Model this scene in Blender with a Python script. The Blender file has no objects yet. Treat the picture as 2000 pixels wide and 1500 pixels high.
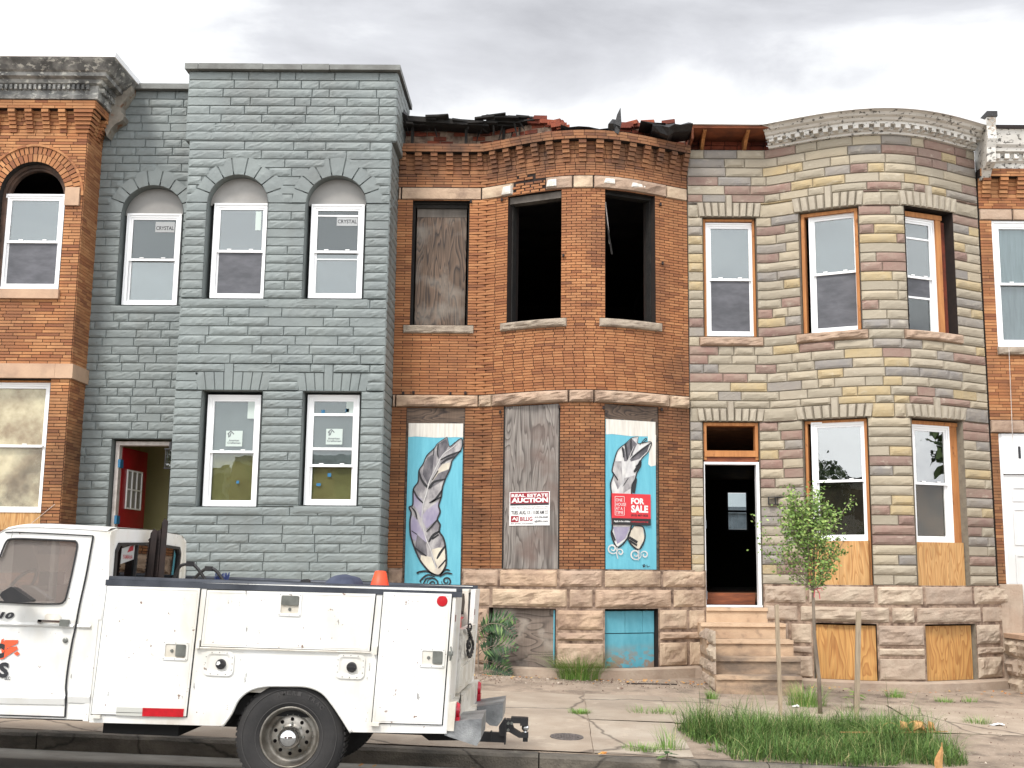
import bpy, bmesh, math, random
from mathutils import Vector, Matrix, noise
from mathutils.geometry import tessellate_polygon
PI = math.pi
RN = random.Random(11)
SC = bpy.context.scene
COL = SC.collection

# ------------------------------------------------------------------ camera
FPX, PPX, PPY = 2296.0, 1080.0, 750.0
TH = math.atan(370 / 2296.0); RHO = 0.007
CAM = Vector((0, 0, 1.7))
FWD = Vector((0, math.cos(TH), math.sin(TH)))
U0 = Vector((0, -math.sin(TH), math.cos(TH)))
CR = Vector((1, 0, 0)) * math.cos(RHO) + U0 * math.sin(RHO)
CU = Vector((1, 0, 0)) * -math.sin(RHO) + U0 * math.cos(RHO)
cd = bpy.data.cameras.new('camera'); cam = bpy.data.objects.new('camera', cd); COL.objects.link(cam)
m = Matrix.Identity(4)
for i in range(3):
    m[i][0] = CR[i]; m[i][1] = CU[i]; m[i][2] = -FWD[i]; m[i][3] = CAM[i]
cam.matrix_world = m
cd.sensor_width = 36; cd.lens = FPX / 2000 * 36; cd.shift_x = -(PPX - 1000) / 2000
cd.clip_start = 0.1; cd.clip_end = 2000
SC.camera = cam

def ray(px, py):
    return (FWD + CR * ((px - PPX) / FPX) + CU * ((PPY - py) / FPX))
def at(px, py, Y):
    d = ray(px, py); return CAM + d * (Y / d.y)

# ------------------------------------------------------------------ world / sun
SUN_EL, SUN_AZ = math.radians(52), math.radians(205)   # azimuth from +Y clockwise: behind the camera, a little left
w = bpy.data.worlds.new('World'); SC.world = w; w.use_nodes = True
nt = w.node_tree; N = nt.nodes; L = nt.links; N.clear()
out = N.new('ShaderNodeOutputWorld')
sky = N.new('ShaderNodeTexSky'); sky.sky_type = 'NISHITA'; sky.sun_disc = False
sky.sun_elevation = SUN_EL; sky.sun_rotation = SUN_AZ
bg1 = N.new('ShaderNodeBackground'); bg1.inputs[1].default_value = 0.06
L.new(sky.outputs[0], bg1.inputs[0])
tc = N.new('ShaderNodeTexCoord'); mp = N.new('ShaderNodeMapping')
mp.inputs['Location'].default_value = (0.43, 0.1, 0.42); mp.inputs['Scale'].default_value = (1.6, 1.6, 4.2)
L.new(tc.outputs['Generated'], mp.inputs[0])
nz = N.new('ShaderNodeTexNoise'); nz.inputs['Scale'].default_value = 2.0; nz.inputs['Detail'].default_value = 8
nz.inputs['Roughness'].default_value = 0.55; nz.inputs['Distortion'].default_value = 0.35
L.new(mp.outputs[0], nz.inputs['Vector'])
sx = N.new('ShaderNodeSeparateXYZ'); L.new(tc.outputs['Generated'], sx.inputs[0])
mr = N.new('ShaderNodeMapRange'); mr.inputs[1].default_value = 0.345; mr.inputs[2].default_value = 0.45
mr.inputs[3].default_value = -0.03; mr.inputs[4].default_value = 0.20
L.new(sx.outputs[2], mr.inputs[0])
ad = N.new('ShaderNodeMath'); ad.operation = 'ADD'; L.new(nz.outputs[0], ad.inputs[0]); L.new(mr.outputs[0], ad.inputs[1])
mr2 = N.new('ShaderNodeMapRange'); mr2.inputs[1].default_value = -0.5; mr2.inputs[2].default_value = 0.6
mr2.inputs[3].default_value = -0.02; mr2.inputs[4].default_value = 0.035
L.new(sx.outputs[0], mr2.inputs[0])
ad2 = N.new('ShaderNodeMath'); ad2.operation = 'ADD'; L.new(ad.outputs[0], ad2.inputs[0]); L.new(mr2.outputs[0], ad2.inputs[1])
cr = N.new('ShaderNodeValToRGB'); L.new(ad2.outputs[0], cr.inputs[0])
e = cr.color_ramp.elements
e[0].position = 0.42; e[0].color = (0.945, 0.975, 0.99, 1)
e[1].position = 0.86; e[1].color = (0.41, 0.418, 0.45, 1)
k = e.new(0.54); k.color = (0.86, 0.875, 0.89, 1)
k = e.new(0.66); k.color = (0.62, 0.632, 0.668, 1)
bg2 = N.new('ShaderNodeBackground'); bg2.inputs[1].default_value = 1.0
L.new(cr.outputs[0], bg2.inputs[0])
br = N.new('ShaderNodeMapRange'); br.interpolation_type = 'SMOOTHSTEP'     # overcast sky raised behind the camera, round the hidden sun, to light the fronts
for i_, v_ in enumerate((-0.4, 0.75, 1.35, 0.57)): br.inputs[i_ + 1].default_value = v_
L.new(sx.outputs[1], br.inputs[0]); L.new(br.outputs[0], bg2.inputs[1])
mx = N.new('ShaderNodeMixShader')
cov = N.new('ShaderNodeMapRange'); cov.inputs[1].default_value = 0.30; cov.inputs[2].default_value = 0.42
cov.inputs[3].default_value = 0.82; cov.inputs[4].default_value = 1.0
L.new(nz.outputs[0], cov.inputs[0]); L.new(cov.outputs[0], mx.inputs[0])
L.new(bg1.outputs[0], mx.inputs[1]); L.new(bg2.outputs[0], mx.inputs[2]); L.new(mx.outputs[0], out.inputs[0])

ld = bpy.data.lights.new('sun', 'SUN'); ld.energy = 1.4; ld.angle = math.radians(14); ld.color = (1, 0.955, 0.89)
lo = bpy.data.objects.new('sun', ld); COL.objects.link(lo)
sd = Vector((math.sin(SUN_AZ) * math.cos(SUN_EL), math.cos(SUN_AZ) * math.cos(SUN_EL), math.sin(SUN_EL)))
lo.rotation_euler = sd.to_track_quat('Z', 'Y').to_euler(); lo.location = (0, 0, 20)
SC.view_settings.view_transform = 'Standard'; SC.view_settings.look = 'None'
SC.view_settings.exposure = 1.2; SC.view_settings.gamma = 1
try: SC.cycles.use_denoising = True; SC.cycles.max_bounces = 6
except Exception: pass

# ------------------------------------------------------------------ helpers
def S(r, g, b, k=1.0):
    def f(c):
        c = min(255, c) / 255.0
        return (c / 12.92 if c <= 0.04045 else ((c + 0.055) / 1.055) ** 2.4) * k
    return (f(r), f(g), f(b), 1)

MATS = {}
def mat(name, c1, c2=None, sc=4.0, rough=0.8, bump=0.0, bsc=60.0, isl=None, const=False, metal=0.0,
        lo_=0.35, hi=0.65, stretch=(1, 1, 1), detail=5, dirt=None, spec=None, islmix=None):
    """noise mix of c1 and c2; isl = list of (pos, colour) picked per island; dirt = (colour, scale, lo, hi, stretch)"""
    m = bpy.data.materials.new(name); m.use_nodes = True
    nt = m.node_tree; N = nt.nodes; L = nt.links
    b = N['Principled BSDF']; b.inputs['Roughness'].default_value = rough; b.inputs['Metallic'].default_value = metal
    if spec is not None: b.inputs['Specular IOR Level'].default_value = spec
    g = N.new('ShaderNodeNewGeometry')
    def nse(scale, st=(1, 1, 1), det=5, dist=0.0):
        mp = N.new('ShaderNodeMapping'); mp.inputs['Scale'].default_value = st
        L.new(g.outputs['Position'], mp.inputs[0])
        n = N.new('ShaderNodeTexNoise'); n.inputs['Scale'].default_value = scale; n.inputs['Detail'].default_value = det
        n.inputs['Distortion'].default_value = dist
        n.inputs['Roughness'].default_value = 0.6; L.new(mp.outputs[0], n.inputs['Vector']); return n
    def mix(f, a, bb, mode='MIX'):
        x = N.new('ShaderNodeMix'); x.data_type = 'RGBA'; x.blend_type = mode
        for sock, v in ((x.inputs[0], f), (x.inputs[6], a), (x.inputs[7], bb)):
            if hasattr(v, 'links'): L.new(v, sock)
            else: sock.default_value = v
        return x.outputs[2]
    def rng(src, a, bb, c=0.0, d=1.0):
        r = N.new('ShaderNodeMapRange'); L.new(src, r.inputs[0])
        for i, v in enumerate((a, bb, c, d)): r.inputs[i + 1].default_value = v
        return r.outputs[0]
    if isl:
        cr = N.new('ShaderNodeValToRGB'); L.new(g.outputs['Random Per Island'], cr.inputs[0])
        if const: cr.color_ramp.interpolation = 'CONSTANT'
        e = cr.color_ramp.elements
        e[0].position, e[0].color = isl[0]; e[1].position, e[1].color = isl[-1]
        for p, c in isl[1:-1]: q = e.new(p); q.color = c
        col = cr.outputs[0]
        if c2: col = mix(rng(nse(sc, stretch, detail).outputs[0], lo_, hi), col, mix(0.65, col, c2))
    elif c2:
        col = mix(rng(nse(sc, stretch, detail).outputs[0], lo_, hi), c1, c2)
    else: col = None; b.inputs['Base Color'].default_value = c1
    for d in ([dirt] if dirt and not isinstance(dirt, list) else (dirt or [])):
        f = rng(nse(d[1], d[4] if len(d) > 4 else (1, 1, 1), 6).outputs[0], d[2], d[3], 0, d[5] if len(d) > 5 else 1.0)
        if len(d) > 6:     # height zone: world z between
            sp = N.new('ShaderNodeSeparateXYZ'); L.new(g.outputs['Position'], sp.inputs[0])
            z = rng(sp.outputs[2], d[6][0], d[6][1]); mm = N.new('ShaderNodeMath'); mm.operation = 'MULTIPLY'
            L.new(f, mm.inputs[0]); L.new(z, mm.inputs[1]); f = mm.outputs[0]
        col = mix(f, col if col is not None else c1, d[0])
    if col is not None: L.new(col, b.inputs['Base Color'])
    if bump:
        bn = N.new('ShaderNodeBump'); bn.inputs['Strength'].default_value = bump; bn.inputs['Distance'].default_value = 0.02
        L.new(nse(bsc, stretch if stretch != (1, 1, 1) else (1, 1, 1)).outputs[0], bn.inputs['Height']); L.new(bn.outputs[0], b.inputs['Normal'])
    MATS[name] = m; return m

def cracks(m, scale, width, dark, amt=.8):
    """thin wandering cracks over a material's colour"""
    nt = m.node_tree; N = nt.nodes; L = nt.links; b = N['Principled BSDF']; g = N.new('ShaderNodeNewGeometry')
    n = N.new('ShaderNodeTexNoise'); n.inputs['Scale'].default_value = 2.2; n.inputs['Detail'].default_value = 6; L.new(g.outputs['Position'], n.inputs['Vector'])
    a = N.new('ShaderNodeMix'); a.data_type = 'VECTOR'; a.inputs[0].default_value = .22; L.new(g.outputs['Position'], a.inputs[4]); L.new(n.outputs['Color'], a.inputs[5])
    v = N.new('ShaderNodeTexVoronoi'); v.feature = 'DISTANCE_TO_EDGE'; v.inputs['Scale'].default_value = scale; L.new(a.outputs[1], v.inputs['Vector'])
    r = N.new('ShaderNodeMapRange'); L.new(v.outputs['Distance'], r.inputs[0]); r.inputs[1].default_value = 0; r.inputs[2].default_value = width; r.inputs[3].default_value = amt; r.inputs[4].default_value = 0
    x = N.new('ShaderNodeMix'); x.data_type = 'RGBA'; L.new(r.outputs[0], x.inputs[0]); src = b.inputs['Base Color'].links[0].from_socket; L.new(src, x.inputs[6]); x.inputs[7].default_value = dark; L.new(x.outputs[2], b.inputs['Base Color'])

def plymat(name, stops, rings=11, sc=(2.2, 2.2, 0.55), off=(0, 0, 0), rough=0.7, fibre=0.35, dirt=None):
    """contour lines of a stretched noise field: the grain of rotary-cut plywood"""
    m = bpy.data.materials.new(name); m.use_nodes = True
    nt = m.node_tree; N = nt.nodes; L = nt.links; b = N['Principled BSDF']; b.inputs['Roughness'].default_value = rough
    g = N.new('ShaderNodeNewGeometry'); mp = N.new('ShaderNodeMapping')
    mp.inputs['Scale'].default_value = sc; mp.inputs['Location'].default_value = off
    L.new(g.outputs['Position'], mp.inputs[0])
    n = N.new('ShaderNodeTexNoise'); n.inputs['Scale'].default_value = 1.7; n.inputs['Detail'].default_value = 1.6
    n.inputs['Roughness'].default_value = 0.45; n.inputs['Distortion'].default_value = 0.5; L.new(mp.outputs[0], n.inputs['Vector'])
    mu = N.new('ShaderNodeMath'); mu.operation = 'MULTIPLY'; mu.inputs[1].default_value = rings; L.new(n.outputs[0], mu.inputs[0])
    fr = N.new('ShaderNodeMath'); fr.operation = 'FRACT'; L.new(mu.outputs[0], fr.inputs[0])
    cr = N.new('ShaderNodeValToRGB'); L.new(fr.outputs[0], cr.inputs[0]); e = cr.color_ramp.elements
    e[0].position, e[0].color = stops[0]; e[1].position, e[1].color = stops[-1]
    for p, c in stops[1:-1]: q = e.new(p); q.color = c
    mp2 = N.new('ShaderNodeMapping'); mp2.inputs['Scale'].default_value = (60, 60, 2.2); L.new(g.outputs['Position'], mp2.inputs[0])
    n2 = N.new('ShaderNodeTexNoise'); n2.inputs['Scale'].default_value = 1.0; n2.inputs['Detail'].default_value = 4; L.new(mp2.outputs[0], n2.inputs['Vector'])
    x = N.new('ShaderNodeMix'); x.data_type = 'RGBA'; x.blend_type = 'MULTIPLY'; x.inputs[0].default_value = 1
    r = N.new('ShaderNodeMapRange'); L.new(n2.outputs[0], r.inputs[0]); r.inputs[1].default_value = 0.3; r.inputs[2].default_value = 0.7
    r.inputs[3].default_value = 1 - fibre; r.inputs[4].default_value = 1.05
    L.new(cr.outputs[0], x.inputs[6]); L.new(r.outputs[0], x.inputs[7]); o = x.outputs[2]
    if dirt:
        n3 = N.new('ShaderNodeTexNoise'); n3.inputs['Scale'].default_value = dirt[1]; n3.inputs['Detail'].default_value = 5
        L.new(g.outputs['Position'], n3.inputs['Vector'])
        r3 = N.new('ShaderNodeMapRange'); L.new(n3.outputs[0], r3.inputs[0]); r3.inputs[1].default_value = dirt[2]; r3.inputs[2].default_value = dirt[3]
        y = N.new('ShaderNodeMix'); y.data_type = 'RGBA'; L.new(r3.outputs[0], y.inputs[0]); L.new(o, y.inputs[6]); y.inputs[7].default_value = dirt[0]; o = y.outputs[2]
    L.new(o, b.inputs['Base Color']); return m

def glassmat(name, refl=0.22, tint=(0.75, 0.8, 0.8), rough=0.01, wob=0.0, haze=0.0):
    m = bpy.data.materials.new(name); m.use_nodes = True; nt = m.node_tree; N = nt.nodes; L = nt.links; N.clear()
    o = N.new('ShaderNodeOutputMaterial'); t = N.new('ShaderNodeBsdfTransparent'); t.inputs[0].default_value = (*tint, 1)
    gl = N.new('ShaderNodeBsdfGlossy'); gl.inputs['Roughness'].default_value = rough; gl.inputs[0].default_value = (0.95, 0.96, 0.95, 1)
    gg = N.new('ShaderNodeNewGeometry'); vm = N.new('ShaderNodeVectorMath'); vm.operation = 'DOT_PRODUCT'
    L.new(gg.outputs['Incoming'], vm.inputs[0]); L.new(gg.outputs['Normal'], vm.inputs[1]); prev = vm.outputs['Value']
    for op_, a_, b_ in (('ABSOLUTE', None, None), ('SUBTRACT', 1.0, None), ('POWER', None, 5.0)):
        mt = N.new('ShaderNodeMath'); mt.operation = op_
        if a_ is not None: mt.inputs[0].default_value = a_; L.new(prev, mt.inputs[1])
        else:
            L.new(prev, mt.inputs[0])
            if b_ is not None: mt.inputs[1].default_value = b_
        prev = mt.outputs[0]
    r = N.new('ShaderNodeMapRange'); L.new(prev, r.inputs[0]); r.inputs[3].default_value = refl; r.inputs[4].default_value = 1.0
    if wob:
        n = N.new('ShaderNodeTexNoise'); n.inputs['Scale'].default_value = 2.3
        g = N.new('ShaderNodeNewGeometry'); L.new(g.outputs['Position'], n.inputs['Vector'])
        bn = N.new('ShaderNodeBump'); bn.inputs['Strength'].default_value = wob; bn.inputs['Distance'].default_value = 0.05
        L.new(n.outputs[0], bn.inputs['Height']); L.new(bn.outputs[0], gl.inputs['Normal'])
    mx = N.new('ShaderNodeMixShader'); L.new(r.outputs[0], mx.inputs[0]); L.new(t.outputs[0], mx.inputs[1]); L.new(gl.outputs[0], mx.inputs[2])
    fin = mx.outputs[0]
    if haze:
        df = N.new('ShaderNodeBsdfDiffuse'); df.inputs[0].default_value = (0.62, 0.56, 0.52, 1); m2 = N.new('ShaderNodeMixShader'); m2.inputs[0].default_value = haze  # pale diffuse colour mixed in to imitate light haze in the cab glass
        L.new(fin, m2.inputs[1]); L.new(df.outputs[0], m2.inputs[2]); fin = m2.outputs[0]
    L.new(fin, o.inputs[0]); return m

class Fr:                               # a frame: u along ex, v along ez, w along en (outward)
    def __init__(s, o, ex, ez=Vector((0, 0, 1)), en=None):
        s.o = Vector(o); s.ex = Vector(ex).normalized(); s.ez = Vector(ez).normalized()
        s.en = Vector(en).normalized() if en is not None else s.ex.cross(s.ez)
    def p(s, u, v, w=0.0): return s.o + s.ex * u + s.ez * v + s.en * w
WORLD = Fr((0, 0, 0), (1, 0, 0), (0, 0, 1), (0, -1, 0))
FRXY = Fr((0, 0, 0), (1, 0, 0), (0, 1, 0), (0, 0, 1))

class MB:
    def __init__(s): s.v = []; s.f = []; s.mi = []; s.cur = 0; s.sm = []; s.smooth = False
    def add(s, vs, fs):
        b = len(s.v); s.v += [tuple(x) for x in vs]
        for f in fs: s.f.append([i + b for i in f]); s.mi.append(s.cur); s.sm.append(s.smooth)
    def box(s, x0, x1, y0, y1, z0, z1):
        s.add([(x, y, z) for x in (x0, x1) for y in (y0, y1) for z in (z0, z1)],
              [(0, 1, 3, 2), (4, 6, 7, 5), (0, 4, 5, 1), (2, 3, 7, 6), (0, 2, 6, 4), (1, 5, 7, 3)])
    def boxf(s, F, u0, u1, v0, v1, w0, w1):
        s.add([F.p(u, v, w) for u in (u0, u1) for v in (v0, v1) for w in (w0, w1)],
              [(0, 1, 3, 2), (4, 6, 7, 5), (0, 4, 5, 1), (2, 3, 7, 6), (0, 2, 6, 4), (1, 5, 7, 3)])
    def plate(s, F, loops, w0, w1):
        """polygon with holes in (u,v), between w0 (back) and w1 (front)"""
        flat = [p for l in loops for p in l]
        tr = tessellate_polygon([[Vector((a, b, 0)) for a, b in l] for l in loops])
        n = len(flat); vs = [F.p(a, b, w1) for a, b in flat]; fs = [tuple(t) for t in tr]
        if w0 is not None and w0 != w1:
            vs += [F.p(a, b, w0) for a, b in flat]; fs += [tuple(i + n for i in reversed(t)) for t in tr]
            k = 0
            for l in loops:
                for i in range(len(l)):
                    j = (i + 1) % len(l); fs.append((k + i, k + j, k + j + n, k + i + n))
                k += len(l)
        s.add(vs, fs)
    def tube(s, pts, r, n=8, cap=True):
        pts = [Vector(p) for p in pts]; rs = r if isinstance(r, (list, tuple)) else [r] * len(pts)
        vs = []; fs = []; prev = None
        for i, p in enumerate(pts):
            t = (pts[min(i + 1, len(pts) - 1)] - pts[max(i - 1, 0)])
            t = t.normalized() if t.length > 1e-9 else Vector((0, 0, 1))
            a = Vector((0, 0, 1)) if abs(t.z) < 0.9 else Vector((1, 0, 0))
            if prev is not None: a = prev
            x = (a - t * a.dot(t)).normalized(); prev = x; y = t.cross(x)
            for k in range(n):
                q = 2 * PI * k / n; vs.append(p + (x * math.cos(q) + y * math.sin(q)) * rs[i])
        for i in range(len(pts) - 1):
            for k in range(n):
                fs.append((i * n + k, i * n + (k + 1) % n, (i + 1) * n + (k + 1) % n, (i + 1) * n + k))
        if cap: fs.append(tuple(range(n - 1, -1, -1))); fs.append(tuple(range((len(pts) - 1) * n, len(pts) * n)))
        s.add(vs, fs)
    def lathe(s, F, cu, cv, prof, n=32, a0=0, a1=2 * PI):
        """rings (r, w) about the w axis through (cu, cv)"""
        vs = []; fs = []; full = abs(a1 - a0 - 2 * PI) < 1e-6; m = n if full else n + 1
        for r, w_ in prof:
            for k in range(m):
                q = a0 + (a1 - a0) * k / n; vs.append(F.p(cu + r * math.cos(q), cv + r * math.sin(q), w_))
        for i in range(len(prof) - 1):
            for k in range(n): fs.append((i * m + k, i * m + (k + 1) % m, (i + 1) * m + (k + 1) % m, (i + 1) * m + k))
        s.add(vs, fs)
    def quad(s, a, b, c, d): s.add([a, b, c, d], [(0, 1, 2, 3)])
    def ribbon(s, F, pts, wd, w, taper=False):
        """flat painted stroke"""
        pts = [Vector((a, b)) for a, b in pts]; vs = []; n = len(pts)
        for i, p in enumerate(pts):
            t = (pts[min(i + 1, n - 1)] - pts[max(i - 1, 0)]); t = t.normalized() if t.length > 1e-9 else Vector((1, 0))
            h = wd / 2 * ((math.sin(PI * min(1, max(0.0, (i + 0.35) / (n - 0.3)))) ** 0.5 if taper else 1) + 0.1)
            q = Vector((-t.y, t.x)) * h
            vs += [F.p(p.x + q.x, p.y + q.y, w), F.p(p.x - q.x, p.y - q.y, w)]
        s.add(vs, [(2 * i, 2 * i + 1, 2 * i + 3, 2 * i + 2) for i in range(n - 1)])

WM = {}
def wmx(o): return WM[o.name] if o is not None and o.name in WM else Matrix.Identity(4)
def thing(name, label, cat, loc=(0, 0, 0), group=None, rot=None):
    o = bpy.data.objects.new(name, None); COL.objects.link(o); o.location = loc; o.empty_display_size = 0.2
    if rot: o.rotation_euler = rot
    o['label'] = label; o['category'] = cat
    if group: o['group'] = group
    m = Matrix.Translation(Vector(loc))
    if rot: m = m @ o.rotation_euler.to_matrix().to_4x4()
    WM[o.name] = m; return o
def build(mb, name, mats, parent=None, label=None, cat=None, group=None, kind=None, fixn=True, base=None):
    me = bpy.data.meshes.new(name); me.from_pydata(mb.v, [], mb.f)
    for m_ in (mats if isinstance(mats, (list, tuple)) else [mats]): me.materials.append(m_)
    me.polygons.foreach_set('material_index', mb.mi); me.polygons.foreach_set('use_smooth', mb.sm)
    if fixn:
        b = bmesh.new(); b.from_mesh(me); bmesh.ops.recalc_face_normals(b, faces=b.faces); b.to_mesh(me); b.free()
    o = bpy.data.objects.new(name, me); COL.objects.link(o)
    if parent is not None:
        me.transform(wmx(parent).inverted()); o.parent = parent; WM[o.name] = wmx(parent)
    elif mb.v and kind is None:
        if base is None:
            xs = [v[0] for v in mb.v]; ys = [v[1] for v in mb.v]; zs = [v[2] for v in mb.v]
            base = ((min(xs) + max(xs)) / 2, (min(ys) + max(ys)) / 2, min(zs))
        mt = Matrix.Translation(Vector(base)); me.transform(mt.inverted()); o.location = base; WM[o.name] = mt
    if label: o['label'] = label
    if cat: o['category'] = cat
    if group: o['group'] = group
    if kind: o['kind'] = kind
    return o
def tag(o, label, cat, group=None):
    o['label'] = label; o['category'] = cat
    if group: o['group'] = group
    return o

_txt = {}
def text(mb, F, body, u0, u1, v0, v1, w, bold=0.0, shear=0.0, fit=True):
    """lettering fitted to the box u0..u1, v0..v1 on frame F at height w"""
    key = (body, bold, shear)
    if key not in _txt:
        c = bpy.data.curves.new('t', 'FONT'); c.body = body; c.size = 1; c.offset = bold; c.shear = shear; c.resolution_u = 3
        o = bpy.data.objects.new('t', c); COL.objects.link(o); dg = bpy.context.evaluated_depsgraph_get(); dg.update()
        me = bpy.data.meshes.new_from_object(o.evaluated_get(dg))
        _txt[key] = ([v.co.copy() for v in me.vertices], [tuple(p.vertices) for p in me.polygons])
        bpy.data.objects.remove(o); bpy.data.curves.remove(c); bpy.data.meshes.remove(me)
    vs, fs = _txt[key]
    if not vs: return
    x0 = min(v.x for v in vs); x1 = max(v.x for v in vs); y0 = min(v.y for v in vs); y1 = max(v.y for v in vs)
    mb.add([F.p(u0 + (v.x - x0) / (x1 - x0) * (u1 - u0), v0 + (v.y - y0) / (y1 - y0) * (v1 - v0), w) for v in vs], fs)

# ------------------------------------------------------------------ facade profiles
class Prof:
    def __init__(s, f): s.f = f
    def P(s, t, z, out=0.0):
        x, y = s.f(t); x1, y1 = s.f(t + 1e-3); x0, y0 = s.f(t - 1e-3)
        tx, ty = x1 - x0, y1 - y0; l = math.hypot(tx, ty) or 1
        return Vector((x + ty / l * out, y - tx / l * out, z))
    def sx(s, px, py, out=0.0):           # X coordinate of the point seen at a photo position
        X = at(px, py, 16.8).x
        for _ in range(8):
            Y = s.P(X, 0, out).y; X = at(px, py, Y).x
        return X
    def z(s, px, py, out=0.0):
        X = s.sx(px, py, out); return at(px, py, s.P(X, 0, out).y).z

def levels(ls, h):
    ls = sorted(set(round(x, 4) for x in ls)); o = [ls[0]]
    for a, b in zip(ls, ls[1:]):
        n = max(1, round((b - a) / h))
        for i in range(1, n + 1): o.append(a + (b - a) * i / n)
    return o
class Cut:
    def __init__(s, x0, x1, z0, z1, arch=0.0, hole=True, ring=0.0):
        s.x0, s.x1, s.z0, s.z1, s.arch, s.hole, s.ring = x0, x1, z0, z1, arch, hole, ring
        s.r = (x1 - x0) / 2; s.c = (x0 + x1) / 2        # arch: z1 is the springing line, arch = rise
    def iv(s, za, zb, ring=0.0):
        zm = (za + zb) / 2
        if zm < s.z0: return None
        if zm < s.z1: return (s.x0, s.x1)
        if not s.arch: return None
        a = s.r + ring; h = s.arch + ring; t = (zm - s.z1) / h
        if t >= 1: return None
        ww = a * math.sqrt(1 - t * t); return (s.c - ww, s.c + ww)
def intervals(s0, s1, za, zb, cuts, holes_only=False, ringf=1.0):
    iv = [(s0, s1)]
    for c in cuts:
        if holes_only and not c.hole: continue
        q = c.iv(za, zb, c.ring * ringf)
        if not q: continue
        n = []
        for a, b in iv:
            if q[1] <= a or q[0] >= b: n.append((a, b)); continue
            if q[0] > a + 0.004: n.append((a, q[0]))
            if q[1] < b - 0.004: n.append((q[1], b))
        iv = n
    return iv
def backing(mb, prof, s0, s1, z0, z1, cuts, out=0.0, step=0.12):
    ls = levels([z0, z1] + [c.z0 for c in cuts if c.hole and z0 < c.z0 < z1] + [c.z1 for c in cuts if c.hole and z0 < c.z1 < z1], 0.06)
    for za, zb in zip(ls, ls[1:]):
        for a, b in intervals(s0, s1, za, zb, cuts, True, 0.4):
            n = max(1, math.ceil((b - a) / step))
            for i in range(n):
                p, q = a + (b - a) * i / n, a + (b - a) * (i + 1) / n
                mb.quad(prof.P(p, za, out), prof.P(q, za, out), prof.P(q, zb, out), prof.P(p, zb, out))
def brick(mb, prof, a, b, za, zb, o, back=-0.01):
    P = prof.P
    vs = [P(a, za, o), P(b, za, o), P(b, zb, o), P(a, zb, o), P(a, za, back), P(b, za, back), P(b, zb, back), P(a, zb, back)]
    mb.add(vs, [(0, 1, 2, 3), (0, 4, 5, 1), (1, 5, 6, 2), (2, 6, 7, 3), (3, 7, 4, 0)])
def bricks(mb, prof, s0, s1, z0, z1, cuts, h=0.045, lf=None, j=0.006, out=0.009, extra=0.0, jit=0.0015, rnd=None, lv=()):
    rnd = rnd or RN
    ls = levels([z0, z1] + [c.z0 for c in cuts if z0 < c.z0 < z1] + [c.z1 for c in cuts if z0 < c.z1 < z1] + list(lv), h)
    for r, (za, zb) in enumerate(zip(ls, ls[1:])):
        for a, b in intervals(s0, s1, za, zb, cuts):
            x = a; first = True
            while x < b - 0.01:
                l = lf(x) if lf else 0.2
                l *= rnd.uniform(0.97, 1.03)
                if first: l *= (0.5 if r % 2 else 1.0) ; first = False
                e = min(b, x + l)
                if b - e < l * 0.3: e = b
                brick(mb, prof, x + j / 2, e - j / 2, za + j / 2, zb - j / 2, out + extra + rnd.uniform(-jit, jit), extra - 0.01)
                x = e
def stone(mb, prof, q, base=0.02, amp=0.015, rough=0.004, mg=0.013, cell=0.05, kind='ridge', rnd=None, back=-0.008, extra=0.0, nzc=4):
    """one dressed block over the (s,z) quad q = bl, br, tr, tl"""
    rnd = rnd or RN
    (ax, az), (bx, bz), (cx, cz), (dx, dz) = q
    wdt = max(0.02, math.hypot(bx - ax, bz - az)); hgt = max(0.02, math.hypot(dx - ax, dz - az))
    nx = max(2, min(14, round(wdt / cell))); nz_ = nzc
    mu = min(0.3, mg / wdt); mv = min(0.3, mg / hgt)
    us = [0, mu] + [mu + (1 - 2 * mu) * (i + rnd.uniform(-.25, .25)) / nx for i in range(1, nx)] + [1 - mu, 1]
    vs_ = [0, mv] + [mv + (1 - 2 * mv) * i / nz_ for i in range(1, nz_)] + [1 - mv, 1]
    ph = rnd.uniform(0, 50); c0 = rnd.uniform(0.35, 0.65); slope = rnd.uniform(-.3, .3); am = amp * rnd.uniform(0.45, 1.25)
    fl = rnd.random() < 0.14; b0 = base * rnd.uniform(0.85, 1.15)
    P = prof.P; V = []
    for j, v in enumerate(vs_):
        for i, u in enumerate(us):
            sx_ = (ax * (1 - u) + bx * u) * (1 - v) + (dx * (1 - u) + cx * u) * v
            sz = (az * (1 - u) + bz * u) * (1 - v) + (dz * (1 - u) + cz * u) * v
            edge = i in (0, len(us) - 1) or j in (0, len(vs_) - 1)
            if edge: h = back
            else:
                inn = not (i in (1, len(us) - 2) or j in (1, len(vs_) - 2))
                h = b0
                if kind == 'ridge':
                    c = min(0.9, max(0.1, c0 + slope * (u - .5) + 0.45 * noise.noise(Vector((u * wdt * 7, ph, 0)))))
                    k = 1 - abs(v - c) / max(c, 1 - c)
                    if inn and not fl: h += am * (0.35 + 0.65 * k) * min(1, min(u, 1 - u) * wdt / 0.05)
                    h += rough * noise.noise(Vector((u * wdt * 14 + ph, v * 4, 3)))
                else:
                    p3 = Vector((sx_ * 6 + ph, sz * 9, ph))
                    f = noise.noise(p3) + 0.5 * noise.noise(p3 * 2.3) + 0.25 * noise.noise(p3 * 5)
                    if inn: h += am * (0.55 + f)
                    else: h += am * 0.12 * f
                h = max(0.004, h)
            V.append(P(sx_, sz, h + extra))
    n = len(us); F_ = []
    for j in range(len(vs_) - 1):
        for i in range(n - 1): F_.append((j * n + i, j * n + i + 1, (j + 1) * n + i + 1, (j + 1) * n + i))
    mb.add(V, F_)
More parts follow.
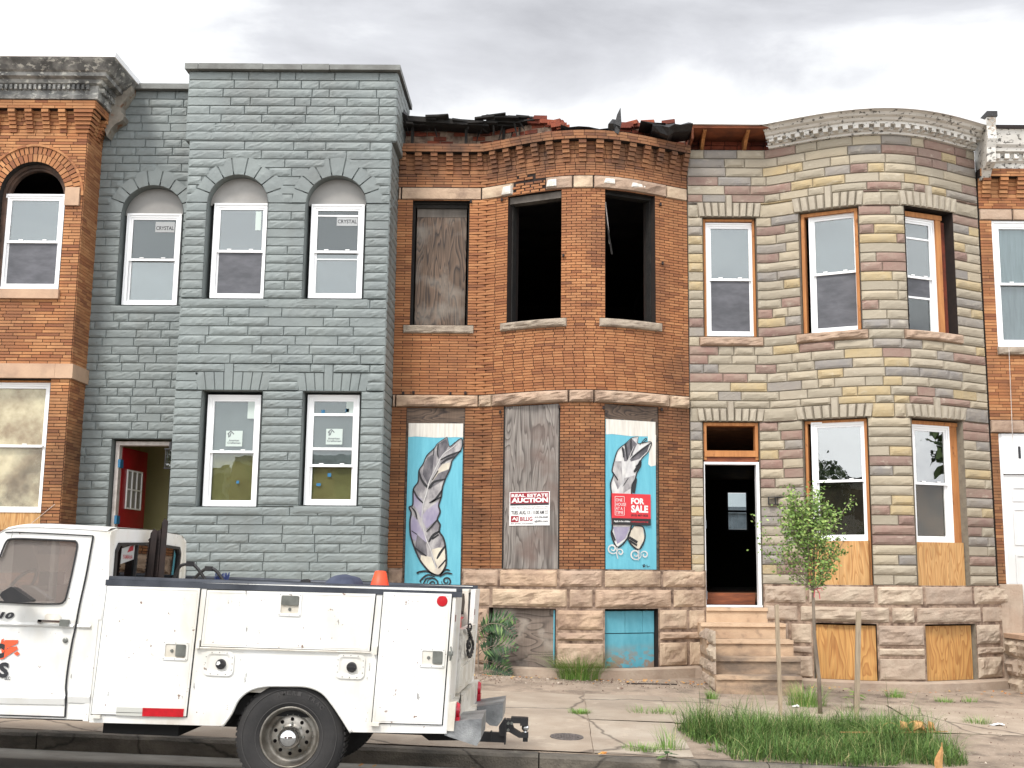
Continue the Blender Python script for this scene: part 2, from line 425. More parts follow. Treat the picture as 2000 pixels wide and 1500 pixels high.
def stones(mb, prof, s0, s1, z0, z1, cuts, h=0.135, lr=(0.2, 0.5), lv=(), j=0.007, rnd=None, **kw):
    rnd = rnd or RN
    ls = levels([z0, z1] + [c.z0 for c in cuts if z0 < c.z0 < z1] + [c.z1 for c in cuts if z0 < c.z1 < z1] + [l for l in lv if z0 < l < z1], h)
    for za, zb in zip(ls, ls[1:]):
        for a, b in intervals(s0, s1, za, zb, cuts):
            x = a
            while x < b - 0.01:
                l = rnd.uniform(*lr); e = min(b, x + l)
                if b - e < lr[0] * 0.6: e = b
                if e - x > 0.03:
                    w1 = rnd.uniform(-.003, .003)
                    stone(mb, prof, ((x + j / 2, za + j / 2), (e - j / 2, za + j / 2 + w1), (e - j / 2, zb - j / 2 + w1), (x + j / 2, zb - j / 2)), rnd=rnd, **kw)
                x = e
def reveal(mb, prof, pts, o0, o1):
    for (a, az), (b, bz) in zip(pts, pts[1:]):
        mb.quad(prof.P(a, az, o0), prof.P(b, bz, o0), prof.P(b, bz, o1), prof.P(a, az, o1))
def hole_loop(c, n=20):
    p = [(c.x0, c.z0), (c.x0, c.z1)]
    if c.arch:
        for i in range(1, n): q = PI - PI * i / n; p.append((c.c + c.r * math.cos(q), c.z1 + c.arch * math.sin(q)))
    return p + [(c.x1, c.z1), (c.x1, c.z0), (c.x0, c.z0)]
def sweep(mb, prof, s0, s1, sec, n=40, cap=True):
    """moulding: section [(out, z)] swept along the facade"""
    m_ = len(sec); vs = []; fs = []
    for i in range(n + 1):
        t = s0 + (s1 - s0) * i / n
        for o, z in sec: vs.append(prof.P(t, z, o))
    for i in range(n):
        for k in range(m_ - 1): fs.append((i * m_ + k, (i + 1) * m_ + k, (i + 1) * m_ + k + 1, i * m_ + k + 1))
    if cap: fs.append(tuple(range(m_))); fs.append(tuple(range(n * m_, (n + 1) * m_))[::-1])
    mb.add(vs, fs)
def chord(prof, a, b, z0, setback):
    A = prof.P(a, z0, -setback); B = prof.P(b, z0, -setback)
    return Fr(A, B - A), (B - A).length
# ------------------------------------------------------------------ materials
G = 0.85     # picture colour -> base colour
def C(r, g, b): return S(r, g, b, G)
soot = C(52, 44, 40)
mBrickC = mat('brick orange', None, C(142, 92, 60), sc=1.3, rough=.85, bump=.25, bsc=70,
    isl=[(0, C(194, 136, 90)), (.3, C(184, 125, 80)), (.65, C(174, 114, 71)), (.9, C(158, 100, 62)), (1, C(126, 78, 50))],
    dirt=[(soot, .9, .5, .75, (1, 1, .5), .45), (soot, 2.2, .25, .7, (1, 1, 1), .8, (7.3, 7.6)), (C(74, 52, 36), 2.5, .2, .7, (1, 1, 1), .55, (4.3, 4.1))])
mBrickL = mat('brick tan orange', None, C(136, 92, 62), sc=1.6, rough=.85, bump=.2, bsc=70,
    isl=[(0, C(202, 146, 98)), (.35, C(188, 131, 84)), (.65, C(174, 114, 70)), (.88, C(154, 96, 60)), (1, C(130, 78, 50))],
    dirt=[(soot, 1.2, .55, .8, (1, 1, .4), .5), (C(84, 58, 36), 2.5, .2, .7, (1, 1, 1), .7, (4.3, 3.6))])
mBrickRed = mat('old red brick', None, C(120, 52, 36), sc=9, rough=.9, bump=.5, bsc=40,
    isl=[(0, C(160, 86, 58)), (.5, C(138, 68, 46)), (1, C(98, 48, 36))], dirt=(C(60, 42, 36), 3, .5, .7, (1, 1, 1), .8))
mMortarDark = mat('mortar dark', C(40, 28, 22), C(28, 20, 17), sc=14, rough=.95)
mMortarPale = mat('mortar pale', C(176, 152, 132), C(96, 76, 64), sc=9, rough=.95, bump=.4)
mFormGrey = mat('grey painted formstone', C(121, 129, 128), C(132, 140, 138), sc=1.8, rough=.55, bump=.22, bsc=38,
    dirt=[(C(100, 103, 101), 1.0, .42, .8, (1, 1, 1.6), .9, (4.5, 6.8)), (C(110, 116, 116), 1.3, .4, .85, (1, 1, 1), .6), (C(104, 104, 98), 1.0, .5, .95, (3, 3, .3), .5)])
mFormGreyJ = mat('grey painted joints', C(106, 113, 112), C(114, 120, 119), sc=12, rough=.75)
mFormMulti = mat('coloured formstone', None, C(164, 154, 136), sc=6, rough=.85, bump=.35, bsc=55, const=True, lo_=.35, hi=.95,
    isl=[(0, C(174, 163, 144)), (.2, C(164, 154, 136)), (.38, C(180, 167, 144)), (.50, C(182, 162, 124)), (.60, C(138, 133, 129)), (.70, C(148, 141, 134)), (.78, C(148, 119, 108)), (.90, C(138, 111, 102)), (1, C(170, 159, 140))],
    dirt=[(C(126, 116, 102), .8, .5, .8, (1, 1, .5), .45), (C(206, 198, 180), 5, .6, .72, (1, 1, 2), .4)])
mFormCream = mat('cream formstone', C(182, 172, 154), C(164, 154, 138), sc=3, rough=.85, bump=.35, bsc=55)
mFormJ = mat('formstone joints', C(138, 130, 114), C(116, 108, 96), sc=12, rough=.9)
mSandC = mat('rock faced sandstone', None, C(172, 144, 122), sc=5, rough=.92, bump=.5, bsc=30,
    isl=[(0, C(212, 190, 162)), (.3, C(198, 176, 150)), (.6, C(182, 158, 138)), (1, C(202, 174, 146))],
    dirt=[(C(112, 88, 76), 1.6, .5, .72, (1, 1, 1), .7), (C(96, 82, 72), 5, .55, .75, (1, 1, 1), .5)])
mSandGrey = mat('grey brown sandstone', None, C(164, 142, 124), sc=5, rough=.92, bump=.5, bsc=30,
    isl=[(0, C(206, 190, 168)), (.4, C(188, 172, 152)), (.7, C(172, 154, 138)), (1, C(198, 180, 158))],
    dirt=[(C(120, 104, 92), 2.2, .5, .76, (1, 1, 1), .6)])
mSill = mat('sill stone', C(176, 162, 144), C(146, 132, 118), sc=7, rough=.9, bump=.5, bsc=40)
mSandFlat = mat('smooth buff stone', C(196, 164, 136), C(178, 146, 122), sc=3, rough=.85, bump=.15, dirt=(C(120, 104, 92), 4, .5, .8, (1, 1, 1), .5))
mWhitePeel = mat('peeling white paint', C(228, 224, 216), C(212, 208, 200), sc=3, rough=.6,
    dirt=[(C(70, 66, 60), 14, .57, .61, (1, 1, 1.6), .9), (C(170, 162, 150), 2.5, .5, .8, (1, 1, 1), .4)])
mDarkPeel = mat('blackened peeling cornice', C(104, 104, 102), C(158, 157, 152), sc=4, rough=.75, lo_=.42, hi=.58,
    dirt=[(C(206, 204, 194), 11, .56, .62, (1, 1, 2), .9), (C(40, 38, 36), 3, .5, .7, (1, 1, 1), .8)])
mVinyl = mat('white vinyl', C(255, 255, 255), rough=.35)
mVinylB = mat('white aluminium flashing', C(244, 244, 244), C(226, 226, 224), sc=2, rough=.4)
mScreen = mat('window screen', C(74, 75, 80), C(98, 98, 104), sc=2.6, rough=.6, stretch=(1.2, 1, 3))
mPanelGrey = mat('grey panel', C(140, 138, 134), C(156, 153, 148), sc=1.5, rough=.5)
mLitRoom = mat('olive lit room sheet', C(206, 188, 118), C(180, 162, 98), sc=3, rough=.35)  # bright olive sheet right behind the lower panes, standing in for the lit room
mFilmGrey = mat('grey window film', C(140, 137, 132), C(158, 155, 150), sc=2.2, rough=.4)
mSticker = mat('pale sticker', C(196, 208, 202), rough=.5)
mStickerG = mat('grey sticker', C(172, 174, 174), rough=.5)
mInk = mat('dark ink', C(44, 44, 48), rough=.6)
mInkGrey = mat('grey ink', C(96, 100, 104), rough=.6)
mBlueTape = mat('blue tape', C(40, 110, 150), rough=.6)
mBlack = mat('black void lining', C(20, 18, 18), rough=1, spec=0)
mChar = mat('charred timber', C(20, 18, 17), C(40, 36, 32), sc=6, rough=.9, bump=.5, bsc=20, stretch=(1, 1, 1))
mTar = mat('torn black roofing', C(22, 22, 24), C(44, 42, 42), sc=5, rough=.6, bump=.6, bsc=18)
mGreyWood = mat('weathered grey board', C(120, 112, 104), C(86, 80, 74), sc=5, rough=.9, bump=.3, bsc=30, stretch=(1, 1, .15))
mLumber = mat('new lumber', C(196, 134, 78), C(168, 108, 60), sc=4, rough=.75, stretch=(6, 6, .5), dirt=(C(110, 66, 36), 14, .62, .7, (1, 1, .6), .8))
mLumberDark = mat('red brown lumber', C(150, 84, 50), C(110, 60, 38), sc=4, rough=.8, stretch=(1, 1, 6))
def dk(c, k): return (c[0] * k, c[1] * k, c[2] * k, 1)
yel = C(232, 172, 92)
mPly = plymat('fresh plywood', [(0, C(216, 170, 112)), (.55, C(206, 158, 100)), (.85, C(186, 132, 76)), (1, C(212, 164, 106))], rings=11, off=(3, 0, 1), fibre=.3, sc=(4.2, 4.2, .8))
mPly2 = plymat('fresh plywood wide grain', [(0, C(212, 162, 96)), (.5, C(202, 150, 86)), (.88, C(178, 122, 66)), (1, C(208, 156, 90))], rings=10, off=(9, 0, 4), fibre=.3, sc=(3.2, 3.2, .7))
mPlyGrey = plymat('weathered plywood', [(0, C(158, 150, 142)), (.6, C(136, 128, 122)), (.9, C(94, 86, 80)), (1, C(150, 142, 136))], rings=13, off=(0, 0, 7), sc=(3.2, 3.2, .42), fibre=.4, dirt=(C(110, 92, 84), 2.2, .5, .72))
mPlyBrown = plymat('stained brown plywood', [(0, C(122, 98, 80)), (.5, C(98, 78, 62)), (.8, C(52, 40, 34)), (1, C(118, 98, 82))], rings=17, off=(5, 0, 2), sc=(3.0, 3.0, .5), fibre=.4, dirt=(C(140, 132, 122), 1.7, .52, .72))
mPlyDark = plymat('rain darkened plywood', [(0, C(110, 90, 74)), (.5, C(92, 74, 60)), (.85, C(54, 42, 36)), (1, C(104, 86, 72))], rings=12, off=(2, 0, 5), sc=(.8, .8, 3), fibre=.2)
mPlyBase = plymat('scuffed grey board', [(0, C(140, 126, 114)), (.6, C(126, 112, 102)), (.9, C(84, 74, 66)), (1, C(136, 122, 110))], rings=8, off=(1, 0, 9), sc=(.7, .7, 3), fibre=.15, dirt=(C(168, 158, 146), 3, .5, .65))
mTurq = mat('turquoise paint', C(110, 190, 208), C(98, 178, 198), sc=3, rough=.6, bump=.2, bsc=30, stretch=(6, 6, .6))
mTurqB = mat('worn turquoise paint', C(98, 172, 190), C(82, 158, 176), sc=3, rough=.6, stretch=(3, 3, 1), bump=.2,
    dirt=[(C(150, 128, 110), 5, .44, .52, (1, 1, 1.6), 1.0, (.76, .5))])
mWhitePaint = mat('white brush paint', C(232, 228, 218), C(206, 200, 190), sc=4, rough=.6, stretch=(8, 8, .6))
def sg(name, a, b, **k): return mat(name, a, b, rough=.6, sc=3.2, lo_=.38, hi=.62, stretch=(2, 2, 1), **k)
mFeG = sg('feather grey', C(128, 124, 128), C(196, 192, 190)); mFeD = sg('feather dark grey', C(78, 76, 82), C(130, 126, 130))
mFeL = sg('feather lavender', C(150, 142, 168), C(176, 170, 184)); mFeC = sg('feather cream', C(226, 218, 198), C(196, 186, 172))
mFeW = sg('feather white', C(226, 224, 220), C(190, 188, 190)); mPaintK = mat('black paint', C(34, 34, 38), rough=.6)
mSignW = mat('sign white', C(236, 234, 232), rough=.5); mSignR = mat('sign dark red', C(150, 30, 44), rough=.5)
mSignR2 = mat('sign bright red', C(214, 44, 54), rough=.5); mSignK = mat('sign black', C(30, 28, 30), rough=.5)
mRedDoor = mat('red door paint', C(176, 16, 34), C(150, 10, 26), sc=3, rough=.3)
mOlive = mat('olive interior wall', C(196, 190, 140), C(180, 174, 128), sc=1, rough=.9)
mFloor = mat('interior floor boards', C(130, 90, 60), C(90, 60, 40), sc=5, rough=.7)
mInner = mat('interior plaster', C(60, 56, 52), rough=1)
mInner2 = mat('interior dark stud wall', C(96, 78, 60), C(60, 50, 42), sc=3, rough=1)
mCurtain = mat('sheer curtain', C(150, 158, 160), C(176, 182, 184), sc=5, rough=.9, stretch=(8, 8, .5))
mBlind = mat('dirty panel behind glass', C(252, 240, 208), C(176, 152, 122), sc=2.6, rough=.9, dirt=(C(96, 80, 62), 1.4, .45, .65, (1, 1, 1), .9, (3.9, 2.9)))
mMetalGrey = mat('grey sheet metal', C(130, 136, 142), C(100, 106, 112), sc=4, rough=.45, metal=.4)
mBlk = mat('black metal', C(30, 30, 33), C(44, 42, 42), sc=8, rough=.5)
mBrass = mat('aged brass', C(96, 80, 60), rough=.35, metal=.9)
mGlass = glassmat('window glass', .06, (.72, .77, .78), wob=.03)
mGlassHi = glassmat('window glass facing sky', .13, (.6, .66, .68), wob=.03)
mGlassLo = glassmat('lower window glass', .06, (.7, .74, .75), wob=.04)
mGlassDull = glassmat('dusty window glass', .025, (.9, .9, .88))
mGlassCar = glassmat('cab glass', .16, (.86, .82, .79), haze=.20)
mPinkPale = mat('door casing', C(214, 206, 200), C(186, 176, 168), sc=9, rough=.5)
# ground
mAsphalt = mat('asphalt', C(128, 127, 124), C(144, 142, 137), sc=.7, rough=.92, bump=.5, bsc=160, dirt=[(C(74, 73, 72), 1.3, .5, .7, (.4, 1, 1), .7), (C(144, 140, 132), 60, .62, .7, (1, 1, 1), .4)])
mGutter = mat('concrete gutter', C(172, 168, 158), C(150, 144, 134), sc=2, rough=.9, bump=.4, bsc=90, dirt=(C(88, 84, 78), 2, .5, .7, (.5, 1, 1), .7))
mKerb = mat('worn kerb concrete', C(128, 120, 108), C(96, 90, 82), sc=3, rough=.95, bump=.7, bsc=50, dirt=[(C(60, 58, 54), 2.3, .45, .65, (.5, 1, 2), .8), (C(176, 168, 152), 4, .6, .72, (1, 1, 1), .7, (-.2, .3))])
mWalk = mat('weathered pavement concrete', None, C(150, 132, 114), sc=1.4, rough=.95, bump=.45, bsc=110,
    isl=[(0, C(188, 176, 160)), (.5, C(174, 162, 146)), (1, C(184, 168, 150))],
    dirt=[(C(120, 104, 90), .9, .5, .72, (.5, 1, 1), .65), (C(208, 192, 172), 3.5, .58, .72, (1, 1, 1), .5), (C(104, 92, 82), 40, .63, .70, (1, 1, 1), .6)])
cracks(mWalk, .55, .012, C(74, 64, 56)); cracks(mKerb, .9, .012, C(50, 46, 42))
mDirt = mat('dirt and rubble', C(146, 130, 114), C(174, 156, 138), sc=2.5, rough=1, bump=.8, bsc=60, dirt=[(C(86, 74, 64), 3, .5, .7, (1, 1, 1), .7), (C(206, 196, 180), 30, .62, .68, (1, 1, 1), .7)])
mStep = mat('worn stone step', C(206, 178, 148), C(186, 156, 128), sc=3, rough=.9, bump=.3, bsc=50, dirt=[(C(104, 92, 82), 2, .36, .62, (.8, 1, 2), .9, (.95, .6)), (C(120, 104, 90), 6, .6, .7, (1, 1, 1), .5)])
mGrassB = mat('bright grass blades', None, rough=.7, isl=[(0, C(86, 124, 48)), (.5, C(116, 156, 66)), (.9, C(146, 178, 90)), (.96, C(196, 184, 126)), (1, C(206, 192, 140))])
mDoorWhite = mat('white door paint', C(228, 228, 228), C(214, 214, 212), sc=1.5, rough=.4)
mGrass = mat('grass blades', None, rough=.7, isl=[(0, C(50, 82, 28)), (.35, C(78, 112, 42)), (.7, C(104, 136, 60)), (.9, C(118, 146, 80)), (.95, C(172, 164, 112)), (1, C(180, 168, 120))])
mLeaf = mat('small tree leaves', None, rough=.6, isl=[(0, C(76, 104, 40)), (.4, C(106, 138, 58)), (.8, C(138, 164, 80)), (1, C(168, 188, 108))])
mFern = mat('dark compound leaves', None, rough=.6, isl=[(0, C(20, 44, 16)), (.5, C(34, 68, 26)), (.85, C(56, 94, 38)), (1, C(110, 136, 70))])
mDry = mat('dry leaf', C(206, 160, 104), C(176, 126, 76), sc=9, rough=.8)
mBark = mat('young bark', C(150, 136, 120), C(110, 98, 86), sc=9, rough=.9, stretch=(1, 1, .4), bump=.4)
mStake = mat('weathered stake', C(178, 160, 136), C(146, 130, 110), sc=8, rough=.9, stretch=(6, 6, .5), bump=.3)
mIron = mat('cast iron cover', C(112, 104, 100), C(80, 74, 72), sc=20, rough=.7, bump=.5)
mLitter = mat('white litter', C(226, 226, 224), rough=.8)
# truck
mTruck = mat('white truck paint', C(243, 243, 241), C(234, 233, 227), sc=2, rough=.28,
    dirt=[(C(196, 184, 154), 1.7, .5, .85, (1, 1, .5), .8), (C(176, 160, 132), 1.2, .35, .9, (1, 1, 1), .55, (.75, .45)), (C(120, 84, 60), 22, .665, .70, (1, 1, 1), .9), (C(90, 84, 78), 8, .68, .70, (2.5, 1, .6), .7), (C(150, 112, 80), 3.5, .5, .75, (1, 1, .35), .6, (.72, .52))])
mTruckD = mat('dirty white truck paint', C(232, 228, 218), C(206, 198, 182), sc=5, rough=.5, dirt=[(C(96, 84, 74), 7, .60, .70, (1, 1, .6), .8), (C(150, 96, 66), 9, .64, .72, (1, 1, 1), .7)])
mRail = mat('dark rail', C(52, 56, 64), C(74, 78, 86), sc=6, rough=.5, metal=.3)
mGap = mat('panel gap', C(40, 40, 42), rough=.9)
mTyre = mat('tyre rubber', C(40, 39, 39), C(54, 52, 51), sc=5, rough=.85, bump=.2, bsc=60)
mRim = mat('dull alloy rim', C(172, 168, 160), C(122, 116, 106), sc=6, rough=.4, metal=.6, dirt=(C(84, 74, 62), 5, .45, .65, (1, 1, 1), .7))
mRimD = mat('grimy rim face', C(98, 92, 82), C(70, 64, 56), sc=6, rough=.6, metal=.4)
mChrome = mat('chrome', C(230, 230, 230), rough=.08, metal=1)
mLatch = mat('latch steel', C(140, 142, 136), C(110, 112, 106), sc=8, rough=.4, metal=.5)
mRefR = mat('red reflector', C(196, 10, 30), C(170, 6, 22), sc=20, rough=.35); mRefS = mat('silver reflective tape', C(196, 196, 188), rough=.4)
mLens = mat('red lamp lens', C(200, 40, 60), C(170, 24, 44), sc=20, rough=.2)
mTread = mat('checker plate', C(168, 170, 170), C(112, 114, 116), sc=5, rough=.4, metal=.3, bump=.3, bsc=90)
mRust = mat('rusty steel', C(44, 28, 24), C(26, 18, 17), sc=8, rough=.8)
mOrange = mat('orange paint', C(238, 96, 56), rough=.5); mOrangeCone = mat('cone orange', C(250, 82, 36), C(226, 70, 34), sc=6, rough=.5)
mRedPl = mat('red plastic', C(206, 22, 48), rough=.4); mBluePl = mat('blue bristles', None, rough=.6, isl=[(0, C(28, 44, 96)), (1, C(52, 70, 130))])
mUnder = mat('underbody', C(26, 25, 25), rough=.9); mSeat = mat('cab seat', C(92, 88, 84), rough=.9)
mTarp = mat('navy cloth', C(52, 58, 78), C(72, 78, 96), sc=6, rough=.9)
mOppBrick = mat('opposite brick', C(168, 106, 86), C(142, 84, 70), sc=2, rough=.9); mOppLeaf = mat('opposite tree leaves', None, rough=.8, isl=[(0, C(50, 74, 36)), (1, C(96, 118, 64))])
mRoofG = mat('roof felt', C(70, 70, 72), C(90, 90, 92), sc=2, rough=.9)
# ------------------------------------------------------------------ ground heights
YK, YF = 11.2, 17.0                                   # kerb face, flat house fronts
def cx(x): return max(-22.0, min(22.0, x))
def zroad(x): return -0.10 - 0.035 * cx(x)
def zwalk(x, y):
    t = min(1.0, max(0.0, (y - YK) / (YF - YK)))
    return (0.055 - 0.035 * cx(x)) * (1 - t) + (0.33 - 0.025 * cx(x)) * t
def zc(x, y): return zroad(x) + (0.055 if y < 9.9 else 0.055 * max(0, (YK - y) / 1.3))
def gpt(px, py):                                      # photo position on the pavement
    Y = 14.0
    for _ in range(30):
        X = at(px, py, Y).x; z = zwalk(X, Y); d = ray(px, py); Y = max(YK, min(19, (z - CAM.z) / d.z * d.y))
    p = at(px, py, Y); return Vector((p.x, p.y, zwalk(p.x, p.y)))

# ------------------------------------------------------------------ window builder
def dh_window(par, F, W, H, mid=0.5, ft=0.055, glass=None, lower='screen', up=None, low=None, head=True, name='window'):
    """double-hung sash window on frame F (origin lower left, w outward): window > sash, pane, screen"""
    glass = glass or (mGlass, mGlassLo)
    b = MB()
    for u0, u1, v0, v1 in ((0, ft, 0, H), (W - ft, W, 0, H), (ft, W - ft, 0, ft), (ft, W - ft, H - ft, H)):
        b.boxf(F, u0, u1, v0, v1, -.09, .0)
    t2 = ft * .42                                    # raised outer lip
    for u0, u1, v0, v1 in ((-.004, t2, -.004, H + .004), (W - t2, W + .004, -.004, H + .004), (t2, W - t2, -.004, t2), (t2, W - t2, H - t2, H + .004)):
        b.boxf(F, u0, u1, v0, v1, -.02, .014)
    w = build(b, name, mVinyl, par)
    zm = H * mid; st = .034
    def sash(v0, v1, wd, nm):
        s = MB(); a0, a1 = ft - .004, W - ft + .004
        for u0, u1, q0, q1 in ((a0, a0 + st, v0, v1), (a1 - st, a1, v0, v1), (a0 + st, a1 - st, v0, v0 + st), (a0 + st, a1 - st, v1 - st, v1)):
            s.boxf(F, u0, u1, q0, q1, wd - .03, wd)
        build(s, 'sash', mVinyl, w)
        return a0 + st, a1 - st, v0 + st, v1 - st
    r1 = sash(zm - .02, H - ft + .003, -.012, 'u'); r0 = sash(ft - .003, zm + .02, -.045, 'l')
    s = MB(); s.boxf(F, r1[0], r1[1], r1[2], r1[3], -.032, -.026); build(s, 'pane', glass[0], w)
    s = MB(); s.boxf(F, r0[0], r0[1], r0[2], r0[3], -.066, -.060); build(s, 'pane', glass[1], w)
    if lower == 'screen':
        s = MB(); s.boxf(F, r0[0] - .002, r0[1] + .002, r0[2], r0[3], -.043, -.040); build(s, 'insect_screen', mScreen, w)
    for lst, r, dd in ((up, r1, -.034), (low, r0, -.068)):
        if lst is not None:
            s = MB(); s.boxf(F, r[0], r[1], r[2], r[3], dd - .022, dd - .018); build(s, 'window_backing', lst, w)
    s = MB()                                          # two lift latches on the meeting rail
    for q in (.3, .7): s.boxf(F, W * q - .03, W * q + .03, zm + .018, zm + .03, -.012, -.004)
    build(s, 'sash_latch', mVinyl, w)
    return w, r1, r0
def timber_frame(par, prof, c, t0, depth, m, sides='lrt', out0=-.05):
    """rough timber buck lining a masonry opening"""
    F, W = chord(prof, c.x0, c.x1, c.z0, -out0); H = c.z1 - c.z0; b = MB()
    if 'l' in sides: b.boxf(F, .012, t0, 0, H - .012, -depth, 0)
    if 'r' in sides: b.boxf(F, W - t0, W - .012, 0, H - .012, -depth, 0)
    if 't' in sides: b.boxf(F, .014, W - .014, H - t0, H - .012, -depth, .003)
    return build(b, 'timber_frame', m, par)
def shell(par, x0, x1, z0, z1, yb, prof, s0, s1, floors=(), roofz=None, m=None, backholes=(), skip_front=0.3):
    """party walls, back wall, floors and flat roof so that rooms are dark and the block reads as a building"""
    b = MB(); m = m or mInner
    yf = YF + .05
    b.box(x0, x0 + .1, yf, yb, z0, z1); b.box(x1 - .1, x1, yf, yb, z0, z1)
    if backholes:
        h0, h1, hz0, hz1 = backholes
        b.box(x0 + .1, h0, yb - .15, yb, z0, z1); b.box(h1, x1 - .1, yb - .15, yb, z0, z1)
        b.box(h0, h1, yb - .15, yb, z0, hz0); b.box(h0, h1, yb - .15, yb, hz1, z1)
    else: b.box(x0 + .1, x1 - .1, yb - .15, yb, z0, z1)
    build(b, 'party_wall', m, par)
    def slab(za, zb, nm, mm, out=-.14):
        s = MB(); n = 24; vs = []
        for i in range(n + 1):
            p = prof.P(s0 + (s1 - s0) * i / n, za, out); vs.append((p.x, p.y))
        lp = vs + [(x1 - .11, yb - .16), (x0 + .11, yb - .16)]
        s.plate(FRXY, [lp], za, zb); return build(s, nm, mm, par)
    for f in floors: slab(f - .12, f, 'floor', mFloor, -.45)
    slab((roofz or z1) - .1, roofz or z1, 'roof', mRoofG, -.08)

def corner_strip(mb, x, y0, y1, z0, z1): mb.box(x - .004, x + .004, y0, y1, z0, z1)

# ================================================================== CENTRE HOUSE
XC0 = at(765, 800, YF).x; XC1 = at(1346, 800, YF).x; XS1 = at(1379, 1150, YF).x
BA, BB, BH = at(936, 780, YF).x, XC1 + .02, 0.60
def bulgeC(x):
    if x <= BA or x >= BB: return 0.0
    return BH * math.sin(PI * (x - BA) / (BB - BA)) ** 1.18
PC = Prof(lambda x: (x, YF - bulgeC(x)))
zF = lambda px, py, Y=YF: at(px, py, Y).z
hC = thing('brick_rowhouse', 'derelict orange brick rowhouse with bowed front, broken roofline, murals and boarded windows', 'house', (0.0, YF, .33))
zb_top = zF(840, 287); zb_cb1 = zF(840, 303); zb_cb0 = zF(840, 341)
zs_t1, zs_t0 = zF(840, 366), zF(840, 391); zs_m1, zs_m0 = zF(840, 771), zF(840, 796)
zbase = zF(1000, 1111, 16.6); zb2 = zF(1000, 1148, 16.5); zb3 = zF(1000, 1188, 16.5)
zw_sill = zF(860, 635)
def cutpx(prof, l, r, t, b_, yt=None, **k):
    """opening whose left/right/top/bottom edges are seen at these photo positions"""
    pm = (t + b_) / 2; x0 = prof.sx(l, pm); x1 = prof.sx(r, pm); xm = (l + r) / 2
    return Cut(x0, x1, prof.z(xm, b_), prof.z(xm, t), **k)
cW1 = cutpx(PC, 804, 915, 391, 635); cW2 = cutpx(PC, 992, 1096, 375, 622); cW3 = cutpx(PC, 1182, 1279, 372, 625)
cW2.z0 = cW3.z0 = cW1.z0 = zw_sill; cW2.z1 = cW3.z1 = cW1.z1 = zs_t0 - .002
cL1 = cutpx(PC, 790, 905, 797, 1150); cL2 = cutpx(PC, 985, 1091, 790, 1111); cL3 = cutpx(PC, 1181, 1286, 790, 1111)
for c in (cL1, cL2, cL3): c.z1 = zs_m0 - .002
cL2.z0 = cL3.z0 = zbase; cL1.z0 = zF(850, 1185)
gC = .33
cB1 = cutpx(PC, 985, 1086, 1190, 1302); cB2 = cutpx(PC, 1181, 1285, 1190, 1299)
cB1.x0 = PC.sx(955, 1240)
for c in (cB1, cB2): c.z1 = zb3; c.z0 = .42
cutsC = [cW1, cW2, cW3, cL1, cL2, cL3, cB1, cB2]
b = MB(); backing(b, PC, XC0, XC1, zbase, zb_top - .0, cutsC)
rn = random.Random(3)
lfC = lambda x: .27 if x < BA - .02 else .145
gap = Cut(PC.sx(1004, 372), PC.sx(1066, 372), zs_t0 + .0, zs_t1, hole=False)     # fallen stone and bricks above the middle window
gap2 = Cut(PC.sx(1010, 365), PC.sx(1046, 365), zs_t1, zs_t1 + .085, hole=False)
bb = MB()
bricks(bb, PC, XC0, XC1, zbase, zs_m0, cutsC, h=.0405, j=.0085, lf=lfC, rnd=rn)
bricks(bb, PC, XC0, XC1, zs_m1, zs_t0, cutsC, h=.0405, j=.0085, lf=lfC, rnd=rn)
bricks(bb, PC, XC0, XC1, zs_t1, zb_cb0, cutsC + [gap, gap2], h=.0405, j=.0085, lf=lfC, rnd=rn)
# jagged stair of broken bricks round the gap
for g3, rws in ((gap, 4), (gap2, 2)):
    for k in range(rws):
        x = g3.x0 - .02 + .05 * (k % 2)
        while x < g3.x1 - .03:
            if rn.random() < .82: brick(bb, PC, x + .008, min(g3.x1, x + .13) - .006, g3.z0 + .0415 * k + .006, g3.z0 + .0415 * (k + 1) - .004, rn.uniform(.006, .022), -.1)
            x += .135
# corbel table
ncb = 5; hcb = (zb_cb1 - zb_cb0) / ncb
for k in range(ncb):
    za = zb_cb0 + k * hcb; x = XC0; i = 0
    bricks(bb, PC, XC0, XC1, za, za + hcb, [], h=hcb, lf=lfC, rnd=rn, extra=.008 * k)
    x = XC0 + .02
    while x < XC1 - .08:
        sl = abs(PC.P(x + .01, 0).y - PC.P(x, 0).y) / .01; kx = 1 / math.sqrt(1 + sl * sl)
        brick(bb, PC, x, min(XC1, x + .10 * kx), za + .004, za + hcb - .004, .028 + .026 * k, 0)
        x += .235 * kx
bricks(bb, PC, XC0, XC1, zb_cb1, zb_top, [], lf=lfC, rnd=rn, extra=.145)
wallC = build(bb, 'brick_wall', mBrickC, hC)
build(b, 'mortar', mMortarDark, wallC)
b = MB(); sweep(b, PC, XC0, XC1, [(.0, zb_cb1), (.146, zb_cb1), (.146, zb_top - .004), (-.3, zb_top - .004)], 60); build(b, 'corbel_bed', mMortarDark, wallC)
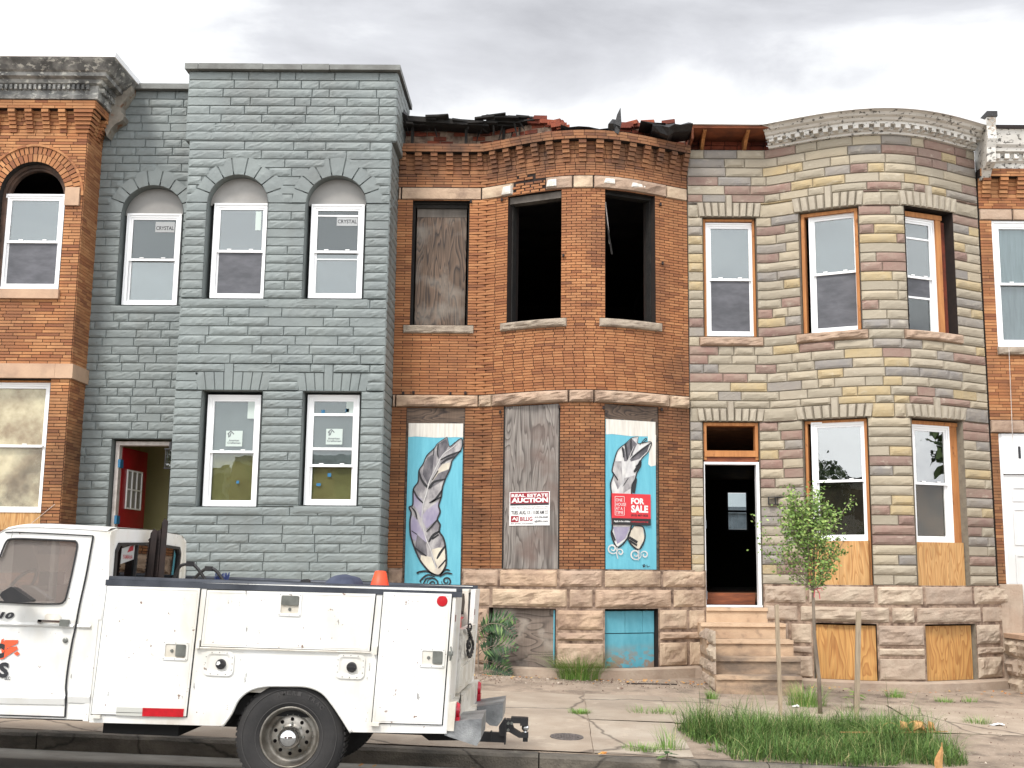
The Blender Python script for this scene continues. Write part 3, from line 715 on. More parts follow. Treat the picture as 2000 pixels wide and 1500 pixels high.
# sandstone bands, sills
rs = random.Random(5)
def band(mb, prof, xs, z0, z1, **k):
    for a, c_ in zip(xs, xs[1:]): stone(mb, prof, ((a + .004, z0 + .004), (c_ - .004, z0 + .004), (c_ - .004, z1 - .004), (a + .004, z1 - .004)), rnd=rs, **k)
b = MB(); X = lambda px, py: PC.sx(px, py)
band(b, PC, [XC0, X(784, 380), X(941, 380), gap.x0], zs_t0, zs_t1, base=.03, amp=.012, kind='rock'); build(b, 'stone_band', mSandC, hC); b = MB()
band(b, PC, [gap.x1, X(1119, 372), X(1159, 372), X(1300, 380), XC1], zs_t0, zs_t1 + .0, base=.035, amp=.02, kind='rock'); build(b, 'stone_band', mSandC, hC); b = MB()
band(b, PC, [XC0, X(773, 782), X(935, 782), X(963, 780), X(1111, 774), X(1160, 774), X(1306, 780), XC1], zs_m0, zs_m1, base=.045, amp=.05, kind='rock', nzc=6)
build(b, 'stone_band', mSandC, hC)
b = MB(); backing(b, PC, XC0, XC1, zs_t0, zs_t1, [], .004); build(b, 'stone_band_bed', mMortarDark, hC)
b = MB()                                              # whitewash remains on the upper band
for xa, xb, za, zb in ((X(1068, 370), X(1090, 370), .2, .95), (X(1176, 372), X(1200, 372), .45, .98), (X(1228, 375), X(1262, 376), .35, .9), (X(982, 378), X(1003, 378), .05, .95)):
    stone(b, PC, ((xa, zs_t0 + za * .14), (xb, zs_t0 + za * .14), (xb, zs_t0 + zb * .16), (xa + .03, zs_t0 + zb * .16)), base=.066, amp=.02, kind='rock', rnd=rs)
build(b, 'whitewash', mWhitePaint, hC)
for c, e_ in ((cW1, .1), (cW2, .09), (cW3, .09)):
    b = MB(); zz = c.z0 - .135; stone(b, PC, ((c.x0 - e_, zz), (c.x1 + e_, zz), (c.x1 + e_, c.z0), (c.x0 - e_, c.z0)), base=.05, amp=.028, kind='rock', rnd=rs, nzc=6)
    sweep(b, PC, c.x0 - e_ + .01, c.x1 + e_ - .01, [(.0, zz), (.04, zz + .02), (.045, c.z0 - .012), (-.2, c.z0)], 8); build(b, 'stone_sill', mSill, hC)
# sandstone base
XE = XS1
def rowof(px): return [XC0] + [PC.sx(p, 1150) for p in px]
b = MB(); k = dict(base=.03, amp=.03, kind='rock', nzc=7, cell=.04, mg=.03)
band(b, PC, [XC0, cL1.x0], zb2, zbase, **k); band(b, PC, [XC0, cL1.x0], zb3, zb2, **k); build(b, 'sandstone_base', mSandC, hC); b = MB()
band(b, PC, [cL1.x1, X(975, 1130), X(1091, 1130), X(1178, 1130), X(1292, 1130), XE], zb2, zbase, **k)
band(b, PC, [cL1.x1, X(960, 1165), X(1110, 1165), X(1160, 1165), X(1312, 1165), XE], zb3, zb2, **k)
z4 = [zb3, zF(1200, 1233, 16.5), zF(1200, 1254, 16.5), .42]
k = dict(base=.03, amp=.036, kind='rock', nzc=7, cell=.04, mg=.03)
for i, (zt, zl) in enumerate(zip(z4, z4[1:])):
    band(b, PC, [cL1.x1 - .1, cB1.x0], zl, zt, **k); band(b, PC, [cB1.x1, cB2.x0], zl, zt, **k)
    band(b, PC, [cB2.x1, X(1343, 1210), XE] if i != 1 else [cB2.x1, XE], zl, zt, **k)
baseC = build(b, 'sandstone_base', mSandC, hC)
b = MB(); backing(b, PC, XC0, XE, -.1, zbase, cutsC, .012); build(b, 'base_mortar', mMortarPale, baseC)
b = MB(); sweep(b, PC, XC0, XE, [(.03, -.2), (.11, -.2), (.12, .405), (.02, .43)], 50); build(b, 'plinth', mSandGrey, hC)
# reveals
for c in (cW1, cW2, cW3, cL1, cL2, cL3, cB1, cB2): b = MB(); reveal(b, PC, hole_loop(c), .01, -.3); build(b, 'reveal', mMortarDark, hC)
# burnt frames of the empty openings
for c, brk in ((cW1, 0), (cW2, 1), (cW3, 2)):
    F, W = chord(PC, c.x0, c.x1, c.z0, .10); H = c.z1 - c.z0; b = MB()
    b.boxf(F, 0.003, .022, 0, H, -.12, .0); b.boxf(F, W - .022, W - .003, 0, H, -.12, .0); b.boxf(F, .0, W, H - (.05 if brk else .035), H - .003, -.12, .02)
    if brk == 1: b.boxf(F, .0, W, H - .10, H - .05, -.16, -.02)
    if brk == 2: b.tube([F.p(.015, H - .15, .0), F.p(.03, H - .45, .03), F.p(.11, H - .95, .05)], .014, 5)
    build(b, 'charred_frame' if brk else 'window_frame', mChar, hC)
F, W = chord(PC, cW2.x0, cW2.x1, cW2.z1, .06); b = MB()
b.boxf(F, -.02, W + .02, -.11, -.01, -.12, .02); b.boxf(F, 0.05, W * .9, -.005, .035, -.15, -.01); build(b, 'timber_lintel', mGreyWood, hC)
F, W = chord(PC, cW3.x0, cW3.x1, cW3.z0, .085); b = MB(); b.tube([F.p(.02, 1.75, 0), F.p(.045, 1.5, .01), F.p(.085, 1.12, .02)], .012, 5); build(b, 'broken_batten', mPinkPale, hC)
# boards
def board(prof, c, m, sb, name='board', ins=.012, z0=None, z1=None, th=.02, par=hC, label=None):
    F, W = chord(prof, c.x0, c.x1, c.z0, sb); b = MB()
    a = 0 if z0 is None else z0 - c.z0; e = (c.z1 if z1 is None else z1) - c.z0
    b.boxf(F, ins, W - ins, a + .004, e - .006, -th, 0); o = build(b, name, m, par)
    if label: o['label'] = label
    return o, F, W
o, F, W = board(PC, cW1, mPlyBrown, .13, z1=cW1.z1 - .22, ins=.05, label='weathered brown plywood board over upper window')
b = MB(); b.boxf(F, .05, W - .05, cW1.z1 - cW1.z0 - .22, cW1.z1 - cW1.z0 - .045, -.03, -.008); build(b, 'board', mGreyWood, hC)
b = MB(); b.boxf(F, .036, W - .036, cW1.z1 - cW1.z0 - .09, cW1.z1 - cW1.z0 - .04, -.02, .03); build(b, 'frame_rail', mChar, hC)
board(PC, cB1, mPlyBase, .07, ins=.02, label='scuffed grey board over basement window')
b = MB(); F, W = chord(PC, cB1.x0, cB1.x1, cB1.z0, .06); b.boxf(F, W - .05, W - .03, .02, cB1.z1 - cB1.z0 - .02, 0, .02); build(b, 'board_edge_trim', mTurqB, hC)
o, F, W = board(PC, cB2, mTurqB, .07, ins=.02, z1=cB2.z0 + .47, label='turquoise painted board with peeling lower edge')
b = MB()
for i, (u0, u1) in enumerate(((.02, .32), (.325, .59), (.595, W / .99 - .02))): b.boxf(F, u0, min(u1, W - .02), .475, cB2.z1 - cB2.z0 - .03, -.018, .008 + .002 * (i % 2))
build(b, 'upper_board', mTurqB, hC)
oL2, FL2, WL2 = board(PC, cL2, mPlyGrey, -.0, ins=.0, label='weathered grey plywood board over middle ground floor window')
b = MB(); b.boxf(FL2, -.02, 0, 0, cL2.z1 - cL2.z0, -.05, .012); b.boxf(FL2, WL2, WL2 + .02, 0, cL2.z1 - cL2.z0 - .05, -.05, .012); build(b, 'board_trim', mChar, hC)
# mural boards
def crop8(px, py): return (760 + px / 2.727, 780 + py / 2.727)
def planeuv(F, px, py):
    d = ray(px, py); t = (F.o - CAM).dot(F.en) / d.dot(F.en); p = CAM + d * t - F.o; return (p.dot(F.ex), p.dot(F.ez))
def mural(c, sb, topc, x0c, x1c, whitey, name, label, strokes, patches, whites=(), curls=(), dark=mPlyDark):
    F, W = chord(PC, c.x0, c.x1, c.z0, sb); H = c.z1 - c.z0
    uv = lambda a, b_: planeuv(F, *crop8(a, b_))
    b = MB(); b.boxf(F, .0, W, 0, H - .006, -.03, -.004); build(b, 'backing_board', dark, hC)
    vt = uv(200 if x0c < 500 else 1300, topc)[1]; ul, ur = uv(x0c, 500)[0], uv(x1c, 500)[0]
    b = MB(); b.boxf(F, ul, ur, 0.004, vt, -.003, .012); br = build(b, name, mTurq, hC, label=label)
    vw = uv(200 if x0c < 500 else 1300, whitey)[1]
    b = MB(); b.plate(F, [[(ul, vw), (ul + .1, vw + .01), ((ul + ur) / 2, vw - .006), (ur - .1, vw + .005), (ur, vw), (ur, vt), (ul, vt)]], .0121, .0135)
    for lp in whites: b.plate(F, [[uv(*p) for p in lp]], .0121, .0138)
    build(b, 'white_primer', mWhitePaint, br)
    cl = lambda p: (max(ul + .002, min(ur - .002, uv(*p)[0])), uv(*p)[1])
    for i, (m_, lp) in enumerate(patches):
        b = MB(); b.plate(F, [[cl(p) for p in lp]], .0138, .015 + .0006 * i); build(b, 'painted_feather', m_, br)
    b = MB()
    def sm(pts, n=5):
        o = []
        for i in range(len(pts) - 1):
            p0 = pts[max(0, i - 1)]; p1 = pts[i]; p2 = pts[i + 1]; p3 = pts[min(len(pts) - 1, i + 2)]
            for k in range(n):
                t = k / n
                o.append(tuple(.5 * (2 * p1[a] + (p2[a] - p0[a]) * t + (2 * p0[a] - 5 * p1[a] + 4 * p2[a] - p3[a]) * t * t + (3 * p1[a] - p0[a] - 3 * p2[a] + p3[a]) * t ** 3) for a in (0, 1)))
        return o + [pts[-1]]
    for pts, wd in strokes: b.ribbon(F, [cl(p) for p in (sm(pts) if len(pts) > 2 else pts)], wd * 1.45, .024, taper=True)
    build(b, 'black_outline', mPaintK, br)
    if curls:
        b = MB()
        for pts, wd in curls: b.ribbon(F, [cl(p) for p in sm(pts)], wd * 1.25, .0255, taper=True)
        build(b, 'white_line', mFeW, br)
    return F
out1 = [(310, 200), (322, 250), (350, 232), (387, 210), (387, 262), (352, 308), (335, 330), (325, 370), (300, 425), (285, 470), (278, 520), (265, 565), (272, 600), (258, 640), (272, 668), (268, 705), (288, 735), (300, 780), (305, 850), (300, 892), (270, 935), (235, 930), (210, 912), (168, 860), (136, 790), (115, 720), (112, 650), (118, 605), (108, 575), (127, 560), (130, 480), (155, 440), (160, 380), (182, 345), (202, 300), (240, 262), (260, 235)]
def spiral(cx_, cy_, r, a0=0, turns=1.5, d=1, n=16): return [(cx_ + d * r * (1 - i / n * .8) * math.cos(a0 + 2 * PI * turns * i / n), cy_ + r * (1 - i / n * .8) * math.sin(a0 + 2 * PI * turns * i / n)) for i in range(n + 1)]
patch1 = [(mFeG, out1),
 (mFeD, [(262, 238), (305, 212), (318, 250), (285, 300), (262, 320)]), (mFeD, [(275, 330), (385, 268), (350, 308), (300, 335), (250, 400)]),
 (mFeC, [(285, 345), (328, 335), (318, 372), (270, 390), (228, 440), (262, 372)]), (mFeD, [(185, 350), (205, 310), (240, 290), (230, 400), (210, 460), (180, 400)]),
 (mFeD, [(262, 395), (316, 376), (300, 425), (225, 470), (232, 440)]),
 (mFeL, [(132, 500), (175, 530), (182, 600), (176, 640), (150, 590), (125, 560)]), (mFeL, [(200, 590), (262, 545), (270, 600), (255, 640), (200, 690), (180, 650), (178, 620)]),
 (mFeL, [(112, 610), (150, 640), (190, 720), (205, 760), (160, 770), (120, 740)]), (mFeD, [(150, 720), (195, 760), (205, 830), (175, 835), (140, 790)]),
 (mFeG, [(205, 745), (265, 705), (285, 738), (262, 790), (225, 800)]),
 (mFeC, [(170, 830), (225, 840), (250, 900), (300, 850), (300, 892), (270, 935), (235, 930), (210, 912), (168, 860)]), (mFeC, [(228, 800), (262, 790), (298, 790), (303, 850), (262, 900), (240, 850)])]
st1 = [(out1 + [out1[0]], .016), ([(262, 238), (258, 280), (262, 310)], .012), ([(350, 305), (310, 320), (275, 345)], .014), ([(240, 262), (236, 300)], .008), ([(160, 380), (175, 430), (212, 470), (240, 440), (300, 425)], .022),
 ([(387, 275), (320, 300), (272, 325)], .016), ([(262, 380), (230, 430)], .01), ([(285, 480), (250, 530), (215, 552)], .02), ([(278, 520), (230, 545)], .014), ([(130, 480), (150, 520), (185, 555)], .016), ([(120, 575), (140, 600), (150, 640)], .014),
 ([(258, 640), (225, 680), (200, 705)], .014), ([(270, 702), (235, 725), (212, 760)], .024), ([(265, 720), (230, 745)], .02), ([(138, 790), (170, 815), (200, 835)], .016), ([(300, 780), (275, 815), (255, 850)], .022), ([(305, 850), (285, 875), (262, 900)], .014), ([(120, 700), (150, 720)], .01),
 ([(250, 935), (200, 915), (152, 922), (158, 928)], .016), ([(245, 945), (205, 935), (168, 965), (172, 975)], .016), ([(270, 940), (300, 908), (325, 912)], .016), ([(270, 945), (305, 925), (338, 930)], .016), ([(235, 950), (200, 955), (182, 985)], .014),
 (spiral(235, 983, 34, PI, 1.6), .015), (spiral(306, 968, 28, 0, 1.6, -1), .014)]
cu1 = [([(375, 225), (330, 262), (290, 292), (262, 340), (238, 390), (215, 440), (200, 500), (182, 560), (176, 640), (186, 700), (200, 750), (222, 800), (240, 860), (255, 925)], .010)]
mural(cL1, -.0, 128, 95, 388, 202, 'painted_board', 'turquoise board painted with one long grey feather', st1, patch1, curls=cu1)
out2a = [(1325, 200), (1322, 236), (1392, 228), (1376, 280), (1340, 320), (1336, 355), (1316, 392), (1305, 430), (1290, 460), (1288, 520), (1290, 600), (1285, 680), (1262, 745), (1212, 788), (1180, 720), (1186, 675), (1178, 560), (1180, 500), (1176, 450), (1192, 400), (1184, 380), (1198, 318), (1216, 270), (1256, 236), (1290, 206)]
out2b = [(1300, 675), (1348, 680), (1358, 742), (1326, 800), (1280, 765), (1270, 722)]
patch2 = [(mFeW, out2a), (mFeD, [(1250, 245), (1290, 210), (1318, 238), (1290, 300), (1262, 330)]), (mFeD, [(1280, 320), (1388, 232), (1372, 278), (1330, 318), (1285, 332)]), (mFeD, [(1236, 262), (1250, 262), (1262, 330), (1250, 330)]),
 (mFeG, [(1200, 330), (1235, 330), (1240, 440), (1215, 480), (1196, 430)]), (mFeG, [(1250, 420), (1305, 405), (1290, 470), (1245, 500)]), (mFeL, [(1190, 680), (1280, 680), (1255, 740), (1212, 770)]), (mFeC, out2b)]
st2 = [(out2a + [out2a[0]], .014), (out2b + [out2b[0]], .014), ([(1256, 236), (1262, 290), (1266, 320)], .014), ([(1392, 232), (1340, 270), (1285, 315)], .016), ([(1336, 325), (1322, 360), (1300, 388)], .03), ([(1240, 255), (1246, 310)], .018),
 ([(1285, 205), (1285, 260), (1290, 300)], .012), ([(1340, 335), (1310, 360)], .018), ([(1184, 385), (1205, 415), (1215, 432)], .012), ([(1312, 420), (1302, 460), (1300, 500)], .036), ([(1274, 735), (1318, 762)], .03), ([(1276, 752), (1316, 778)], .022), ([(1180, 700), (1200, 752)], .02), ([(1270, 420), (1240, 465)], .008),
 ([(1330, 245), (1360, 210), (1366, 218), (1330, 240)], .008), ([(1345, 885), (1356, 880), (1350, 892), (1366, 884)], .008), ([(1370, 880), (1372, 892), (1386, 888)], .006)]
cu2 = [(spiral(1186, 795, 30, 0, 1.5), .016), (spiral(1226, 815, 20, PI, 1.2), .014), (spiral(1308, 825, 32, 0, 1.5), .016), (spiral(1356, 828, 22, PI, 1.2), .014), ([(1210, 785), (1208, 820), (1215, 850)], .012), ([(1326, 800), (1326, 830), (1322, 858)], .012), ([(1300, 250), (1268, 330), (1245, 430), (1240, 500)], .007)]
FM2 = mural(cL3, -.0, 114, 1152, 1419, 195, 'painted_board', 'turquoise board painted with two feathers and white swirls', st2, patch2, whites=[[(1376, 190), (1419, 190), (1418, 352), (1392, 358), (1378, 345), (1383, 290), (1376, 260)]], curls=cu2, dark=mPlyDark)
# parapet: broken backing wall, charred boards, roofing
rr = random.Random(21)
b = MB(); YP = YF + .18
PB = Prof(lambda x: (x, YP - bulgeC(x) * .86))
xk = [(768, 245), (840, 238), (905, 236), (1040, 238), (1062, 232), (1090, 243), (1105, 252), (1190, 256), (1212, 246), (1250, 243), (1300, 240), (1330, 243), (1346, 240), (1376, 262)]
def topz(x):
    pts = [(PB.sx(a, b_), PB.z(a, b_)) for a, b_ in xk]
    for (xa, za), (xb, zb_) in zip(pts, pts[1:]):
        if xa <= x <= xb: return za + (zb_ - za) * (x - xa) / (xb - xa)
    return pts[0][1] if x < pts[0][0] else pts[-1][1]
z = zb_top - .05; row = 0
mm = MB()
while z < zb_top + .62:
    x = XC0 + (row % 2) * .1
    while x < XC1:
        e_ = min(XC1, x + .2); tz = topz((x + e_) / 2)
        if z + .06 < tz + rr.uniform(-.03, .02):
            dx, dz = rr.uniform(-.006, .006), rr.uniform(-.005, .005)
            brick(b, PB, x + .006 + dx, e_ - .006 + dx, z + .006 + dz, z + .064 + dz, rr.uniform(-.02, .025), -.1)
        x = e_
    z += .07; row += 1
for i in range(20):                                   # loose bricks on the broken edge
    px = rr.choice((rr.uniform(1045, 1100), rr.uniform(1205, 1345))); X_ = PB.sx(px, 245); zt = topz(X_); a = rr.uniform(-.3, .3)
    q = PB.P(X_, zt + rr.uniform(-.05, .005), rr.uniform(-.05, .06)); Fb = Fr(q, (math.cos(a), rr.uniform(-.4, .4), math.sin(a) * .5)); b.boxf(Fb, -.1, .1, -.03, .03, -.05, .05)
par_ = build(b, 'broken_parapet', mBrickRed, hC)
n = 60; xs = [XC0 + (XC1 - XC0) * i / n for i in range(n + 1)]
for x0_, x1_ in zip(xs, xs[1:]):
    mm.quad(PB.P(x0_, zb_top - .1), PB.P(x1_, zb_top - .1), PB.P(x1_, topz(x1_) - .03), PB.P(x0_, topz(x0_) - .03))
build(mm, 'parapet_mortar', mMortarPale, par_)
b = MB()
def plank(p0, p1, h, d, Y0=16.82, Y1=16.82, tp=0):
    A = at(*p0, Y0); B = at(*p1, Y1); F_ = Fr(A, B - A, en=Vector((0, -1, 0))); F_.ez = F_.ex.cross(F_.en) * -1; 
    if F_.ez.z < 0: F_.ez = -F_.ez
    b.boxf(F_, 0, (B - A).length, -h, 0, -d, tp)
plank((772, 224), (955, 236), .08, .35); plank((950, 223), (1040, 228), .11, .35); plank((1036, 228), (1058, 232), .07, .3)
plank((772, 240), (1044, 243), .03, .25, 16.9, 16.9)
for px in (803, 908, 981, 1028): plank((px, 240), (px + 5, 240), .34 if px < 910 else .26, .05, 16.98, 16.98)
for i in range(26):                                   # splinters and battens hanging at odd angles
    px = rr.uniform(780, 1060); A_ = at(px, rr.uniform(234, 246), rr.uniform(16.8, 17.05)); a = rr.uniform(-.5, .5); l_ = rr.uniform(.08, .34); d_ = Vector((math.sin(a) + rr.uniform(-1.2, 1.2) * (i % 3 == 0), rr.uniform(-.15, .15), -math.cos(a) * (1 if i % 3 else .25))).normalized()
    b.tube([A_, A_ + d_ * l_ * .6, A_ + d_ * l_], [rr.uniform(.008, .02), .012, .003], 4)
for i in range(16):
    px = rr.uniform(775, 1060); A_ = at(px, rr.uniform(227, 238), 16.78); b.boxf(Fr(A_, (1, rr.uniform(-.3, .3), rr.uniform(-.06, .03)), en=Vector((0, -1, .1))), 0, rr.uniform(.1, .4), -rr.uniform(.01, .025), .008, -.06, rr.uniform(0, .06))
build(b, 'charred_roof_timber', mChar, hC, label='charred timbers hanging over the broken parapet')
b = MB()                                              # torn roofing membrane and an upright splinter
def rag(pts, Y, depth, seed, amp=.05):
    b = MB()
    r_ = random.Random(seed); top = [(at(x, y, Y)) for x, y, _ in pts]; bot = [(at(x, y2, Y)) for x, _, y2 in pts]; n_ = len(pts)
    V = []
    for i in range(n_):
        V += [top[i] + Vector((0, r_.uniform(0, .1), 0)), (top[i] + bot[i]) / 2 + Vector((0, -r_.uniform(.02, .14), 0)), bot[i] + Vector((0, r_.uniform(-.05, .05), 0)), bot[i] + Vector((0, depth, .02)), top[i] + Vector((0, depth, 0))]
    f_ = []
    for i in range(n_ - 1):
        for k in range(5): f_.append((i * 5 + k, (i + 1) * 5 + k, (i + 1) * 5 + (k + 1) % 5, i * 5 + (k + 1) % 5))
    f_ += [tuple(range(5)), tuple(range((n_ - 1) * 5, n_ * 5))]
    b.add(V, f_); build(b, 'torn_roofing', mTar, hC)
rag([(1095, 246, 252), (1110, 247, 258), (1130, 247, 257), (1150, 249, 258), (1172, 248, 258), (1190, 246, 260), (1203, 244, 262)], 16.35, .7, 1)
rag([(1188, 238, 258), (1196, 232, 262), (1203, 230, 262), (1210, 244, 258)], 16.35, .15, 2)
rag([(1274, 241, 256), (1290, 238, 262), (1305, 243, 266), (1316, 240, 258), (1330, 239, 256), (1345, 238, 254), (1352, 240, 252)], 16.5, .5, 3)
rag([(1250, 241, 244), (1275, 238, 243), (1300, 241, 244)], 16.5, .4, 8)
rag([(776, 186, 240), (781, 198, 240), (790, 213, 240), (797, 222, 238)], 16.85, .3, 4)
b = MB(); A = [(1212, 210), (1214, 240), (1208, 262), (1200, 258), (1201, 240), (1205, 224)]
V = [at(x, y, 16.3) for x, y in A]; b.add(V + [v + Vector((0, .05, 0)) for v in V], [tuple(range(6)), tuple(range(6, 12))] + [(i, (i + 1) % 6, (i + 1) % 6 + 6, i + 6) for i in range(6)])
build(b, 'torn_roofing', mTar, hC)
b = MB(); xq = at(1258, 560, 17.9).x; b.box(xq, xq + .35, 17.7, 18.0, 3.9, at(1258, 515, 17.9).z); build(b, 'interior_pier', mBrickRed, hC)
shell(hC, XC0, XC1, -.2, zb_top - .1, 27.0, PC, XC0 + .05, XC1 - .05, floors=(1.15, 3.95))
b = MB()                                              # old brackets and nails beside the openings
for px, py in ((788, 768), (808, 767), (880, 769), (909, 768), (982, 391), (920, 395), (1288, 400), (1093, 795), (979, 805), (1178, 797), (1290, 800), (1292, 515), (1101, 500)):
    p = PC.P(PC.sx(px, py), PC.z(px, py), .03); b.boxf(Fr(p, (1, 0, 0)), -.015, .015, -.02, .02, -.03, .02)
build(b, 'iron_bracket', mRust, hC)
# auction sign and for sale sign
def sign_plate(name, label, F, c1, c2, wz, mfront):
    u0, v1 = planeuv(F, *c1); u1, v0 = planeuv(F, *c2); b = MB(); b.boxf(F, u0, u1, v0, v1, wz, wz + .006)
    o = build(b, name, mfront); tag(o, label, 'sign'); return o, u0, u1, v0, v1
sA, u0, u1, v0, v1 = sign_plate('auction_sign', 'white and dark red real estate auction sign screwed to the grey plywood board', FL2, (996, 961.5), (1074, 1026), .004, mSignW)
W_, H_ = u1 - u0, v1 - v0; q = lambda a, b_: (u0 + a * W_, v1 - b_ * H_)
def sgn(par, m_, F, items, wz, u0, v1, W_, H_, name='sign_lettering'):
    b = MB()
    for t in items:
        if t[0] == 'r': _, a, c_, a2, c2 = t; b.boxf(F, u0 + a * W_, u0 + a2 * W_, v1 - c2 * H_, v1 - c_ * H_, wz - .001, wz)
        else: _, s_, a, c_, a2, c2, bd = t; text(b, F, s_, u0 + a * W_, u0 + a2 * W_, v1 - c2 * H_, v1 - c_ * H_, wz, bd)
    return build(b, name, m_, par, fixn=False)
w0 = .0115
sgn(sA, mSignR, FL2, [('r', 0.02, .02, .98, .40), ('r', .04, .71, .235, .90), ('t', 'BILLIG', .27, .74, .58, .87, .03)], w0, u0, v1, W_, H_, 'red_panel')
sgn(sA, mSignW, FL2, [('t', 'REAL ESTATE', .05, .06, .96, .155, .04), ('t', 'AUCTION', .05, .175, .96, .32, .05), ('t', 'AJ', .07, .745, .21, .865, .03)], w0 + .0012, u0, v1, W_, H_, 'white_lettering')
sgn(sA, mInk, FL2, [('r', .02, .345, .98, .40), ('t', 'TUES. AUG. 13 - 11:00 AM', .05, .56, .86, .67, .03), ('t', '410-296-8440', .63, .73, .96, .79, .02), ('t', 'ajbillig.com', .63, .84, .96, .93, .02), ('t', 'REAL ESTATE   AUCTIONEERS', .04, .925, .60, .96, .01)], w0 + .0005, u0, v1, W_, H_)
sgn(sA, mInkGrey, FL2, [('t', 'ON SITE', .88, .56, .96, .61, .01), ('t', 'SALE', .88, .62, .96, .67, .01), ('t', 'North Side St. West, fee simple Baltimore City', .05, .435, .96, .47, .01), ('t', 'Open for inspection by appointment', .05, .485, .96, .515, .01)], w0 + .0005, u0, v1, W_, H_)
sB, u0, u1, v0, v1 = sign_plate('for_sale_sign', 'bright red for sale sign fixed over the shorter painted feather', FM2, (1193, 963.5), (1269, 1026.5), .028, mSignR2)
W_, H_ = u1 - u0, v1 - v0; w0 = .0355
sgn(sB, mSignK, FM2, [('r', 0, .79, 1, 1)], w0, u0, v1, W_, H_, 'black_strip')
sgn(sB, mSignW, FM2, [('t', 'FOR', .49, .13, .83, .33, .05), ('t', 'SALE', .49, .36, .93, .60, .05), ('t', 'ONE', .10, .16, .27, .26, .0), ('t', 'HOUSE', .10, .30, .36, .40, .0), ('t', 'AT A', .10, .43, .27, .53, .0), ('t', 'TIME', .10, .56, .29, .66, .0),
 ('r', .075, .09, .32, .105), ('r', .075, .09, .085, .70), ('r', .075, .69, .32, .70), ('r', .31, .09, .32, .28), ('r', .31, .42, .32, .70), ('t', 'Apply to be a bidder:', .05, .86, .47, .93, .03)], w0 + .001, u0, v1, W_, H_, 'white_lettering')
sgn(sB, mSignK, FM2, [('t', '(410) 467-1626', .49, .65, .93, .74, .03)], w0 + .0005, u0, v1, W_, H_)
sgn(sB, mSignR2, FM2, [('t', 'onehouseatatime.org', .49, .86, .93, .93, .01)], w0 + .001, u0, v1, W_, H_, 'red_lettering')
# ================================================================== GREY HOUSE
YG = 16.2
GB0 = at(343, 750, YG).x; GB1 = at(742, 1037, YG).x      # bay front left / right
GL = at(165, 700, YF).x - .12                            # hidden behind the left house
PGf = Prof(lambda x: (x, YG)); PGd = Prof(lambda x: (x, YF))
PGr = Prof(lambda s: (GB1, s))                           # right return of the bay (s = y)
PGl = Prof(lambda s: (GB0, -s))                          # left return (s = -y)
hG = thing('formstone_rowhouse', 'grey painted stone-clad rowhouse with arched upper windows and an open red door', 'house', ((GB0 + GB1) / 2, YG, .42))
zg = lambda px, py: at(px, py, YG).z; zd = lambda px, py: at(px, py, YF).z
def cutp(Y, l, r, t, b_, spring=None, **k):
    pm = (t + b_) / 2; xm = (l + r) / 2
    if spring is None: return Cut(at(l, pm, Y).x, at(r, pm, Y).x, at(xm, b_, Y).z, at(xm, t, Y).z, **k)
    pm = (spring + b_) / 2
    return Cut(at(l, pm, Y).x, at(r, pm, Y).x, at(xm, b_, Y).z, at(xm, spring, Y).z, arch=at(xm, t, Y).z - at(xm, spring, Y).z, **k)
gA = cutp(YG, 400, 519, 341, 583, 396, ring=.10); gB = cutp(YG, 594, 712, 343, 583, 397, ring=.10)
gD = cutp(YF, 232, 353, 362, 596, 416, ring=.08)
gLA = cutp(YG, 389, 508, 762, 989); gLB = cutp(YG, 588, 702, 764, 987)
gDoor = cutp(YF, 209, 327, 857, 1180)
gDoor.z0 = 1.25
ztopf = zg(560, 141); ztopd = zd(300, 178)
zc1, zc2 = zg(560, 243), zg(560, 275)
kw = dict(base=.004, amp=.012, cell=.045, mg=.007, j=.003, rough=.008)
def vous_cut(c, h, ext): return Cut(c.x0 - ext, c.x1 + ext, c.z1 - .001, c.z1 + h, hole=False)
def voussoirs(mb, prof, c, h, key, n=8, ext=.06, fan=.05, m=None, rnd=None, **kk):
    a0, a1 = c.x0 - ext, c.x1 + ext; rnd = rnd or RN; mid = n // 2
    for i in range(n):
        u0, u1 = i / n, (i + 1) / n; f0, f1 = (u0 - .5) * 2 * fan, (u1 - .5) * 2 * fan
        hh = h if i != mid - (0 if n % 2 else 1) else h + key
        b0, b1 = a0 + (a1 - a0) * u0, a0 + (a1 - a0) * u1
        stone(mb, prof, ((b0 + .004, c.z1 + .002), (b1 - .004, c.z1 + .002), (b1 + f1 - .004, c.z1 + hh - .004), (b0 + f0 + .004, c.z1 + hh - .004)), rnd=rnd, cell=.06, **kk)
def ring(mb, prof, c, w_, n=9, rnd=None, key=.12, **kk):
    rnd = rnd or RN
    for i in range(n):
        q0, q1 = PI * i / n, PI * (i + 1) / n; g_ = .012; ra, rb = c.r, c.arch
        W2 = w_ + (key if i == n // 2 else (.05 if abs(i - n // 2) == 1 else rnd.uniform(-.03, .04)))
        pt = lambda q, e: (c.c + (ra + e) * math.cos(q), c.z1 + (rb + e) * math.sin(q))
        stone(mb, prof, (pt(q1 - g_, .0), pt(q0 + g_, .0), pt(q0 + g_ * .6, W2), pt(q1 - g_ * .6, W2)), rnd=rnd, cell=.07, **kk)
rg = random.Random(31)
cutsF = [gA, gB, gLA, gLB]; vA, vB = vous_cut(gLA, .26, .07), vous_cut(gLB, .26, .07)
for c in (gA, gB, gD): c.ring = .20
b = MB(); vk = [Cut(v.x0 + (v.x1 - v.x0) * .375, v.x0 + (v.x1 - v.x0) * .5, v.z1, v.z1 + .12, hole=False) for v in (vA, vB)]
lvG = [gLA.z0, gLA.z1, gA.z0, gA.z1]
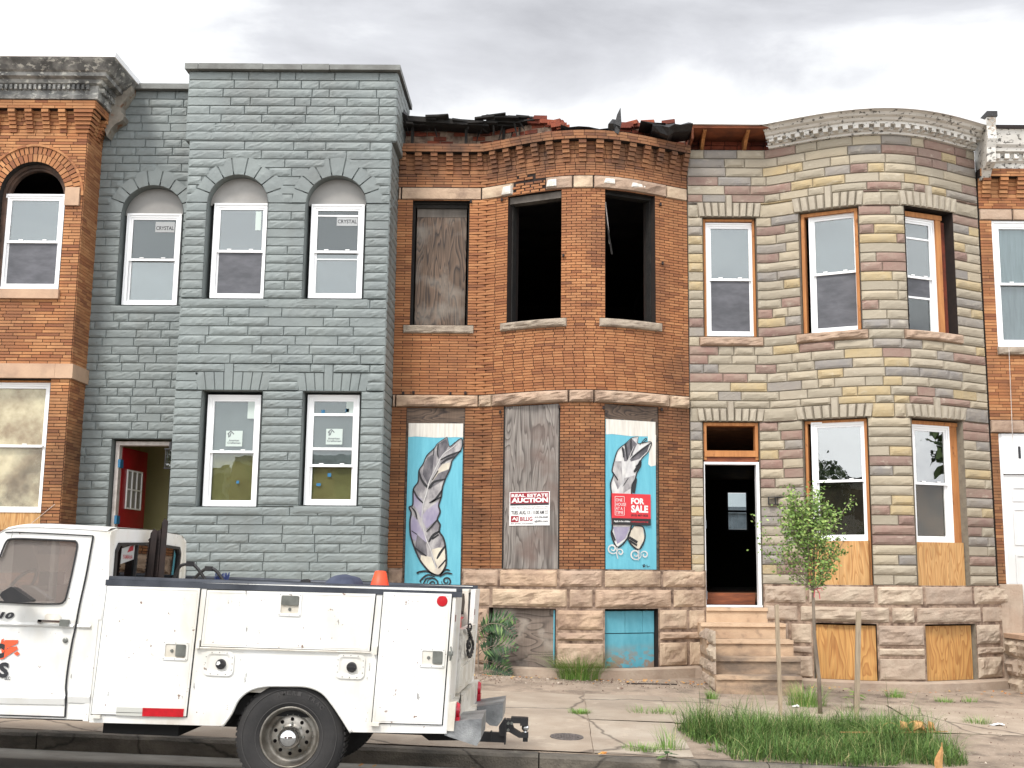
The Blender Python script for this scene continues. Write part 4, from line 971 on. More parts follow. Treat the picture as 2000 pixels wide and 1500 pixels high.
stones(b, PGf, GB0, GB1, .2, zc1, cutsF + [vA, vB] + vk, h=.125, rnd=rg, lr=(.28, .8), **kw)
stones(b, PGf, GB0 - .06, GB1 + .06, zc2, ztopf, [], h=.125, rnd=rg, lr=(.22, .7), extra=.010, **kw)
# sloping transition row where the parapet steps forward
x = GB0 - .05
class PX:                                              # profile tilted between two heights
    def P(s, t, z, o=0.0):
        k_ = (z - zc1) / (zc2 - zc1); k_ = max(0, min(1, k_)); sx_ = (t - (GB0 + GB1) / 2) * (1 + .12 * k_ / (GB1 - GB0)); return Vector(((GB0 + GB1) / 2 + sx_, YG - .010 * k_ - o, z))
PXf = PX(); stones(b, PXf, GB0, GB1, zc1, zc2, [], h=.14, rnd=rg, **kw)
for c in (gA, gB): ring(b, PGf, c, .23, 9, rg, base=.004, amp=.005, mg=.004)
for c in (gLA, gLB): voussoirs(b, PGf, c, .26, .12, 8, .07, .05, rnd=rg, base=.004, amp=.005, mg=.004)
wG = build(b, 'formstone_wall', mFormGrey, hG)
b = MB(); stones(b, PGr, YG, YF + .0, .2, zc1, [], h=.125, rnd=rg, lr=(.3, .5), **kw)
PGr2 = Prof(lambda s: (GB1 + .06, s)); stones(b, PGr2, YG - .010, YF + .6, zc2 - .0, ztopf, [], h=.125, rnd=rg, lr=(.3, .5), **kw)
b.cur = 0; b.quad(Vector((GB1, YG, zc1)), Vector((GB1, YF, zc1)), Vector((GB1 + .07, YF, zc2)), Vector((GB1 + .07, YG - .010, zc2)))
build(b, 'formstone_side', mFormGrey, hG)
b = MB(); PGl2 = Prof(lambda s: (GB0 - .06, -s)); stones(b, PGl, -YF, -YG, .2, zc1, [], h=.125, rnd=rg, lr=(.3, .5), **kw); stones(b, PGl2, -YF - .4, -YG + .010, zc2, ztopf, [], h=.125, rnd=rg, lr=(.3, .5), **kw)
b.quad(Vector((GB0, YG, zc1)), Vector((GB0, YF, zc1)), Vector((GB0 - .07, YF, zc2)), Vector((GB0 - .07, YG - .010, zc2)))
stones(b, PGd, GL, GB0, .2, ztopd, [gD, gDoor], h=.125, rnd=rg, lr=(.22, .55), **kw)
ring(b, PGd, gD, .21, 9, rg, base=.004, amp=.005, mg=.004)
build(b, 'formstone_wall', mFormGrey, hG)
b = MB(); backing(b, PGf, GB0, GB1, -.1, zc2, cutsF, -.010, 5); backing(b, PGd, GL, GB0, -.1, ztopd, [gD, gDoor], -.010, 5)
backing(b, PGr, YG, YF, -.1, zc2, [], -.010, 5); backing(b, PGl, -YF, -YG, -.1, zc2, [], -.010, 5)
b.box(GB0 - .055, GB1 + .055, YG + .004, YF + .6, zc2 - .01, ztopf - .01)
build(b, 'joint_bed', mFormGreyJ, wG)
b = MB()                                               # smooth reveals
for pr, c in ((PGf, gA), (PGf, gB), (PGf, gLA), (PGf, gLB), (PGd, gD), (PGd, gDoor)): b = MB(); reveal(b, pr, hole_loop(c), .018, -.32); build(b, 'reveal', mFormGrey, hG)
b = MB()                                               # coping stones
xs = [GB0 - .11] + [at(p, 130, YG).x for p in (391, 517, 592, 646)] + [GB1 + .11]
for a_, c_ in zip(xs, xs[1:]): b.box(a_ + .004, c_ - .004, YG - .10, YF + .6, ztopf + rg.uniform(0, .006), ztopf + .085 + rg.uniform(-.004, .004))
b.box(GL, GB0 - .12, YF - .10, YF + .4, ztopd, ztopd + .085)
build(b, 'coping', mat('grey painted coping', C(124, 126, 122), C(98, 98, 94), sc=3, rough=.6, bump=.3, bsc=20), hG)
for c in (gA, gB, gLA, gLB):
    b = MB(); stone(b, PGf, ((c.x0 - .08, c.z0 - .12), (c.x1 + .08, c.z0 - .12), (c.x1 + .08, c.z0 - .002), (c.x0 - .08, c.z0 - .002)), base=.014, amp=.008, rnd=rg); build(b, 'sill', mFormGrey, hG)
b = MB(); stone(b, PGd, ((gD.x0 - .08, gD.z0 - .12), (gD.x1 + .06, gD.z0 - .12), (gD.x1 + .06, gD.z0 - .002), (gD.x0 - .08, gD.z0 - .002)), base=.014, amp=.008, rnd=rg)
build(b, 'sill', mFormGrey, hG)
# windows
def gwin(c, Y, l, r, t, b_, set_=.14, **k):
    x0, x1 = at(l, (t + b_) / 2, Y + set_).x, at(r, (t + b_) / 2, Y + set_).x; z0, z1 = at((l + r) / 2, b_, Y + set_).z, at((l + r) / 2, t, Y + set_).z
    F = Fr((x0, Y + set_, max(z0, c.z0)), (1, 0, 0)); return (F,) + dh_window(hG, F, x1 - x0, z1 - max(z0, c.z0), **k)
def archfill(c, Y, z0, set_, m, inner=None):
    b = MB(); F = Fr((0, Y + set_, 0), (1, 0, 0)); n = 20
    pts = [(c.c + (c.r - .012) * math.cos(PI * i / n), c.z1 + (c.arch - .012) * math.sin(PI * i / n)) for i in range(n + 1)] + [(c.x0 + .012, z0), (c.x1 - .012, z0)]
    b.plate(F, [pts], -.02, 0); build(b, 'arch_panel', m, hG)
    b = MB()
    for i in range(n):
        a0, a1 = PI * i / n, PI * (i + 1) / n; q = lambda a, e: F.p(c.c + (c.r - e) * math.cos(a), c.z1 + (c.arch - e) * math.sin(a), .006)
        b.quad(q(a0, .005), q(a1, .005), q(a1, .03), q(a0, .03))
    build(b, 'arch_trim', mPanelGrey, hG)
def sticker(win, F, u0, u1, v0, v1, w, m, txt=(), tm=None, name='sticker'):
    b = MB(); b.boxf(F, u0, u1, v0, v1, w, w + .002); s = build(b, name, m, win)
    if txt:
        b = MB()
        for t_, a, c_, a2, c2 in txt: text(b, F, t_, u0 + (u1 - u0) * a, u0 + (u1 - u0) * a2, v1 - (v1 - v0) * c2, v1 - (v1 - v0) * c_, w + .0032, .02)
        build(b, 'sticker_lettering', tm or mInkGrey, win, fixn=False)
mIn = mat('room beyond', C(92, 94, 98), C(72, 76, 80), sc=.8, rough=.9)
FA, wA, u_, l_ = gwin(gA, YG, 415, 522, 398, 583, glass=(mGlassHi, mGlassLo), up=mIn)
archfill(gA, YG, wA and FA.p(0, at(468, 398, YG + .14).z - FA.o.z).z, .15, mFilmGrey)
sticker(wA, FA, u_[1] - .11, u_[1] - .03, u_[3] - .3, u_[3] - .02, -.025, mSticker)
FB, wB, u_, l_ = gwin(gB, YG, 606, 709, 400, 583, glass=(mGlassLo, mGlassHi), lower=None, up=mIn, low=mFilmGrey)
archfill(gB, YG, at(657, 400, YG + .14).z, .15, mPanelGrey)
sticker(wB, FB, u_[1] - .31, u_[1] - .01, u_[3] - .22, u_[3] - .06, -.025, mStickerG, [('CRYSTAL', .04, .42, .96, .78)], mInk)
b = MB(); b.boxf(FB, u_[0], u_[1], u_[3] - .085, u_[3] - .065, -.03, -.012); build(b, 'sash_rail', mVinyl, wB); b = MB(); b.boxf(FB, l_[0], l_[1], l_[3] - .10, l_[3] - .085, -.06, -.045); build(b, 'sash_rail', mVinyl, wB)
FD, wD, u_, l_ = gwin(gD, YF, 244, 350, 418, 596, glass=(mGlassLo, mGlassHi), lower=None, up=mIn, low=mFilmGrey)
archfill(gD, YF, at(297, 418, YF + .14).z, .15, mPanelGrey)
sticker(wD, FD, u_[1] - .31, u_[1] - .02, u_[3] - .19, u_[3] - .03, -.025, mStickerG, [('CRYSTAL', .04, .42, .96, .80)], mInk)
FE, wE, u_, l_ = gwin(gLA, YG, 402, 505, 772, 989, mid=.49, lower=None, up=mFilmGrey, low=mLitRoom)
sticker(wE, FE, u_[0] + .18, u_[0] + .41, u_[2] + .06, u_[2] + .28, -.025, mSticker, [('American', .18, .55, .8, .68), ('Craftsman', .1, .71, .9, .84)])
sticker(wE, FE, u_[1] - .10, u_[1], u_[3] - .24, u_[3], -.025, mSticker)
sticker(wE, FE, .43, .47, .32, .36, -.059, mBlueTape, name='tape')
FH, wH, u_, l_ = gwin(gLB, YG, 598, 699, 772, 987, mid=.36, lower=None, up=mFilmGrey, low=mLitRoom)
sticker(wH, FH, u_[0] + .18, u_[0] + .41, u_[2] + .28, u_[2] + .50, -.025, mSticker, [('American', .12, .55, .84, .68), ('Craftsman', .08, .71, .94, .84)])
sticker(wH, FH, u_[1] - .10, u_[1], u_[3] - .17, u_[3], -.025, mSticker)
for a_, c_ in ((.10, .12), (.44, .10)): sticker(wH, FH, u_[0] + a_, u_[0] + a_ + .05, u_[3] - c_ - .05, u_[3] - c_, -.025, mBlueTape, name='tape')
sticker(wH, FH, .30, .35, .40, .45, -.059, mBlueTape, name='tape'); sticker(wH, FH, .15, .21, .27, .31, -.059, mBlueTape, name='tape')
b = MB(); b.boxf(FH, u_[0], u_[1], u_[3] - .205, u_[3] - .17, -.03, -.008); build(b, 'sash_rail', mVinyl, wH); b = MB(); b.boxf(FH, u_[0], u_[1], u_[2] + .20, u_[2] + .235, -.03, -.008); build(b, 'sash_rail', mVinyl, wH)
def house_mark(win, F, u0, v0, s_):
    b = MB(); 
    for p in (((0, .5), (.5, 1)), ((.5, 1), (1, .5)), ((.2, .6), (.2, 0)), ((.55, .75), (.35, .1))): b.ribbon(F, [(u0 + s_ * p[0][0], v0 + s_ * p[0][1]), (u0 + s_ * p[1][0], v0 + s_ * p[1][1])], .012, -.0218)
    build(b, 'sticker_emblem', mInkGrey, win, fixn=False)
house_mark(wE, FE, FE and .285, gLA.z1 * 0 + (gLA.z1 - gLA.z0) * .49 + .17, .09); house_mark(wH, FH, .29, (gLB.z1 - gLB.z0) * .36 + .40, .09)
# door
FDo = Fr((gDoor.x0, YF + .10, 1.25), (1, 0, 0)); W = gDoor.x1 - gDoor.x0; H = gDoor.z1 - 1.25
b = MB(); b.boxf(FDo, .02, .075, 0, H - .04, -.16, 0); b.boxf(FDo, .02, W - .0, H - .085, H - .03, -.16, 0.002); b.boxf(FDo, W - .03, W - .004, 0, H - .09, -.16, 0); b.boxf(FDo, .0, W, -.06, .0, -.3, .05); df = build(b, 'door_frame', mPinkPale, hG)
an = math.radians(85); FD2 = Fr(FDo.p(.08, .01, -.12), (math.cos(an), math.sin(an), 0)); dw, dh = .86, H - .11
def door_leaf(par, F, w_, h_, m, mt, lites=True, flip=1):
    b = MB(); b.boxf(F, 0, w_, 0, h_, -.045, 0)
    for u0, u1, v0, v1 in ((.12, w_ * .5 - .04, .18, h_ * .5 - .12), (w_ * .5 + .04, w_ - .12, .18, h_ * .5 - .12)):
        for q in ((u0, u1, v0, v0 + .025), (u0, u1, v1 - .025, v1), (u0, u0 + .025, v0 + .025, v1 - .025), (u1 - .025, u1, v0 + .025, v1 - .025)): b.boxf(F, *q, .0, .012)
    d = build(b, 'door', m, par)
    if lites:
        b = MB(); u0, u1, v0, v1 = w_ * .2, w_ * .8, h_ * .60, h_ * .86
        b.boxf(F, u0, u1, v0, v1, .0, .006); build(b, 'door_glass', mGlassLo if False else mFilmGrey, d)
        b = MB(); t = .022
        for k in range(4): u = u0 + (u1 - u0 - t) * k / 3; b.boxf(F, u, u + t, v0, v1, .006, .022)
        for k in range(3): v = v0 + (v1 - v0 - t) * k / 2; b.boxf(F, u0 + .001, u1 - .001, v, v + t, .006, .020)
        build(b, 'door_muntins', mVinyl, d)
    return d
dR = door_leaf(hG, FD2, dw, dh, mRedDoor, mVinyl)
b = MB(); b.lathe(FD2, dw - .07, dh * .40, [(.0, .10), (.025, .10), (.034, .08), (.03, .055), (.014, .045), (.014, .02), (.032, .018), (.034, .0)], 14); b.lathe(FD2, dw - .07, dh * .47, [(0, .03), (.026, .028), (.03, 0)], 14); build(b, 'door_knob', mBrass, dR)
b = MB()
for v in (.35, dh * .5, dh - .3): b.boxf(FDo, .065, .10, v, v + .12, -.13, .004)
build(b, 'hinge', mBlueTape, df)
# hall behind the open door
b = MB(); b.box(gDoor.x1 + .02, gDoor.x1 + .1, YF + .33, YF + 2, 1.2, 3.9); b.box(gDoor.x0 - .32, gDoor.x1 + .1, YF + 1.9, YF + 2, 1.2, 3.9); b.box(gDoor.x0 - .32, gDoor.x0 - .25, YF + .33, YF + 1.9, 1.2, 3.9); b.box(gDoor.x0 - .32, gDoor.x1 + .1, YF + .33, YF + 2, 3.92, 3.99); build(b, 'hall_wall', mOlive, hG)
# wall lantern beside the door
FLn = Fr(at(331, 895, YF - .10), (1, 0, 0)); b = MB()
for a_, c_ in ((-.05, -.05), (-.05, .04), (.04, -.05), (.04, .04)): b.boxf(FLn, a_, a_ + .012, -.14, .12, c_, c_ + .012)
b.boxf(FLn, -.06, .062, .12, .14, -.06, .062); b.boxf(FLn, -.06, .062, -.155, -.14, -.06, .062); b.boxf(FLn, -.015, .015, .14, .24, -.10, .0); b.boxf(FLn, -.03, .03, -.02, .24, -.105, -.085)
la = build(b, 'wall_lantern', mBlk, hG); b = MB(); b.boxf(FLn, -.036, .038, -.135, .118, -.036, .038); build(b, 'lantern_glass', glassmat('lantern glass', .1, (.8, .8, .78)), la)
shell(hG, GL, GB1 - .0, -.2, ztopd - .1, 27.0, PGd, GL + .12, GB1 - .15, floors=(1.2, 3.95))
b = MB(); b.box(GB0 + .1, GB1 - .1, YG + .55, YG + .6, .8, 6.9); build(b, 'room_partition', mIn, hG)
# ================================================================== LEFT BRICK HOUSE
YL = 16.45
LX1 = at(138, 720, YL).x; LX0 = LX1 - 4.4
PLf = Prof(lambda x: (x, YL)); PLr = Prof(lambda s: (LX1, s))
hL = thing('brick_rowhouse', 'tan brick rowhouse with a blackened cornice and one arched upper window', 'house', ((LX0 + LX1) / 2, YL, .5))
zl = lambda py, px=60: at(px, py, YL).z
aU = Cut(at(-9, 470, YL).x, at(122, 470, YL).x, zl(566), zl(382), arch=zl(316) - zl(382), ring=.22)
aL = Cut(at(-62, 870, YL).x, at(90, 870, YL).x, zl(1035), zl(740))
zt, zcb1, zcb0 = zl(203), zl(219), zl(260)
zbd1, zbd0 = zl(711), zl(739)
rl = random.Random(17); lfl = lambda x: rl.choice((.18, .26, .33))
b = MB(); cutsL = [aU, aL]
imp = Cut(aU.x1, at(157, 385, YL).x, zl(402), zl(367), hole=False); imp2 = Cut(aU.x0 - .25, aU.x0, zl(402), zl(367), hole=False)
sl_ = Cut(aU.x0 - .05, aU.x1 + .02, zl(584), zl(566), hole=False)
bricks(b, PLf, LX0, LX1, .3, zbd0, cutsL, j=.009, lf=lfl, rnd=rl); bricks(b, PLf, LX0, LX1, zbd1, zcb0, cutsL + [imp, imp2, sl_], j=.009, lf=lfl, rnd=rl)
bricks(b, PLr, YL, YF, .3, zbd0, [], lf=lfl, rnd=rl); bricks(b, PLr, YL, YF, zbd1, zcb0, [], lf=lfl, rnd=rl)
h5 = (zcb1 - zcb0) / 6
for k in range(6):
    za = zcb0 + k * h5
    bricks(b, PLf, LX0, LX1 + .012 * k, za, za + h5, [], h=h5, lf=lfl, rnd=rl, extra=.010 * k); bricks(b, PLr, YL, YF, za, za + h5, [], h=h5, lf=lfl, rnd=rl, extra=.010 * k)
    x = LX1 - .30
    brick(b, PLf, LX1 - .17, LX1 + .018 * k + .02, za + .004, za + h5 - .004, .028 + .024 * k, 0)
    brick(b, PLr, YL - .01 - .022 * k, YL + .14, za + .004, za + h5 - .004, .028 + .018 * k, 0)
    while x > LX0: brick(b, PLf, x - .1, x, za + .004, za + h5 - .004, .028 + .024 * k, 0); x -= .245
    for s_ in (YL + .3, ): brick(b, PLr, s_, s_ + .1, za + .004, za + h5 - .004, .028 + .024 * k, 0)
bricks(b, PLf, LX0, LX1 + .14, zcb1, zt, [], lf=lfl, rnd=rl, extra=.15); bricks(b, PLr, YL - .15, YF, zcb1, zt, [], lf=lfl, rnd=rl, extra=.14)
for (w0_, w1_, n_) in ((.0, .115, 25), (.12, .225, 31)):            # two brick rings
    for i in range(n_):
        q0, q1 = PI * i / n_ + .012, PI * (i + 1) / n_ - .012; pt = lambda q, e: PLf.P(aU.c + (aU.r + e) * math.cos(q), aU.z1 + (aU.arch + e) * math.sin(q), .013)
        pb = lambda q, e: PLf.P(aU.c + (aU.r + e) * math.cos(q), aU.z1 + (aU.arch + e) * math.sin(q), 0)
        A = [pt(q0, w0_), pt(q1, w0_), pt(q1, w1_), pt(q0, w1_)]; B_ = [pb(q0, w0_), pb(q1, w0_), pb(q1, w1_), pb(q0, w1_)]
        b.add(A + B_, [(0, 1, 2, 3)] + [(k, (k + 1) % 4, (k + 1) % 4 + 4, k + 4) for k in range(4)])
for i in range(34):                                                # outer hood mould
    q0, q1 = PI * i / 34, PI * (i + 1) / 34; pt = lambda q, e, o: PLf.P(aU.c + (aU.r + e) * math.cos(q), aU.z1 + (aU.arch + e) * math.sin(q), o)
    b.add([pt(q0, .228, .03), pt(q1, .228, .03), pt(q1, .262, .03), pt(q0, .262, .03), pt(q0, .228, 0), pt(q1, .228, 0), pt(q1, .262, 0), pt(q0, .262, 0)], [(0, 1, 2, 3), (0, 1, 5, 4), (2, 3, 7, 6)])
wL_ = build(b, 'brick_wall', mBrickL, hL)
b = MB(); backing(b, PLf, LX0, LX1 + .0, -.1, zt, cutsL, 0, 5); backing(b, PLr, YL, YF + .2, -.1, zt, [], 0, 5); b.box(LX0, LX1 + .135, YL - .146, YF, zcb1, zt + .02); build(b, 'mortar', mMortarDark, wL_)
for c in (aU, aL): b = MB(); reveal(b, PLf, hole_loop(c), .01, -.33); build(b, 'reveal', mChar, hL)
b = MB(); bw = LX1
b.boxf(Fr((0, YL, 0), (1, 0, 0)), LX0, at(110, 725, YL).x - .003, zbd0, zbd1, -.1, .05); b.boxf(Fr((0, YL, 0), (1, 0, 0)), at(110, 725, YL).x, LX1 + .05, zbd0, zbd1, -.1, .05); b.box(LX1 - .1, LX1 + .05, YL + .1, YF, zbd0, zbd1)
build(b, 'stone_band', mSandFlat, hL)
b = MB(); F0 = Fr((0, YL, 0), (1, 0, 0)); b.boxf(F0, imp.x0 + .004, imp.x1, imp.z0, imp.z1, -.1, .05); build(b, 'impost_block', mSandFlat, hL)
b = MB(); b.boxf(F0, sl_.x0, sl_.x1, sl_.z0, sl_.z1, -.25, .06); build(b, 'stone_sill', mSandFlat, hL)
b = MB()                                                           # old arched frame
for i in range(24):
    q0, q1 = PI * i / 24, PI * (i + 1) / 24
    for e0, e1, o in ((.004, .05, -.10), (.05, .085, -.14)):
        pt = lambda q, e: PLf.P(aU.c + (aU.r - e) * math.cos(q), aU.z1 + (aU.arch - e) * math.sin(q), o); pp = lambda q, e: PLf.P(aU.c + (aU.r - e) * math.cos(q), aU.z1 + (aU.arch - e) * math.sin(q), o - .08)
        b.add([pt(q0, e0), pt(q1, e0), pt(q1, e1), pt(q0, e1), pp(q0, e1), pp(q1, e1)], [(0, 1, 2, 3), (3, 2, 5, 4)])
b.boxf(F0, aU.x0 + .004, aU.x0 + .07, aU.z0, aU.z1, -.2, -.1)
build(b, 'arched_frame', mat('old brown frame paint', C(96, 72, 58), C(60, 46, 38), sc=5, rough=.8), hL)
def lwin(l, r, t, b_, **k):
    Y = YL + .12; x0, x1 = at(l, (t + b_) / 2, Y).x, at(r, (t + b_) / 2, Y).x; z0, z1 = at((l + r) / 2, b_, Y).z, at((l + r) / 2, t, Y).z
    F = Fr((x0, Y, z0), (1, 0, 0)); return (F, z1 - z0) + dh_window(hL, F, x1 - x0, z1 - z0, **k)
F, H, w_, u_, l_ = lwin(5, 121, 380, 564, glass=(mGlassHi, mGlassLo), up=mIn)
F, H, w_, u_, l_ = lwin(-57, 91, 748, 1000, lower=None, up=mBlind, low=mBlind, glass=(mGlassDull, mGlassDull), ft=.045, mid=.51)
b = MB(); b.tube([F.p(l_[1] + .03, .34 * H + .3, .0), F.p(l_[1] + .06, .34 * H + .29, .14)], .014, 8); build(b, 'window_stay', mVinyl, w_)
b = MB(); b.boxf(Fr((0, YL + .12, 0), (1, 0, 0)), aL.x0 + .02, aL.x1 - .02, aL.z0, F.o.z - .004, -.03, .0); build(b, 'board', mPly, hL)
b = MB(); b.boxf(Fr((0, YL + .12, 0), (1, 0, 0)), aL.x0 + .02, aL.x1 - .005, F.o.z + H + .006, aL.z1 - .01, -.05, .04); build(b, 'timber_head', mLumber, hL)
# cornice with mitred return
def cornice(par, pts2, sec, m, name='cornice'):
    """section [(out, z)] along a plan polyline with mitred corners (outward is right-hand side)"""
    b = MB(); n = len(pts2); dirs = [(Vector(q) - Vector(p)).normalized() for p, q in zip(pts2, pts2[1:])]
    off = []
    for i in range(n):
        d0 = dirs[max(0, i - 1)]; d1 = dirs[min(n - 2, i)]; n0 = Vector((d0.y, -d0.x)); n1 = Vector((d1.y, -d1.x)); mm_ = (n0 + n1).normalized(); off.append(mm_ / max(.3, mm_.dot(n0)))
    V = []
    for p, o in zip(pts2, off):
        for e_, z in sec: V.append((p[0] + o.x * e_, p[1] + o.y * e_, z))
    k = len(sec); b.add(V, [(i * k + j, (i + 1) * k + j, (i + 1) * k + j + 1, i * k + j + 1) for i in range(n - 1) for j in range(k - 1)] + [tuple(range(k)), tuple(range((n - 1) * k, n * k))])
    return build(b, name, m, par)
zr = zl(140) ; pl = [(LX0, YL - .13), (LX1 + .13, YL - .13), (LX1 + .13, YF + .45)]
pl2 = [(LX0, YL - .13)] + [(LX0 + (LX1 + .13 - LX0) * i / 12, YL - .13) for i in range(1, 12)] + pl[1:]
zb = zt + .01; hh = zr - zb
sec = [(-.2, zb), (.05, zb), (.06, zb + .05), (.04, zb + .07), (.05, zb + .2), (.10, zb + .22), (.12, zb + .27), (.20, zb + .29), (.21, zb + .34), (.25, zb + .36), (.31, zb + .42), (.37, zr - .02), (.38, zr), (-.2, zr)]
cL_ = cornice(hL, pl2, sec, mDarkPeel)
b = MB(); x = LX1 + .06
while x > LX0: b.boxf(Fr((0, YL - .13, 0), (1, 0, 0)), x - .035, x, zb + .13, zb + .2, .04, .10); x -= .07
y = YL - .1
while y < YF: b.box(LX1 + .13 + .04, LX1 + .13 + .10, y, y + .035, zb + .13, zb + .2); y += .07
build(b, 'dentils', mDarkPeel, cL_)
cornice(hL, pl2, [(.30, zr + .001), (.40, zr + .001), (.405, zr + .075), (-.25, zr + .09)], mVinylB, 'roof_flashing')
# scrolled end bracket against the grey wall
FB_ = Fr((LX1 + .14, YF - .18, 0), (0, 1, 0), en=Vector((1, 0, 0))); zq = zr
b = MB(); out_ = [(0, zq - .02), (.0, zq - .28), (.02, zq - .36), (-.0, zq - .50), (.03, zq - .62), (.10, zq - .66), (.17, zq - .60), (.19, zq - .45), (.19, zq - .02)]
b.plate(Fr((0, YF - .16, 0), (1, 0, 0)), [[(LX1 + .1, zq - .06), (LX1 + .1, zq - .75), (LX1 + .14, zq - .86), (LX1 + .19, zq - .74), (LX1 + .26, zq - .66), (LX1 + .36, zq - .60), (LX1 + .38, zq - .54), (LX1 + .33, zq - .47), (LX1 + .32, zq - .38), (LX1 + .40, zq - .26), (LX1 + .46, zq - .14), (LX1 + .46, zq - .02)]], -.2, .04)
build(b, 'cornice_bracket', mat('bracket paint', C(160, 154, 142), C(120, 112, 102), sc=5, rough=.7, dirt=(C(128, 84, 48), 7, .56, .66)), hL)
shell(hL, LX0, LX1 - .0, -.2, zt, 27.0, PLf, LX0 + .12, LX1 - .12, floors=(1.3, 4.0))
b = MB(); b.tube([(at(52, 1030, YL - .02).x, YL - .02, at(52, 1030, YL).z), (at(107, 985, YL - .02).x, YL - .02, at(107, 985, YL).z)], .004, 4); build(b, 'loose_wire', mPinkPale, hL)
# ================================================================== MULTICOLOURED FORMSTONE HOUSE
XR0 = XC1 + .01; XR1 = at(1925, 720, YF).x; XRS = at(1979, 1180, YF).x
RA, RB, RH = at(1492, 280, YF).x, XR1 + .03, .66
def bulgeR(x):
    if x <= RA or x >= RB: return 0.0
    return RH * math.sin(PI * (x - RA) / (RB - RA)) ** 1.15
PR = Prof(lambda x: (x, YF - bulgeR(x)))
hR = thing('formstone_rowhouse', 'multicoloured stone-clad rowhouse with bowed front, white peeling cornice and open dark doorway', 'house', ((XR0 + XR1) / 2, YF, .2))
zr1 = lambda px, py: PR.z(px, py)
ztR = zF(1420, 293); zcR1 = zF(1420, 245)
zbR = PR.z(1520, 1141); zbR2 = PR.z(1520, 1180); zbR3 = PR.z(1520, 1214)
def cutR(l, r, t, b_): 
    pm = (t + b_) / 2; return Cut(PR.sx(l, pm), PR.sx(r, pm), PR.z((l + r) / 2, b_), PR.z((l + r) / 2, t))
rU = [cutR(1374, 1478, 425, 658), cutR(1563, 1680, 408, 650), cutR(1771, 1864, 412, 656)]
rD = cutR(1375, 1486, 824, 1185); rL = [cutR(1572, 1700, 820, 1141), cutR(1786, 1886, 826, 1143)]
rB = [cutR(1590, 1714, 1217, 1333), cutR(1808, 1906, 1220, 1334)]
for c in rU: c.z0, c.z1 = rU[0].z0, rU[0].z1
for c in rL: c.z0, c.z1 = zbR, rD.z1
for c in rB: c.z0, c.z1 = zF(1592, 1326, 16.7), zbR3
rr2 = random.Random(41); k = dict(base=.006, amp=.020, cell=.045, mg=.008, rnd=rr2)
vU = [vous_cut(c, .235, .06) for c in rU]; vL = [vous_cut(c, .20, .06) for c in rL + [rD]]
kc = [Cut(c.c - .045, c.c + .045, c.z1 + .2, c.z1 + h_, hole=False) for cs, h_ in ((rU, .235 + .12), (rL + [rD], .20 + .11)) for c in cs]
sil = [Cut(c.x0 - .07, c.x1 + .08, c.z0 - .14, c.z0, hole=False) for c in rU]
b = MB(); cutsR = rU + rL + [rD]
class PRs(Prof): pass
stones(b, PR, XR0, XR1, zbR, ztR, cutsR + vU + vL + kc + sil, h=.138, lr=(.2, .6), lv=[v.z1 for v in vU + vL], j=.006, **k)
wR = build(b, 'formstone_wall', mFormMulti, hR)
b = MB(); backing(b, PR, XR0, XR1, zbR, ztR, cutsR, -.012, .06); build(b, 'joint_bed', mFormJ, wR)
for c, h_, kk_ in [(c, .235, .12) for c in rU] + [(c, .20, .11) for c in rL + [rD]]:
    b = MB(); voussoirs(b, PR, c, h_, kk_, 9 if c is not rU[0] else 9, .06, .035, rnd=rr2, base=.032, amp=.012); build(b, 'voussoirs', mFormCream, hR)
for c in sil:
    b = MB(); stone(b, PR, ((c.x0, c.z0), (c.x1, c.z0), (c.x1, c.z1), (c.x0, c.z1)), base=.04, amp=.04, kind='rock', rnd=rs, nzc=6); sweep(b, PR, c.x0 + .01, c.x1 - .01, [(0, c.z0), (.035, c.z0 + .02), (.04, c.z1 - .012), (-.25, c.z1)], 8); build(b, 'stone_sill', mSandC, hR)
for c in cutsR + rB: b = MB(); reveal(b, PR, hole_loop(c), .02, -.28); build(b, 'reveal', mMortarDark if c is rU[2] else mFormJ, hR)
# sandstone base
XX = lambda px: PR.sx(px, 1160)
kb = dict(base=.028, amp=.028, kind='rock', nzc=7, cell=.04, mg=.03); x0b = rD.x1 + .01
b = MB()
band(b, PR, [x0b] + [XX(p) for p in (1577, 1711, 1804, 1899)] + [XRS - .02], zbR2, zbR, **kb)
band(b, PR, [x0b] + [XX(p) for p in (1560, 1738, 1786, 1914)] + [XRS], zbR3, zbR2, **kb)
z4 = [zbR3] + [zbR3 - (zbR3 - rB[0].z0) * q for q in (.40, .58, 1.0)]
for i, (zt_, zl_) in enumerate(zip(z4, z4[1:])):
    band(b, PR, [x0b, XX(1541), rB[0].x0] if i != 1 else [x0b, rB[0].x0], zl_, zt_, **kb); band(b, PR, [rB[0].x1, rB[1].x0], zl_, zt_, **kb)
    band(b, PR, [rB[1].x1, XX(1950), XRS] if i != 1 else [rB[1].x1, XRS], zl_, zt_, **kb)
bR = build(b, 'sandstone_base', mSandGrey, hR)
b = MB(); cb = [Cut(c.x0, c.x1, c.z0, c.z1) for c in rB]; backing(b, PR, x0b, XRS, -.2, zbR, cb, .012); build(b, 'base_mortar', mMortarPale, bR)
b = MB(); sweep(b, PR, x0b + .3, XRS - .05, [(.03, -.3), (.15, -.3), (.16, rB[0].z0 - .02), (.02, rB[0].z0 + .005)], 50); build(b, 'plinth', mSandGrey, hR)
# basement plywood
for c in rB: board(PR, c, mPly2, .03 if c is rB[0] else .05, ins=.015, par=hR, z1=c.z1 - .02)
